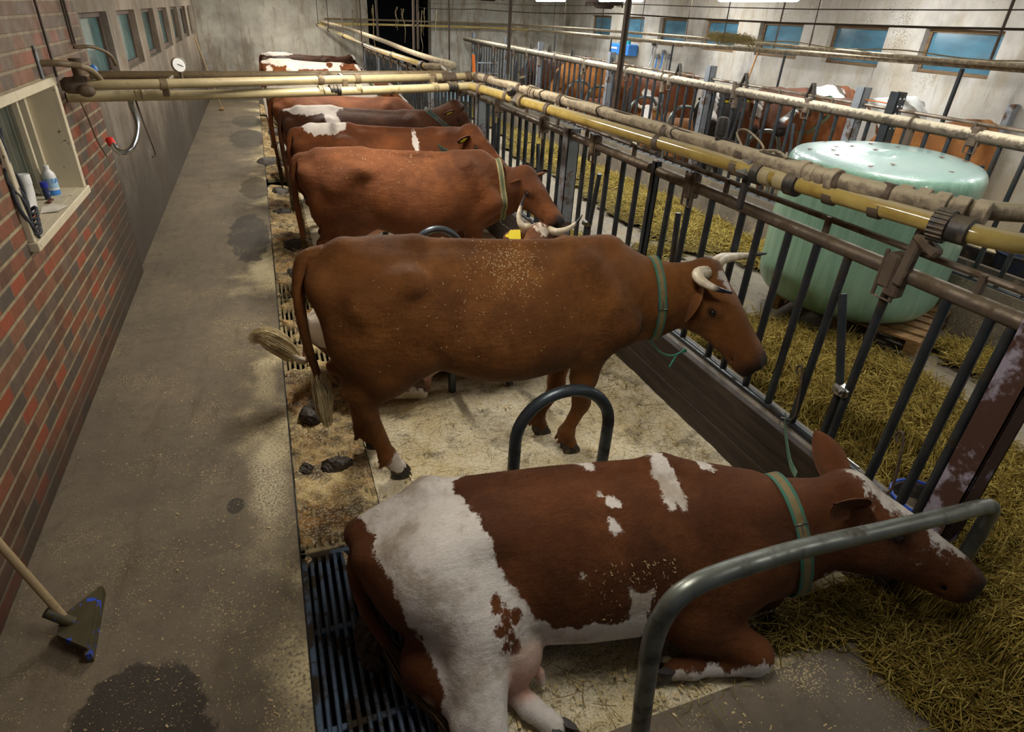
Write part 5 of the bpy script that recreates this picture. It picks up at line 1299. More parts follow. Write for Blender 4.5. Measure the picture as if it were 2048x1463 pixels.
def hoops():
    # long near hoop, its far end turned down beside the first post
    pts = spline([V(1.0, .97, .0), V(.985, .97, .27), V(.955, .97, .55), V(.935, .97, .80), V(.955, .973, .93), V(1.02, .98, 1.0), V(1.18, .995, 1.012), V(1.53, 1.03, .965), V(1.95, 1.06, .89), V(2.44, 1.09, .812), V(2.70, 1.11, .768), V(2.78, 1.115, .735), V(2.805, 1.117, .66), V(2.81, 1.118, .4), V(2.81, 1.12, .1)], 6)
    o = MB().tube([p - V(1.0, .97, 0) for p in pts], .034, 16).build('stall_divider', MAT['hoop'], None, 60, loc=(1.0, .97, 0)); tag(o, 'long grey steel pipe divider bending over the nearest lying cow', 'stall divider', 'stall divider hoops')
    hoop(2.42, 1.03, 1.595, .80, .034, 'dark steel hoop standing between the lying cow and the brown horned cow')
    hoop(3.79, 1.06, 1.53, .82, .03, 'steel hoop whose legs show under the belly of the brown horned cow')
    hoop(5.02, 1.02, 1.50, .88, .032, 'bluish steel hoop behind the back of the brown horned cow')
    hoop(6.33, 1.03, 1.52, .85, .03, 'steel hoop hidden behind the chestnut cow with tan collar')
    for k, (y, z) in enumerate(((12.4, 1.35), (13.4, 1.36), (9.3, 1.36), (10.6, 1.36), (6.1, 1.30), (7.3, 1.30))):
        hoop(y, 6.35, 6.95, z, .028, ['steel hoop at the near side of the pale lying cow', 'steel hoop at the belly of the big tan cow', 'hoop before the lying red horned cow', 'hoop behind the lying red horned cow', 'curved pipe end showing left of the bale', 'hoop between the white faced cow and the black cow'][k], 'hoop', ZR, 'hoops of the far stalls')

def collar_ring(mb, p, d, r, L): mb.lathe([(r * .9, -L / 2), (r, -L / 2 + .004), (r, L / 2 - .004), (r * .9, L / 2)], p, 18, d)
def pipes():
    def pipe(name, label, pts, r, mat, cat='pipe', n=6, nn=16):
        o = MB().tube(spline([V(*p) for p in pts], n), r, nn).build(name, MAT[mat], None, 60); tag(o, label, cat); return o
    # main milk pipe above the left rails
    mk = pipe('milk_pipe', 'yellowed milk pipe running above the near left rails', [(1.98, 6.43, 1.88), (2.08, 5.76, 1.872), (2.3, 3.86, 1.86), (2.48, 2.4, 1.85), (2.60, 1.80, 1.84), (2.64, 1.66, 1.835), (2.70, 1.54, 1.83), (2.84, 1.44, 1.825), (3.4, 1.28, 1.82), (4.2, 1.1, 1.82)], .042, 'glassy')
    vc = pipe('vacuum_pipe', 'dust covered vacuum pipe beside the milk pipe above the near left rails', [(2.11, 6.70, 1.95), (2.19, 5.9, 1.945), (2.32, 4.6, 1.935), (2.43, 3.0, 1.92), (2.52, 2.2, 1.91), (2.60, 1.95, 1.905), (2.70, 1.78, 1.90), (2.86, 1.66, 1.90), (3.4, 1.48, 1.90), (4.2, 1.3, 1.90)], .040, 'dusty')
    lerp = lambda P, t: [P[0][i] + (P[1][i] - P[0][i]) * t for i in range(3)]
    mline = lambda y: V(np.interp(y, [1.63, 1.80, 2.4, 3.86, 5.76, 6.43], [2.65, 2.60, 2.48, 2.3, 2.08, 1.98]), y, np.interp(y, [1.63, 6.43], [1.835, 1.88]))
    vline = lambda y: V(np.interp(y, [1.78, 1.95, 2.2, 3.0, 4.6, 5.9, 6.7], [2.70, 2.60, 2.52, 2.43, 2.32, 2.19, 2.11]), y, np.interp(y, [1.78, 6.7], [1.90, 1.95]))
    dd = lambda f, y: unit(f(y + .05) - f(y - .05))
    for y, r, L, mt in ((1.72, .066, .07, 'rubber'), (1.66, .058, .10, 'rubber'), (2.43, .058, .07, 'rubber'), (2.50, .05, .07, 'pvc'), (2.66, .058, .06, 'rubber'), (2.61, .05, .09, 'pvc'), (5.35, .062, .05, 'pvcd'), (6.2, .055, .05, 'pvcd')):
        m = MB(); collar_ring(m, mline(y), dd(mline, y), r, L)
        if y == 1.72:
            a, b = frame_for(dd(mline, y))
            for k in range(20): m.tube([mline(y) + (a * math.cos(k * PI / 10) + b * math.sin(k * PI / 10)) * .066 + dd(mline, y) * q for q in (-.032, .032)], .006, 5)
        m.build('coupling', MAT[mt], mk, 40)
    for y, L in ((1.80, .30), (2.35, .24), (5.4, .12)):
        m = MB(); d = dd(vline, y)
        for q in np.linspace(-L / 2, L / 2, 5): collar_ring(m, vline(y) + d * q, d, .052 + .006 * math.sin(q * 40), L / 5.5)
        m.build('dusty_clamp', MAT['dusty'], vc, 30)
    for y in (1.99, 2.22, 2.82, 3.5, 4.9, 5.65):     # straps that carry the milk pipe from the vacuum pipe
        a, b = mline(y), vline(y); m = MB(); d = dd(mline, y); fa, fb = frame_for(d)
        ab = unit(b - a); sd = unit(np.cross(d, ab)); collar_ring(m, a, d, .049, .058); collar_ring(m, b, d, .047, .062); L_ = np.linalg.norm(a - b); m.box((a + b) / 2 + sd * .02, (.014, .056, L_ * .85), rot=np.stack([sd, d, ab], 1), bev=.004)
        m.build('pipe_strap', MAT['bracket'], mk, 40)
    # black milk inlet and bracket plate down to the rail
    m = MB(); p = mline(1.70); m.box(p + V(.02, .06, -.10), (.05, .14, .05), rot=np.array([[1, 0, 0], [0, .9, -.43], [0, .43, .9]]), bev=.012); m.box(V(2.69, 1.84, 1.66), (.045, .05, .30), rot=np.array([[1, 0, .12], [0, 1, 0], [-.12, 0, 1]]), bev=.008); m.box(V(2.70, 1.87, 1.49), (.06, .08, .10), bev=.01)
    m.build('rail_bracket', MAT['bracket'], mk, 40)
    m = MB(); p = mline(2.74); m.box(p + V(-.01, 0, .01), (.06, .10, .11), rot=np.array([[.9, 0, .43], [0, 1, 0], [-.43, 0, .9]]), bev=.015); m.box(p + V(.02, .02, -.12), (.03, .04, .2), bev=.006); m.build('milk_inlet', MAT['rubber'], mk, 40)
    m = MB(); p = mline(5.45); m.box(p + V(.0, 0, .0), (.09, .13, .11), rot=np.array([[.87, 0, .5], [0, 1, 0], [-.5, 0, .87]]), bev=.02); m.lathe([(.04, 0), (.045, .02), (.03, .05)], p + V(-.04, .05, .05), 12, (-.6, -.3, .7)); m.build('milk_inlet', MAT['rubber'], mk, 40)
    m = MB(); p = vline(3.02); m.lathe([(.026, 0), (.026, .03), (.033, .035), (.035, .10), (.030, .125), (.018, .13)], p + V(0, 0, .035), 16); m.build('vacuum_tap', MAT['rubber'], vc, 40)
    m = MB(); p = vline(5.6); m.lathe([(.024, 0), (.024, .05), (.03, .055), (.03, .08)], p + V(0, 0, .03), 14, (-.3, -.2, 1)); m.build('vacuum_tap', MAT['rubber'], vc, 40)
    m = MB(); p = vline(2.8); m.tube(spline([p + V(0, .05, .04), p + V(.02, .14, .10), p + V(.02, .05, .12), p + V(.0, -.12, .06), mline(2.74) + V(0, 0, .06)], 8), .006, 6); m.tube(spline([p + V(0, -.1, .045), p + V(.02, -.2, .06), p + V(0, -.3, .045)], 6), .008, 6); m.build('pulsation_hose', MAT['dusty'], vc, 60)
    # cord wound and sagging along the dusty pipe
    m = MB(); m.tube(spline([vline(y) + V(.03 * math.sin(y * 9), 0, .042 + .006 * math.sin(y * 13)) for y in np.arange(2.4, 6.4, .2)], 4), .005, 6)
    for y in (3.4, 4.3, 5.2): m.tube([vline(y) + (V(1, 0, 0) * math.cos(t) + V(0, 0, 1) * math.sin(t)) * .045 + V(0, .02 * math.sin(3 * t), 0) for t in np.linspace(0, 2 * PI, 14)[:-1]], .006, 6, closed=True)
    m.build('cord', MAT['rodb'], vc, 60)
    # the three pipes that cross the aisle to the left wall
    cm = pipe('crossing_milk_pipe', 'lowest of the three pipes crossing the aisle, pale yellow with a black coupling', [(-1.40, 5.88, 1.795), (-.3, 6.05, 1.812), (.8, 6.25, 1.835), (1.69, 6.42, 1.862), (1.98, 6.43, 1.88)], .038, 'pvcl')
    cv = pipe('crossing_vacuum_pipe', 'middle pipe crossing the aisle with the gauge on it', [(-1.38, 5.72, 1.892), (-.8, 5.80, 1.905), (.5, 6.22, 1.922), (1.72, 6.64, 1.935), (2.11, 6.70, 1.95)], .036, 'pvc')
    cu = pipe('crossing_upper_pipe', 'upper brown pipe crossing the aisle with a thin cable', [(-1.40, 6.84, 1.862), (-.1, 6.77, 1.90), (.9, 6.75, 1.93), (1.62, 6.76, 1.95), (1.86, 6.88, 1.955), (2.0, 7.6, 1.96)], .034, 'pvcd')
    cml = lambda x: V(x, np.interp(x, [-1.4, -.3, .8, 1.69], [5.88, 6.05, 6.25, 6.42]), np.interp(x, [-1.4, 1.98], [1.795, 1.875])); cvl = lambda x: V(x, np.interp(x, [-1.38, -.8, .5, 1.72], [5.72, 5.80, 6.22, 6.64]), np.interp(x, [-1.38, 2.1], [1.892, 1.95])); cul = lambda x: V(x, np.interp(x, [-1.4, 1.62], [6.84, 6.76]), np.interp(x, [-1.4, 1.62], [1.862, 1.95]))
    for x, r, L, mt in ((.62, .048, .11, 'rubber'), (.50, .044, .06, 'pvc'), (.84, .043, .06, 'pvc'), (1.60, .043, .06, 'pvc'), (1.78, .05, .10, 'rubber'), (-.92, .044, .07, 'pvc')):
        m = MB()
        for q in (-.3, 0, .3): collar_ring(m, cml(x) + V(q * L, 0, 0), V(1, .17, .02), r * (1 if q else .93), L * .3)
        m.build('coupling', MAT[mt], cm, 30)
    for x in (.5, .84, -.72, 1.62):
        m = MB(); collar_ring(m, cvl(x), V(1, .3, .02), .042, .06); m.build('coupling', MAT['pvcd'], cv, 30)
    for x in (-.72, .72, 1.6):
        MB().box((cul(x) + cvl(x)) / 2, (.03, .3, .04), bev=.006).build('pipe_hanger', MAT['pvcd'], cv, 40); MB().box((cvl(x) + cml(x)) / 2, (.05, .04, .10), bev=.008).build('pipe_hanger', MAT['pvcd'], cv, 40)
    m = MB(); m.tube(spline([cul(x) + V(0, -.035, -.03 - .03 * math.sin((x + 1.2) * 5.2) ** 2) for x in np.arange(-1.2, 1.6, .1)], 3), .006, 6); m.build('cable', MAT['rubber'], cu, 60)
    # clutter of elbows and couplings where the pipes meet
    for p, d, r, L in ((V(1.80, 6.66, 1.935), V(1, .2, 0), .047, .16), (V(2.02, 6.69, 1.945), V(1, .1, 0), .05, .06), (V(2.12, 6.62, 1.945), V(.1, -1, 0), .052, .07), (V(2.14, 6.35, 1.95), V(.1, -1, 0), .05, .06)): m = MB(); collar_ring(m, p, d, r, L); m.build('elbow_clamp', MAT['bracket'], vc, 30)
    # valve, gauge and drain at the wall end
    m = MB(); p = cvl(-1.28); m.lathe([(.03, -.10), (.055, -.07), (.06, 0), (.055, .06), (.036, .09)], p, 16, (1, .3, 0)); m.lathe([(.05, 0), (.05, .03), (.038, .035), (.038, .13), (.045, .14), (.045, .15)], p + V(.03, 0, .03), 16); m.ball(p + V(.06, -.05, -.03), (.06, .045, .045), 12, 8); m.build('regulator_valve', MAT['bracket'], cv, 40)
    t = empty('vacuum_gauge', tuple(cvl(-.585))); tag(t, 'round white dial gauge on the pipe crossing the aisle', 'gauge')
    MB().lathe([(.012, .03), (.012, .07), (.017, .072), (.017, .085)], (0, 0, 0), 10).build('stem', MAT['bracket'], t); fd = unit(V(.5, -1, .15)); c = V(0, 0, .135)
    MB().lathe([(.052, -.02), (.056, -.016), (.056, .006), (.050, .008), (.050, .002), (.001, .002)], c, 24, fd).build('case', MAT['pvcd'], t, 30)
    MB().lathe([(.049, .001), (.049, .0035)], c, 24, fd).build('dial', MAT['white'], t, 30); a, b = frame_for(fd); MB().tube([c + fd * .006 - a * .012 + b * .006, c + fd * .006 + a * .026 - b * .012], .0025, 5).build('needle', MAT['rubber'], t)
    m = MB(); m.tube(spline([V(-1.40, 5.42, 2.06), V(-1.28, 5.46, 2.06), V(-1.17, 5.58, 2.03), V(-1.13, 5.72, 1.96), V(-1.13, 5.80, 1.90)], 6), .022, 10); o = m.build('elbow_pipe', MAT['pvcd'], None, 60); tag(o, 'bent brown pipe coming out of the brick wall above the valve', 'pipe'); MB().box((-1.395, 5.40, 2.06), (.015, .03, .22), bev=.004).build('wall_plate', MAT['post'], o)
    m = MB(); m.tube(spline([V(-1.40, 6.5, 2.10), V(-1.28, 6.58, 2.10), V(-1.2, 6.72, 2.04), V(-1.18, 6.8, 1.95)], 6), .014, 8); o = m.build('elbow_pipe', MAT['pvcd'], None, 60); tag(o, 'thin bent pipe with a blue cap at the corner of the brick wall', 'pipe'); MB().lathe([(.025, 0), (.028, .05), (.02, .07)], V(-1.36, 6.86, 1.875), 12, (-.3, 0, 1)).build('cap', MAT['blue'], o)
    m = MB(); sp = spline([V(-.98, 5.95, 1.80), V(-.99, 5.92, 1.74), V(-.965, 5.82, 1.60), V(-1.00, 5.70, 1.48), V(-1.06, 5.66, 1.43), V(-1.12, 5.68, 1.44), V(-1.15, 5.72, 1.49)], 8); m.tube(sp, .020, 12); o = m.build('drain_pipe', MAT['chrome'], None, 60); tag(o, 'bright steel J shaped drain pipe with a red cap hanging by the brick wall', 'pipe'); MB().lathe([(.03, 0), (.03, .045), (.022, .055)], V(-1.15, 5.72, 1.475), 12, (-.35, .35, .8)).build('cap', MAT['red'], o)
    m = MB(); m.tube(spline([V(-.96, 5.95, 1.80), V(-.93, 5.9, 1.62), V(-.88, 5.8, 1.40), V(-.90, 5.76, 1.37)], 6), .007, 6); o = m.build('iron_hook', MAT['rodb'], None, 60); tag(o, 'thin rusty iron hook hanging beside the drain pipe', 'hook')
    for k, (y0, z0, y1, z1) in enumerate(((4.9, 2.9, 5.62, 1.98), (6.2, 2.9, 6.55, 2.1), (6.35, 2.9, 6.62, 2.12))):
        m = MB(); m.tube([V(-1.385, 5.70 if k == 0 else 6.42 + .08 * (k - 1), 2.95), V(-1.385, 5.70 if k == 0 else 6.42 + .08 * (k - 1), 1.95 if k == 0 else 2.12)], .009, 6); o = m.build('wall_cable', MAT['rodb'], None); tag(o, ['cable running down the brick wall to the valve', 'first of two cables at the brick corner', 'second cable at the brick corner, nearer the plaster'][k], 'cable')
    m = MB(); m.tube(spline([V(-1.38, 6.1, 1.80), V(-1.36, 6.15, 1.6), V(-1.37, 6.3, 1.4), V(-1.385, 6.55, 1.22)], 6), .006, 6); o = m.build('wall_hose', MAT['pvcd'], None); tag(o, 'thin hose trailing down the brick wall behind the drain pipe', 'hose')
    # far branch of both pipes, hung on rods, and the loop by the far wall
    fm = pipe('far_milk_pipe', 'pale milk pipe above the far part of the left row', [(1.95, 8.05, 1.92), (1.85, 9, 1.945), (1.76, 11, 1.955), (1.70, 14, 2.0), (1.67, 18, 2.03), (1.65, 20.25, 2.05)], .036, 'glassy')
    fv = pipe('far_vacuum_pipe', 'dusty pipe above the far milk pipe, curving at its near end', [(1.80, 7.7, 1.955), (2.10, 7.62, 1.965), (2.18, 7.9, 1.975), (2.12, 8.6, 1.98), (2.10, 10, 1.99), (2.10, 12.5, 2.03), (2.05, 17, 2.08), (1.80, 20.3, 2.12)], .036, 'dusty')
    fl = lambda y: V(np.interp(y, [8, 9, 11, 14, 18, 20.3], [1.95, 1.85, 1.76, 1.70, 1.67, 1.65]), y, np.interp(y, [8, 11, 14, 20.3], [1.92, 1.955, 2.0, 2.05]))
    for y in (8.3, 9.7, 11.9, 14.3, 17.0, 19.6):
        m = MB(); collar_ring(m, fl(y), V(0, 1, 0), .05, .12); m.build('coupling', MAT['rubber'], fm, 30)
    bp = pipe('back_pipe', 'pipe pair running across the far door opening', [(1.70, 20.3, 2.06), (3.5, 20.3, 2.12), (5.6, 20.3, 2.17), (7.3, 20.3, 2.2), (7.9, 19.8, 2.2)], .03, 'glassy'); pb = MB().tube([V(1.9, 20.36, 2.19), V(4, 20.36, 2.25), V(7.4, 20.36, 2.31), V(7.9, 20.0, 2.32)], .026, 10).build('upper_pipe', MAT['pvcd'], bp)
    pipe('far_row_milk_pipe', 'lower pale pipe in front of the right wall windows', [(7.9, 19.8, 2.2), (8.15, 18.5, 2.21), (8.2, 13.2, 2.22), (8.2, 9.9, 2.24), (8.2, 6.4, 2.29), (8.2, 4.2, 2.31)], .040, 'dusty')
    rv = pipe('far_row_vacuum_pipe', 'upper thin pipe in front of the right wall windows, with hay on it', [(7.8, 20, 2.32), (7.9, 15, 2.35), (7.9, 10, 2.35), (7.9, 6.2, 2.33), (7.9, 4.0, 2.36)], .028, 'dusty')
    m = MB(); m.tube(spline([V(7.9 + .02 * math.sin(y * 7), y, 2.385 + .02 * math.sin(y * 3.1)) for y in np.arange(4.2, 10, .3)], 4), .009, 6); m.tube(spline([V(7.88, y, 2.33 - .02 * math.sin(y * 5) ** 2) for y in np.arange(4.2, 9, .25)], 3), .006, 6); m.build('cord', MAT['cobweb'], rv, 60)
    # big dust covered pipe over the far rails
    dp = pipe('rail_pipe', 'thick pipe over the far rails, its top white with dust', [(XF2, 20.2, 1.86), (XF2, 16, 1.835), (XF2, 12, 1.82), (XF2, 8, 1.80), (XF2, 5, 1.80), (XF2, 2.0, 1.80)], .058, 'dusty2', nn=20)
    for y in (4.6, 7.3, 9.1, 12.0, 14.2, 17.2): m = MB(); m.box((XF2 - .01, y, 1.70), (.05, .07, .22), bev=.008); m.tube([V(XF2, y, 1.81) + (V(1, 0, 0) * math.cos(t) + V(0, 0, 1) * math.sin(t)) * .062 for t in np.linspace(0, 2 * PI, 18)[:-1]], .012, 6, closed=True); m.build('pipe_strap', MAT['bracket'], dp, 40)
    # rods from the ceiling
    R = random.Random(5); ln, rn, un = [], [], []
    rods = [(2.75, 7.47, 1.92, .022), (2.62, 4.60, 1.90, .026), (2.45, 10.9, 1.98, .02), (2.4, 8.8, 1.96, .012), (1.70, 11.9, 2.0, .01), (1.68, 14.3, 2.0, .01), (1.67, 17.0, 2.03, .009), (1.66, 19.6, 2.05, .009), (2.1, 12.6, 2.03, .02), (2.08, 15.0, 2.06, .009), (2.05, 17.5, 2.08, .008), (2.14, 9.8, 1.99, .018)]
    for x, y, z, r in rods:
        o = MB().tube([V(0, 0, 0), V(R.uniform(-.02, .02), R.uniform(-.02, .02), ZC - z)], r, 8).build('hanger_rod', MAT['rodb'], None, loc=(x, y, z)); ln.append((y, o)); tag(o, None, 'rod', 'ceiling rods over the left row')
    for x, y, z, r in ((7.9, 4.5, 2.36, .02), (8.2, 5.6, 2.3, .018), (7.9, 8.2, 2.34, .014), (8.2, 9.3, 2.25, .014), (7.9, 10.3, 2.35, .01), (8.2, 11.9, 2.24, .012), (7.9, 13.2, 2.36, .01), (8.2, 15.6, 2.22, .012), (7.9, 17.2, 2.34, .01), (8.2, 18.6, 2.22, .01)):
        o = MB().tube([V(0, 0, 0), V(R.uniform(-.02, .02), 0, ZC - z)], r, 8).build('hanger_rod', MAT['rodb'], None, loc=(x, y, z)); rn.append((y, o)); tag(o, None, 'rod', 'ceiling rods over the right row')
    for x, y, z0, z1, r in ((8.2, 5.9, 0, 2.25, .028), (8.2, 9.0, 0, 2.2, .02), (8.2, 12.3, 0, 2.19, .02), (8.2, 15.0, 0, 2.18, .018), (8.2, 18.4, 0, 2.18, .018)):
        o = MB().tube([V(0, 0, z0 + ZR), V(.0, 0, z1)], r, 10).build('pipe_stand', MAT['bar'], None, loc=(x, y, 0)); un.append((y, o)); tag(o, None, 'upright', 'uprights under the far row pipe')
    nth = ['nearest', 'second', 'third', 'fourth', 'fifth', 'sixth', 'seventh', 'eighth', 'ninth', 'tenth', 'eleventh', 'farthest']
    for lst, txt in ((ln, 'dark ceiling rod carrying the pipes over the left row, %s from the viewer'), (rn, 'ceiling rod carrying the pipes by the right wall, %s from the viewer'), (un, 'dark floor upright under the pale pipe by the right wall, %s from the viewer')):
        for i, (y, o) in enumerate(sorted(lst, key=lambda q: q[0])): o['label'] = (txt % nth[i]).replace('nearest from', 'nearest to').replace('eleventh from', 'last but one from')
    for k, (x, z, y0, y1) in enumerate(((4.5, 2.62, 2.0, 20.4), (4.75, 2.74, 2.0, 20.4))):
        o = MB().tube([V(x, y0 + (y1 - y0) * i / 12, z - .0 - .03 * math.sin(PI * (i % 4) / 4)) for i in range(13)], .009 if k == 0 else .005, 6).build('overhead_wire', MAT['rodb'], None); tag(o, ['dark dusty wire strung the length of the feed alley', 'thin pale wire strung above the dark one'][k], 'wire')
# ------------------------------------------------------------------ camera (solved from the vanishing points of the walls)
def make_camera():
    f = 1211.578
    X = V(0.936, -0.348, 0.053); 
    a = V(500 - 1024, 3 - 731.5, f); b = V(894 - 1024, 2840 - 731.5, f)
    Y = unit(a); Z = -unit(b); X = np.cross(Y, Z); R = np.stack([X, Y, Z])      # rows: world axes in camera space (x right, y down, z ahead)
    M = Matrix.Identity(4)
    for i in range(3):
        M[i][0] = R[i][0]; M[i][1] = -R[i][1]; M[i][2] = -R[i][2]
    M[2][3] = 2.5
    cd = bpy.data.cameras.new('camera'); cd.sensor_width = 36; cd.sensor_fit = 'HORIZONTAL'; cd.lens = f / 2048 * 36; cd.clip_start = 0.05; cd.clip_end = 200
    o = bpy.data.objects.new('camera', cd); COL.objects.link(o); o.matrix_world = M; SC.camera = o
# ------------------------------------------------------------------ hay, bale, loose things
def gs(x, y, cx, cy, rx, ry): return np.exp(-((x - cx) / rx) ** 2 - ((y - cy) / ry) ** 2)
def wob(x, y, s=1.0, ph=0.0): return (np.sin(x * 3.1 * s + 1.7 * np.sin(y * 2.3 * s + ph)) + np.sin(y * 3.7 * s + 1.3 * np.sin(x * 2.9 * s + ph)) + .6 * np.sin(x * 8 * s + y * 6.3 * s + ph)) / 2.6
def hay_h(x, y):
    """depth of the hay over the alley"""
    e = 1 / (1 + np.exp(-(y - 1.0) * 8))
    w = .42 + .12 * wob(y, y * .3, 1.1)
    h = .17 * np.exp(-((x - 3.05) / w) ** 4) * (.75 + .25 * wob(x, y, .8))
    h += .16 * gs(x, y, 3.55, 2.3, .75, 1.5) + .12 * gs(x, y, 3.3, 3.6, .5, .8) + .10 * gs(x, y, 4.2, 3.0, .5, .7)
    h *= np.where(y < 1.0, np.clip(1 + (y - 1.0) * .35, .2, 1), 1)
    h += .10 * np.exp(-((x - 5.55) / (.34 + .1 * wob(y, y, .9))) ** 4) * (y > 5.0) * (.7 + .3 * wob(x, y, 1.3)) + .07 * gs(x, y, 4.95, 7.5, .45, 1.6) + .06 * gs(x, y, 5.0, 11.5, .5, 2) + .055 * gs(x, y, 5.55, 2.9, .35, .5)
    h += .035 * gs(x, y, 4.2, 6.0, .5, .6) * (wob(x, y, 2) > 0)
    return np.clip(h * (1 + .34 * wob(x, y, 2.6) + .2 * wob(x, y, 6)) - .035, -.02, 1)
def near_h(x, y):
    """hay lying on the floor in front of the first post"""
    h = (.20 * gs(x, y, 2.95, .95, .42, .36) + .12 * gs(x, y, 2.95, .5, .5, .45) + .05 * gs(x, y, 2.2, 1.27, .35, .10) + .09 * gs(x, y, 3.4, .2, .8, .5)) * np.clip((x - 2.12 - .22 * np.clip(1.1 - y, 0, 2)) / .12 + (y > 1.13) * 3, 0, 1)
    return np.clip(h * (1 + .25 * wob(x, y, 2.6) + .12 * wob(x, y, 7)) - .02, -.02, 1)
def mound(name, label, x0, x1, y0, y1, st, hf, zf, mat):
    xs = np.arange(x0, x1, st); ys = np.arange(y0, y1, st); X, Y = np.meshgrid(xs, ys, indexing='ij'); H = hf(X, Y)
    Zb = zf(X, Y) + H + .012 * np.sin(X * 61 + 3 * np.sin(Y * 37)) * np.sin(Y * 53) * (H > .01)
    idx = np.arange(X.size).reshape(X.shape); q = np.stack([idx[:-1, :-1], idx[1:, :-1], idx[1:, 1:], idx[:-1, 1:]], -1).reshape(-1, 4)
    keep = (H.ravel()[q] > -.005).any(1) ; q = q[keep]
    u, inv = np.unique(q, return_inverse=True); v = np.stack([X, Y, Zb], -1).reshape(-1, 3)[u]
    o = link_mesh(name, quads_mesh(name, v, inv.reshape(-1, 4)), mat); tag(o, label, 'hay', kind='stuff'); return o
def strands(parent, name, n, x0, x1, y0, y1, hf, zf, mat, seed, L=(.06, .22), w=.0022, dens=None, lift=.02):
    R = np.random.default_rng(seed); pts = []
    while sum(len(p) for p in pts) < n:
        x = R.uniform(x0, x1, n); y = y0 + (y1 - y0) * R.random(n) ** (1.6 if dens else 1.0); h = hf(x, y); k = R.random(n) < np.clip((h + .012) / .05, 0, 1); pts.append(np.stack([x[k], y[k]], 1))
    p = np.concatenate(pts)[:n]; th = R.uniform(0, 2 * PI, n); ln = R.uniform(*L, n); bend = R.normal(0, .9, n); m = 5
    t = np.linspace(-.5, .5, m); a = th[:, None] + bend[:, None] * t[None]
    dx = np.cumsum(np.cos(a), 1) / m * ln[:, None]; dy = np.cumsum(np.sin(a), 1) / m * ln[:, None]; dx -= dx.mean(1, keepdims=True); dy -= dy.mean(1, keepdims=True)
    X = p[:, :1] + dx; Y = p[:, 1:] + dy; tilt = R.normal(0, .35, n)[:, None] * t[None] * ln[:, None]
    Z = zf(X, Y) + np.clip(hf(X, Y), 0, 1) + R.uniform(.0, lift, n)[:, None] + tilt + .006
    Z = np.maximum(Z, zf(X, Y) + .003)
    # flattened three-sided stems
    sx = -np.sin(a); sy = np.cos(a); ww = w * R.uniform(.7, 1.6, n)[:, None] * np.linspace(1, .6, m)[None]
    A = np.stack([X + sx * ww, Y + sy * ww, Z], -1); B = np.stack([X - sx * ww, Y - sy * ww, Z], -1); C_ = np.stack([X, Y, Z + ww * 1.3], -1)
    v = np.stack([A, B, C_], 2).reshape(-1, 3); base = (np.arange(n) * m * 3)[:, None, None]
    i = np.arange(m - 1)[None, :, None] * 3; q = []
    for a_, b_ in ((0, 2), (2, 1), (1, 0)): q.append(np.concatenate([base + i + a_, base + i + 3 + a_, base + i + 3 + b_, base + i + b_], 2))
    q = np.stack(q, 2).reshape(-1, 4)
    me = quads_mesh(name, v, q); tn = np.repeat(np.clip(R.beta(2.2, 2.0, n), 0, 1), m * 3).astype(np.float32); at = me.attributes.new('tone', 'FLOAT', 'POINT'); at.data.foreach_set('value', tn)
    o = link_mesh(name, me, mat, parent); o['kind'] = 'stuff'; return o
HAYC = ['#453812', '#6f5b1d', '#8e772c', '#a99345', '#c8b362', '#9b9446']
def hay():
    hm, hb = hay_mat('hay_stalk', HAYC), hay_mat('hay_mass', ['#3d3210', '#8d7630', '#66541e'], True)
    zA = lambda x, y: np.full_like(x, ZA)
    def zN(x, y): return np.where(x > 2.64, ZA, .02)
    a = mound('hay', 'olive hay spread along both sides of the feed alley', 2.76, 5.95, 1.12, 20, .035, hay_h, zA, hb)
    strands(a, 'hay_stalks', 26000, 2.78, 4.6, 1.12, 6.0, hay_h, zA, hm, 1, (.08, .30), .0029, True, .04)
    strands(a, 'hay_stalks', 13000, 2.78, 5.9, 5.0, 14.0, hay_h, zA, hm, 2, (.10, .30), .0035, True, .03)
    strands(a, 'hay_stalks', 2500, 4.6, 5.95, 1.3, 5.0, hay_h, zA, hm, 8, (.08, .26), .0028, None, .03)
    sp = lambda x, y: np.full_like(x, -.006)
    strands(a, 'loose_stalks', 1500, 2.8, 5.9, 1.2, 12, sp, zA, hm, 3, (.05, .18), .0022, True, .004)
    b = mound('hay', 'hay on the floor under the head of the nearest lying cow', 1.75, 4.4, -.6, 1.42, .03, near_h, zN, hb)
    strands(b, 'hay_stalks', 21000, 1.75, 4.2, -.5, 1.42, near_h, zN, hm, 4, (.06, .24), .0022, None, .03)
    z0 = lambda x, y: np.full_like(x, .004)
    def fn(x, y): return .012 * np.maximum.reduce([gs(x, y, .80, 1.36, .16, .16), gs(x, y, 1.55, 1.12, .3, .10), gs(x, y, 1.05, 1.35, .25, .1) * .4, gs(x, y, 2.2, 3.6, .35, .35), gs(x, y, 1.9, 2.6, .2, .2) * .4, gs(x, y, 2.4, 2.6, .2, 1.0) * .6]) - .006
    c = strands(None, 'hay', 1500, .5, 2.55, 1.0, 4.2, fn, z0, hm, 6, (.05, .16), .0012, None, .012); tag(c, 'stray hay wisps on the shavings round the lying cow and at the kerb', 'hay', kind='stuff')

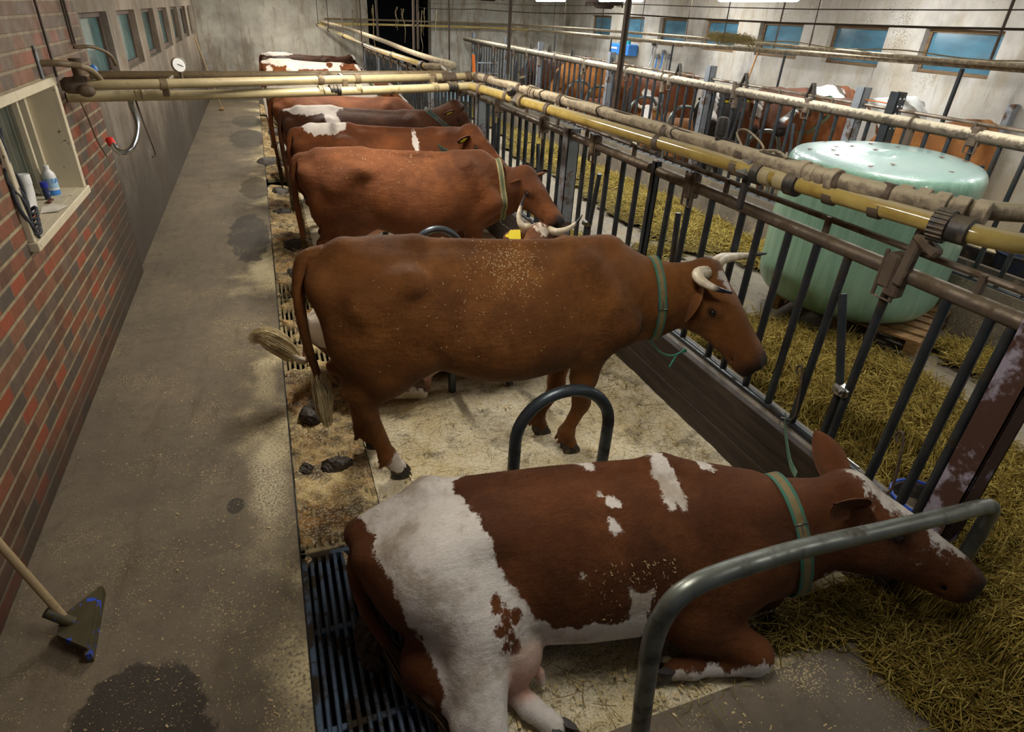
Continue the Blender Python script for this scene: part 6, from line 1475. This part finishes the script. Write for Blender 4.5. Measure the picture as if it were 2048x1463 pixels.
def chips():
    """shavings strewn on the concrete and bedding near the viewer"""
    R = np.random.default_rng(4)
    def scatter(name, label, n, x0, x1, y0, y1, size, mat, pw=1.5, z=.002, dens=None):
        x = R.uniform(x0, x1, n); y = y0 + (y1 - y0) * R.random(n) ** pw
        if dens is not None: k = R.random(n) < dens(x, y); x, y = x[k], y[k]
        n = len(x)
        th = R.uniform(0, 6.28, n); L = size * R.lognormal(0, .5, n); W = L * R.uniform(.2, .55, n); zz = z + R.uniform(0, .003, n); c, s = np.cos(th), np.sin(th); cur = L * R.uniform(-.1, .35, n)
        P = []
        for a, b, k in ((-1, -1, 0), (0, -1, 1), (1, -1, 0), (1, 1, 0), (0, 1, 1), (-1, 1, 0)): P.append(np.stack([x + c * L * a - s * W * b, y + s * L * a + c * W * b, zz + k * np.abs(cur)], -1))
        v = np.stack(P, 1).reshape(-1, 3); i = (np.arange(n) * 6)[:, None]; q = np.stack([i + np.array([0, 1, 4, 5])[None], i + np.array([1, 2, 3, 4])[None]], 1).reshape(-1, 4)
        o = link_mesh(name, quads_mesh(name, v, q, False), mat); tag(o, label, 'wood shavings', kind='stuff')
    ch = MAT['chip']
    scatter('wood_shavings', 'wood shavings scattered over the aisle floor', 15000, -1.38, -.15, 1.3, 7, .0021, ch, 1.7, .002, lambda x, y: np.clip(.25 + .9 * (x + 1.0) + .3 * wob(x, y, 2), .12, 1))
    scatter('wood_shavings', 'wood shavings bedding flakes on the stall floor', 9000, .36, 2.55, 1.14, 4.4, .0045, ch, 1.3, .012)
    scatter('wood_shavings', 'wood shavings strewn on the bare slab in front of the first stall', 700, .4, 2.4, .3, 1.1, .0035, ch, 1, .022)

def gutter():
    M = MAT
    def grate(y0, y1, mat, label, n=10, cover=False):
        t = empty('gutter_grate', ((XG0 + XG1) / 2, y0, 0)); tag(t, label, 'grate', 'gutter grates'); w = XG1 - XG0 - .01; L = y1 - y0
        f = MB(); 
        for s in (-1, 1): f.box((s * (w / 2 - .014), L / 2, -.045), (.028, L, .06), bev=.004)
        for y in (.014, L - .014): f.box((0, y, -.045), (w, .028, .06), bev=.004)
        f.build('frame', M[mat], t, 30)
        for k in range(n): MB().box((-w / 2 + .03 + (w - .06) * (k + .5) / n, L / 2, -.043), (.019, L - .05, .05), bev=.005).build('slat', M[mat], t, 30)
        k = max(2, int(L / .42))
        for i in range(1, k): MB().box((0, L * i / k, -.052), (w - .05, .03, .045), bev=.004).build('cross_bar', M[mat], t, 30)
    grate(.55, 2.47, 'bluegrate', 'blue grey steel gutter grate with open slots, nearest in front')
    grate(2.48, 4.38, 'grated', 'gutter grate buried under shavings and dung behind the brown horned cow')
    grate(4.40, 6.42, 'grated', 'gutter grate whitened with shavings behind the lying cow with the flicking tail')
    for k, y in enumerate((6.44, 8.3, 10.9, 12.8, 14.7)): grate(y, y + 1.84, 'grated', ['gutter grate behind the chestnut cow', 'gutter grate behind the cow with the white T patch', 'gutter grate at the dark hole in the gutter', 'gutter grate behind the spotted white cow', 'farthest gutter grate near the far wall'][k], 8)
    # lumpy shavings over the grates
    def lump(label, y0, y1, hole, seed, amp=.02):
        xs = np.linspace(XG0 + .012, XG1 - .004, 34); ys = np.arange(y0, y1, .016); X, Y = np.meshgrid(xs, ys, indexing='ij')
        H = -.005 + amp * wob(X * 2.2 + seed, Y * 1.6, 2.2, seed) + .012 * wob(X * 3, Y * 2, 7, seed) ; H = np.where(hole(X, Y), -.06, H); H = np.minimum(H, .012)
        idx = np.arange(X.size).reshape(X.shape); q = np.stack([idx[:-1, :-1], idx[1:, :-1], idx[1:, 1:], idx[:-1, 1:]], -1).reshape(-1, 4); q = q[(H.ravel()[q] > -.055).any(1)]
        u, inv = np.unique(q, return_inverse=True); o = link_mesh('wood_shavings', quads_mesh('wood_shavings', np.stack([X, Y, H], -1).reshape(-1, 3)[u], inv.reshape(-1, 4)), M['gutterfill']); tag(o, label, 'wood shavings', kind='stuff')
    lump('soiled shavings filling the gutter behind the brown horned cow', 2.30, 4.45, lambda x, y: (y < 2.55) & (wob(x * 4, y * 4, 2.5) < .25 + (2.55 - y) * 3), 1.0)
    lump('soiled shavings in patches over the pale gutter grate', 4.45, 6.4, lambda x, y: wob(x * 3, y * 3, 1.7, 3) < .18, 2.0)
    lump('soiled shavings filling the gutter behind the farther cows', 6.35, 19.8, lambda x, y: ((np.abs(y - 10.7) < .28) & (x < .2)) | ((np.abs(y - 17.9) < .4)), 4.0, .03)
    # dung
    def dung(x, y, rx, ry, h, label, seed, z=-.02):
        R = random.Random(seed); s = SDF((-rx * 1.5, -ry * 1.5, -.03), (rx * 1.5, ry * 1.5, h * 1.7), max(rx, ry) / 14)
        for i in range(9):
            a = R.uniform(0, 6.28); q = R.uniform(0, .75); s.ell((rx * q * math.cos(a), ry * q * math.sin(a), h * R.uniform(.0, .45)), (rx * R.uniform(.3, .55), ry * R.uniform(.3, .55), h * R.uniform(.3, .65)), .02)
        s.ell((0, 0, 0), (rx * .8, ry * .8, h * .45), .03)
        v, q = s.surface(); v[:, 2] = v[:, 2] * .8 + .010 * wob(v[:, 0] * 9, v[:, 1] * 9, 3, seed) + .006 * wob(v[:, 1] * 23, v[:, 0] * 23 + v[:, 2] * 9, 3, seed); v[:, 0] += .008 * wob(v[:, 1] * 14, v[:, 2] * 14, 3, seed)
        o = link_mesh('dung_heap', quads_mesh('dung_heap', v, q), M['dung'], None, (x, y, z)); tag(o, label, 'dung', 'dung in the gutter')
    for i, a in enumerate(((.055, 3.80, .10, .15, .10, 'dung heap under the tail tuft of the brown horned cow'), (.125, 3.17, .11, .085, .08, 'large black dung heap beside the white hind foot'), (-.055, 3.17, .04, .05, .045, 'small dung lump left of the large black heap'), (.09, 5.95, .07, .16, .05, 'dung on the pale grate by the tail of the brown horned cow'), (.08, 6.5, .10, .2, .07, 'dung at the far end of the pale grate'),
                           (.12, 7.45, .13, .25, .06, 'dung spread in the gutter level with the dark puddle'), (.05, 8.9, .12, .2, .07, 'dung in the gutter beyond the dark puddle'), (.05, 10.1, .14, .3, .08, 'dung beside the yellowish puddle'), (.0, 12.2, .28, .45, .09, 'long dung heap spilling over the aisle edge'), (.15, 13.6, .16, .4, .09, 'dung behind the lying brown and white cow'), (.1, 15.2, .15, .4, .09, 'farthest dung heap in the gutter'), (.14, 1.86, .07, .14, .035, 'smeared dung on the nearest steel grate'), (.26, 2.05, .07, .12, .04, 'dung on the grate under the rump of the lying cow'))):
        dung(*a, seed=i + 3)

def bale():
    t = empty('silage_bale', (5.11, 4.05, ZA + .155)); tag(t, 'pale green film wrapped round bale on a pallet behind the rails', 'bale')
    R_, Hh = .80, 1.36; prof = [(.02, .0), (.30, -.005), (.55, .0), (.68, .03), (.76, .10), (.795, .20), (.80, .4), (.80, .7), (.795, 1.0), (.795, 1.18), (.785, 1.27), (.74, 1.325), (.62, 1.352), (.40, 1.362), (.2, 1.366), (.02, 1.367)]
    mb = MB(); n = 96; sp = spline([V(r, 0, h) for r, h in prof], 4); vs = []; m = len(sp)
    for p in sp:
        for k in range(n):
            a = 2 * PI * k / n; r = p[0] * (1 + .012 * math.sin(3 * a + 1) + .006 * math.sin(7 * a + p[2] * 5) + .0025 * math.sin(23 * a + 9 * p[2])); vs.append(V(r * math.cos(a), r * math.sin(a), p[2] + (.02 * math.cos(a - .6) * (p[2] / Hh)) + .004 * math.sin(9 * r + 3 * a)))
    fs = [(i * n + k, i * n + (k + 1) % n, (i + 1) * n + (k + 1) % n, (i + 1) * n + k) for i in range(m - 1) for k in range(n)] + [tuple(range(n))[::-1], tuple((m - 1) * n + k for k in range(n))]
    mb.add(vs, fs); mb.build('wrapped_roll', bale_mat(), t, 80)
    lm = simple('dry_leaf', srgb('#6b3d1c'), .7, 0, .4, 30); R = random.Random(3)
    for i in range(17):
        a = R.uniform(0, 6.28); r = .68 * math.sqrt(R.random()); mb = MB(); ring = []
        for k in range(11):
            th = 2 * PI * k / 11; q = .026 * (1.0 if k % 2 else .45) * R.uniform(.8, 1.25); ring.append(V(q * math.cos(th), q * math.sin(th), .004 + .008 * R.random() * (k % 2)))
        mb.add([V(0, 0, .006)] + ring + [p + V(0, 0, -.0015) for p in ring], [(0, 1 + k, 1 + (k + 1) % 11) for k in range(11)] + [(1 + k, 12 + k, 12 + (k + 1) % 11, 1 + (k + 1) % 11) for k in range(11)] + [tuple(range(12, 23))[::-1]])
        o = mb.build('dead_leaf', lm, None, 30, loc=(5.11 + r * math.cos(a), 4.05 + r * math.sin(a), ZA + .155 + 1.367 + .02 * math.cos(a - .6) - .02 * max(0, (r - .4) / .3))); tag(o, 'small curled brown leaf lying on top of the green bale', 'leaf', 'dead leaves on the bale')
    p = empty('pallet', (5.3, 3.93, ZA), math.radians(24)); tag(p, 'wooden pallet under the green bale', 'pallet')
    for i in range(7): MB().box((-.54 + i * .18, 0, .133), (.125, 1.35, .022), bev=.003).build('deck_board', MAT['pallet'], p, 30)
    for y in (-.62, 0, .62): MB().box((0, y, .011), (1.2, .10, .022), bev=.003).build('bottom_board', MAT['pallet'], p, 30); MB().box((0, y, .111), (1.2, .10, .020), bev=.003).build('stringer_board', MAT['pallet'], p, 30)
    for x in (-.53, 0, .53):
        for y in (-.62, 0, .62): MB().box((x, y, .062), (.14, .10, .078), bev=.003).build('block', MAT['pallet'], p, 30)

def props():
    M = MAT
    # squeegee with a long wooden handle leaning on the brick wall
    t = empty('scraper', (-1.02, 2.30, 0)); tag(t, 'floor scraper with dirty blue blade and long pale handle leaning on the brick wall', 'scraper')
    rot = np.array([[math.cos(1.62), -math.sin(1.62), 0], [math.sin(1.62), math.cos(1.62), 0], [0, 0, 1]])
    bl = simple('dirty_blue_plastic', srgb('#4a4326'), .6, 0, .3, 12, dirt=srgb('#2f50c0'), dscale=16, dth=(.60, .64))
    b = MB(); b.prism([(-.19, -.012), (.19, -.012), (.19, .012), (-.19, .012)], 0, .055, rot); b.prism([(-.17, .0), (.17, .0), (.05, .13), (-.05, .13)], .035, .07, rot); b.build('blade', bl, t, 30)
    MB().tube([V(-.08, 0, .06), V(-.16, .012, .15)], .024, 10).build('socket', bl, t)
    MB().tube([V(-.10, .003, .085), V(-.375, .23, .72), V(-.36, .24, .70)][:2], .017, 12).build('handle', M['handle'], t)
    # broom stick by the far windows
    t = empty('broom', (-1.05, 18.6, 0)); tag(t, 'long pale stick leaning on the far left wall under the windows', 'stick'); MB().tube([V(0, 0, .05), V(-.36, .2, 1.68)], .016, 8).build('handle', M['handle'], t); MB().box((0, 0, .03), (.10, .26, .06), bev=.01).build('head', M['pallet'], t)
    # things on the sill
    z = 1.202; xs = -1.50
    t = empty('bottle', (-1.525, 5.34, z)); tag(t, 'white spray bottle with light blue label and blue base on the window sill', 'bottle')
    MB().lathe([(.040, 0), (.042, .004), (.042, .035)], (0, 0, 0), 20).build('base', M['blue'], t); MB().lathe([(.042, .036), (.042, .135), (.036, .155), (.020, .172), (.018, .18)], (0, 0, 0), 20).build('bottle_body', M['white'], t)
    MB().lathe([(.0425, .05), (.0425, .12)], (0, 0, 0), 20).build('label_band', simple('pale_label', srgb('#9fc4dd'), .5), t); MB().lathe([(.019, .178), (.019, .20), (.017, .205)], (0, 0, 0), 14).build('cap', M['white'], t)
    def text(body, size, mat, parent, loc, rot):
        cu = bpy.data.curves.new('lettering', 'FONT'); cu.body = body; cu.size = size; cu.extrude = .0006; o = bpy.data.objects.new('lettering', cu); cu.materials.append(mat); COL.objects.link(o); cu.align_x = 'CENTER'; me = bpy.data.meshes.new_from_object(o); bpy.data.objects.remove(o); o = link_mesh('lettering', me, None, parent); o.location = loc; o.rotation_euler = rot; return o
    text('1A', .045, M['blue'], t, (.035, -.027, .085), (PI / 2, 0, math.radians(38)))
    t = empty('tube', (-1.53, 5.20, z)); tag(t, 'small dark blue tube with white stripe between the two white containers', 'tube')
    MB().lathe([(.018, 0), (.020, .03)], (0, 0, 0), 14).build('cap', M['bluep'], t); MB().lathe([(.020, .031), (.021, .085)], (0, 0, 0), 14).build('tube_body', simple('navy_print', srgb('#2a3566'), .4, 0, .1, 5, dirt=srgb('#cfd3e0'), dscale=26, dth=(.55, .6)), t); MB().lathe([(.023, .086), (.023, .12)], (0, 0, 0), 14).build('top', simple('blue_top', srgb('#2a35a8'), .4), t)
    t = empty('squeeze_tube', (-1.53, 4.86, z)); tag(t, 'large white squeeze tube standing on its crimped end on the sill', 'tube')
    mb = MB(); rings = []
    for h, a, b2 in ((0, .085, .006), (.06, .068, .022), (.12, .05, .034), (.17, .040, .037), (.185, .038, .037)): rings += [V(b2 * math.cos(2 * PI * k / 20), a * math.sin(2 * PI * k / 20), h) for k in range(20)]
    mb.add(rings, [(i * 20 + k, i * 20 + (k + 1) % 20, (i + 1) * 20 + (k + 1) % 20, (i + 1) * 20 + k) for i in range(4) for k in range(20)] + [tuple(range(20))[::-1], tuple(range(80, 100))]); mb.build('tube_body', M['white'], t, 40); MB().lathe([(.040, .186), (.040, .245), (.037, .25)], (0, 0, 0), 20).build('cap', M['white'], t)
    mb = MB(); mb.tube(spline([V(0, 0, .008), V(.03, .03, .014), V(.0, .07, .012), V(-.03, .05, .016), V(-.01, .0, .012)], 6), .011, 8, closed=False); o = mb.build('glove_ring', M['orange'], None, 60, (-1.52, 4.72, z)); tag(o, 'crumpled orange plastic thing lying on the sill', 'plastic scrap')
    mb = MB(); mb.add([V(0, 0, 0), V(.10, .02, .006), V(.13, .17, .004), V(.03, .19, .010), V(-.01, .1, .014), V(.06, .1, .012)], [(0, 1, 5, 4), (1, 2, 5), (5, 2, 3, 4)]); o = mb.build('paper_towel', simple('paper', srgb('#d9d2c4'), .9), None, None, (-1.49, 4.82, z + .004)); tag(o, 'crumpled white paper towel hanging over the sill edge', 'paper')
    o = MB().box((0, 0, .008), (.03, .09, .014), bev=.005).build('marker_stick', simple('brown_stick', srgb('#5a3220'), .6, 0, .1), None, 30, (-1.50, 5.12, z)); tag(o, 'small brown marking stick lying by the blue tube', 'stick')
    mb = MB(); R = random.Random(2)
    for k in range(4): mb.tube(spline([V(.02 * R.random() - .01, .01 * k, .5 - .14 * i + .01 * R.random()) + V(.02 * math.sin(i * 2 + k), .03 * math.sin(i * 1.7 + k * 1.3), 0) for i in range(5)] + [V(.02, .05, -.12 + .02 * k)], 8), .010, 7)
    for k in range(5): mb.tube([V(.03 * math.cos(a) + .01, .035 * math.sin(a) + .05 + .01 * k, -.08 + .028 * k + .012 * math.sin(a * 2)) for a in np.linspace(0, 2 * PI, 14)[:-1]], .010, 7, closed=True)
    o = mb.build('rope', simple('grey_rope', srgb('#4a4c52'), .85, 0, .5, 60, bump=.8, bscale=90), None, 60, (-1.385, 4.22, 1.33)); tag(o, 'dark grey twisted rope hung over the left edge of the window frame', 'rope')
    # hangings on the right wall
    t = empty('cleaning_unit', (XR - .16, 16.5, 1.76)); tag(t, 'bright blue box on the far right wall with a white label', 'box'); MB().box((0, 0, .15), (.30, 1.0, .27), bev=.02).build('case', M['blue'], t, 30); MB().box((-.155, .28, .17), (.008, .34, .05), bev=.002).build('label_plate', M['white'], t)
    MB().lathe([(.07, 0), (.07, .08), (.04, .1)], (0, -.2, .285), 14).build('pump', simple('teal_plastic', srgb('#2aa0a0'), .4), t); MB().box((.02, .1, .31), (.16, .2, .06), bev=.02).build('motor', M['rubber'], t)
    for k, (y, h, mt) in enumerate(((15.2, .5, 'chrome'), (14.95, .35, 'blue'), (14.7, .38, 'blue'), (14.45, .42, 'post'))):
        o = MB().tube([V(0, 0, h), V(0, .02, .1), V(-.03, .02, 0)], .02, 8).build('hand_tool', M[mt], None, 60, (XR - .05, y, 1.62 - .12 * k % .2)); MB().box((0, 0, h), (.06, .12, .1), bev=.012).build('grip', M['rubber' if k == 0 else 'post'], o); tag(o, ['steel rod tool hanging on the wall right of the blue box', 'first blue milking tool on the wall rack', 'second blue milking tool on the wall rack', 'grey tool at the right end of the wall rack'][k], 'tool', 'tools on the far right wall')
    o = MB().tube([V(0, 0, 0), V(.55, .3, 1.5)], .017, 8).build('wooden_stick', simple('orange_wood', srgb('#b07a3a'), .6, 0, .15), None, 60, (8.95, 10.9, ZR + .4)); tag(o, 'yellowish wooden stick leaning on the right wall between two windows', 'stick')
    o = MB().tube([V(0, 0, 0), V(0, .12, -.02), V(0, .06, .10), V(0, .06, .6)], .010, 8).build('wire_hook', M['rodb'], None, 60, (XR - .03, 5.15, 1.55)); tag(o, 'triangular wire handle hanging on the right wall', 'hook')
    o = MB().tube([V(0, -.0, 0), V(0, -.2, .003), V(0, -.43, 0)], .006, 6).build('string', M['orange'], None, 60, (XF2 + .03, 5.33, 1.94)); tag(o, 'orange string tied between two posts of the far rails', 'string')
    o = MB().box((0, 0, .8), (.12, .10, 1.6), bev=.01).build('wall_post', M['post'], None, 30, (XR - .07, 5.95, ZR)); tag(o, 'grey upright steel strip on the right wall', 'post')
    # far end: cart, gate, broom with orange grip
    t = empty('feed_cart', (4.6, 17.2, ZA)); tag(t, 'grey blue open feed cart standing before the dark doorway', 'cart'); mb = MB()
    for c, s in (((0, -.45, .68), (1.0, .04, .6)), ((0, .45, .68), (1.0, .04, .6)), ((-.5, 0, .68), (.04, .94, .6)), ((.5, 0, .68), (.04, .94, .6)), ((0, 0, .40), (1.0, .9, .04))): mb.box(c, s, bev=.01)
    mb.build('tub', simple('cart_paint', srgb('#7d96a0'), .5, .1, .2, 6), t, 30)
    for x in (-.4, .4):
        for y in (-.38, .38): MB().lathe([(.14, -.03), (.15, -.02), (.15, .02), (.14, .03)], (x, y, .17), 16, (0, 1, 0)).build('wheel', M['rubber'], t, 30)
    mb = MB(); mb.box((0, 0, .215), (.8, .05, .04)); mb.box((-.4, 0, .28), (.04, .76, .3)); mb.box((.4, 0, .28), (.04, .76, .3)); mb.build('chassis', M['post'], t)
    t = empty('gate', (5.4, 17.0, ZA)); tag(t, 'pale grey tubular gate at the far end of the feed alley', 'gate')
    for z_ in (.3, .55, .8, 1.05, 1.3): MB().tube([V(0, 0, z_), V(.55, -.02, z_)], .018, 8).build('rail', M['post'], t)
    for k in range(6): MB().tube([V(.11 * k, 0, .0), V(.11 * k, 0, 1.35)], .014, 8).build('upright', M['post'], t)
    t = empty('fork', (3.35, 10.4, ZA)); tag(t, 'tool with a bright orange grip leaning at the left rails', 'tool'); MB().tube([V(.0, 0, .02), V(-.1, .0, 1.55)], .014, 8).build('shaft', M['rubber'], t); MB().tube([V(-.1, .0, 1.52), V(-.118, 0, 1.84)], .024, 10).build('grip', M['orange'], t)
    # low trough and tub behind the bale
    t = empty('feed_trough', (7.3, 4.0, ZR)); tag(t, 'long black trough with pale crumbs to the right of the bale', 'trough'); mb = MB()
    for c, s in (((-.28, 0, .11), (.04, 2.6, .22)), ((.28, 0, .11), (.04, 2.6, .22)), ((0, 0, .02), (.6, 2.6, .04)), ((0, -1.28, .11), (.52, .04, .22)), ((0, 1.28, .11), (.52, .04, .22))): mb.box(c, s, bev=.01)
    mb.build('trough_shell', M['rubber'], t, 30)
    t = empty('tub', (7.62, 4.0, ZR)); mb = MB(); mb.lathe([(.20, 0), (.24, .22), (.26, .24), (.26, .26), (.235, .26), (.20, .06), (.02, .05)], (0, 0, .04), 28); mb.build('tub_shell', M['bluep'], t, 30); tag(t, 'dark blue plastic tub standing in the black trough', 'tub')
    # water bowl at the rails by the nearest cow
    t = empty('water_bowl', (2.86, 1.42, .32)); tag(t, 'dark water bowl with a blue rim fixed at the near rails', 'water bowl'); MB().lathe([(.06, 0), (.12, .03), (.14, .12), (.145, .13), (.13, .13), (.11, .05), (.01, .04)], (0, 0, .05), 24).build('bowl', M['rubber'], t, 30); MB().tube([V(.143 * math.cos(a), .143 * math.sin(a), .185) for a in np.linspace(0, 2 * PI, 25)[:-1]], .008, 8, closed=True).build('rim', simple('blue_rim', srgb('#2c50b8'), .4), t); MB().tube([V(0, 0, .02), V(.1, .0, .02)], .025, 8).build('bracket', M['bracket'], t)
    # tether strap, chain hook and wire hooks at the kerb
    t = MB(); sp = spline([V(2.62, 2.16, .58), V(2.55, 2.08, .56), V(2.42, 1.95, .62), V(2.2, 1.70, .68), V(2.08, 1.55, .74)], 8); vs = []; fs = []
    for i, p in enumerate(sp):
        for q in (-1, 1): vs += [p + V(.0, 0, q * .017) + V(.004, .003, 0), p + V(0, 0, q * .017) - V(.004, .003, 0)]
    for i in range(len(sp) - 1):
        a = i * 4; b = a + 4; fs += [(a, a + 2, b + 2, b), (a + 1, b + 1, b + 3, a + 3), (a, b, b + 1, a + 1), (a + 2, a + 3, b + 3, b + 2)]
    t.add(vs, fs); o = t.build('tether_strap', MAT['strap_g2'], None, 40); tag(o, 'green striped tether strap from the kerb to the collar of the nearest cow', 'strap'); b = buckle(o, sp[5], V(0, 0, 1), V(-.7, -.7, 0), .05, .05)
    for k, (y, l) in enumerate(((2.22, 'wire hook hanging on the rails above the tether strap'), (1.55, 'wire hook hanging on the rails above the water bowl'))):
        o = MB().tube(spline([V(0, 0, 0), V(0, .02, .03), V(0, .0, .06), V(0, -.03, .0), V(0, -.07, -.22), V(-.01, -.06, -.28)], 6), .007, 6).build('wire_hook', M['bracket'], None, 60, (XF - .03, y, .80)); tag(o, l, 'hook')
    o = MB().tube([V(0, 0, 0), V(.0, -.30, .0)], .010, 8).build('steel_pin', M['chrome'], None, 60, (2.70, 1.98, .53)); tag(o, 'short bright steel pin across the near rails', 'pin')
    # dusty cobweb ropes hanging from the wires by the far door
    for k in range(13):
        x, y, z1, L = R.uniform(2.4, 4.9), R.uniform(15.5, 20), R.uniform(2.45, 2.6), R.uniform(.3, 1.1)
        o = MB().tube(spline([V(.02 * R.gauss(0, 1), .02 * R.gauss(0, 1), -L * i / 5) for i in range(6)], 3), [.014 * (1 - .6 * i / 15) * R.uniform(.6, 1.3) for i in range(16)], 6).build('cobweb_strand', M['cobweb'], None, 60, (x, y, z1)); tag(o, 'ragged dusty strand dangling in front of the dark doorway', 'cobweb', 'dusty strands before the doorway')
    mb = MB(); [hair_lock(mb, [V(0, q, .0), V(.03, q - .2, .06), V(0, q - .45, .02), V(.02, q - .7, .0)], .022, 90, .5, 5 + k, .0035, 1.8) for k, q in enumerate((0, .25, .5, .75, .9))]; o = mb.build('hay_tangle', MAT['haytuft'], None, 80, (7.9, 10.0, 2.35)); tag(o, 'tangle of hay caught on the upper pipe before the right windows', 'hay')
    # fan housings
    for k, (x, y) in enumerate(((4.6, 13.9), (6.0, 11.4))):
        t = empty('ventilator', (x, y, 2.80 if k == 0 else 2.76)); tag(t, ['dark shaggy ventilator hanging nearest the far door', 'dark dusty ventilator hanging above the far rails'][k], 'ventilator'); mb = MB(); mb.lathe([(.30, .03), (.34, .06), (.34, .22), (.16, .30)], (0, 0, 0), 24); mb.lathe([(.14, -.03), (.18, .0), (.18, .05)], (0, 0, 0), 20); mb.build('housing', simple('shaggy_dust', srgb('#33251f'), .95, 0, .3, 14, bump=1.0, bscale=30), t, 40)
        f = MB(); 
        for i in range(120): a = R.uniform(0, 6.28); f.tube([V(.33 * math.cos(a), .33 * math.sin(a), .06), V(.34 * math.cos(a + .05), .34 * math.sin(a + .05), .06 - R.uniform(.01, .07))], .004, 4, caps=False)
        f.build('dust_fringe', simple('dust_fringe', srgb('#3d2e26'), .95), t); MB().tube([V(0, 0, .28), V(0, 0, ZC - 2.78)], .02, 8).build('hanger', M['rodb'], t)

# ------------------------------------------------------------------ lamps
def lamps():
    tube = emis('lamp_tube', (1.0, .97, .92), 60); cas = simple('lamp_casing', srgb('#c9c6bd'), .5)
    def lamp(x, y, z, e, label, col=(1.0, .95, .87), L=1.25):
        t = empty('strip_light', (x, y, z)); tag(t, label, 'lamp', 'strip lights of the barn')
        m = MB(); m.box((0, 0, .075), (.16, L, .05), bev=.01); m.tube([V(0, -.4, .10), V(0, -.4, ZC - z)], .008, 6); m.tube([V(0, .4, .10), V(0, .4, ZC - z)], .008, 6); m.build('casing', cas, t, 30)
        m = MB()
        m.tube([V(0, -L / 2 + .03, .02), V(0, L / 2 - .03, .02)], .030, 12); m.build('tube', tube, t, 60)
        ld = bpy.data.lights.new('lamp_light', 'AREA'); ld.shape = 'RECTANGLE'; ld.size = .14; ld.size_y = L; ld.energy = e; ld.color = col; ld.spread = PI
        o = bpy.data.objects.new('lamp_light', ld); COL.objects.link(o); o.parent = t; o.location = (0, 0, -.03)
    cool, warm = (.92, .97, 1.0), (1.0, .92, .80)
    for i, (y, e) in enumerate(((-.2, 16), (3.55, 24), (6.05, 36), (8.95, 50), (11.45, 60), (14.3, 65), (17.2, 60))):
        lamp(4.95, y, 2.79 if i in (2, 3, 4) else 2.84 if i == 1 else 3.12, e, ['strip light over the alley behind the viewer', 'strip light over the alley whose end glows at the upper right', 'long strip light at the top edge above the bale', 'third strip light along the feed alley', 'fourth strip light along the feed alley', 'fifth strip light along the feed alley', 'last strip light along the feed alley'][i], cool if i > 1 else (1, .97, .92))
    for i, (x, y, e) in enumerate(((.95, 1.7, 16), (.95, 5.4, 66), (.95, 9.6, 75), (.95, 13.8, 75), (.4, 18.5, 80))):
        lamp(x, y, 2.95, e, ['strip light over the nearest lying cow', 'strip light over the chestnut cow', 'strip light over the middle of the left row', 'strip light over the spotted cows', 'strip light lighting the far wall'][i], warm)
    for i, (y, e) in enumerate(((3.2, 45), (7.5, 60), (12, 60), (16.5, 60))):
        lamp(8.3, y, 3.2, e, ['strip light over the right row near the tan cow', 'strip light over the right row near the black cow', 'strip light over the right row near the big tan cow', 'last strip light over the right row'][i], cool)

def main():
    make_camera(); cow_mats(); MAT['strap_g2'] = simple('tether_web', srgb('#4d7a66'), .75, 0, .35, 40, dirt=srgb('#8a7a50'), dscale=20); MAT['haytuft'] = simple('hay_tuft', srgb('#9c8a52'), .8, 0, .4, 20)
    coats(); coats2(); steel_mats(); shell(); fences(); hoops(); pipes(); gutter(); hay(); chips(); bale(); props(); lamps()
    cow_a(); cow_b(); cow_c(); cow_d(); herd()
    w = bpy.data.worlds.new('dusk'); SC.world = w; w.use_nodes = True; bg = w.node_tree.nodes['Background']; bg.inputs[0].default_value = (.5, .6, .75, 1); bg.inputs[1].default_value = .12
    SC.view_settings.view_transform = 'Standard'; SC.view_settings.look = 'None'; SC.view_settings.exposure = EXPOSURE; SC.view_settings.gamma = 1
EXPOSURE = 0.12
main()
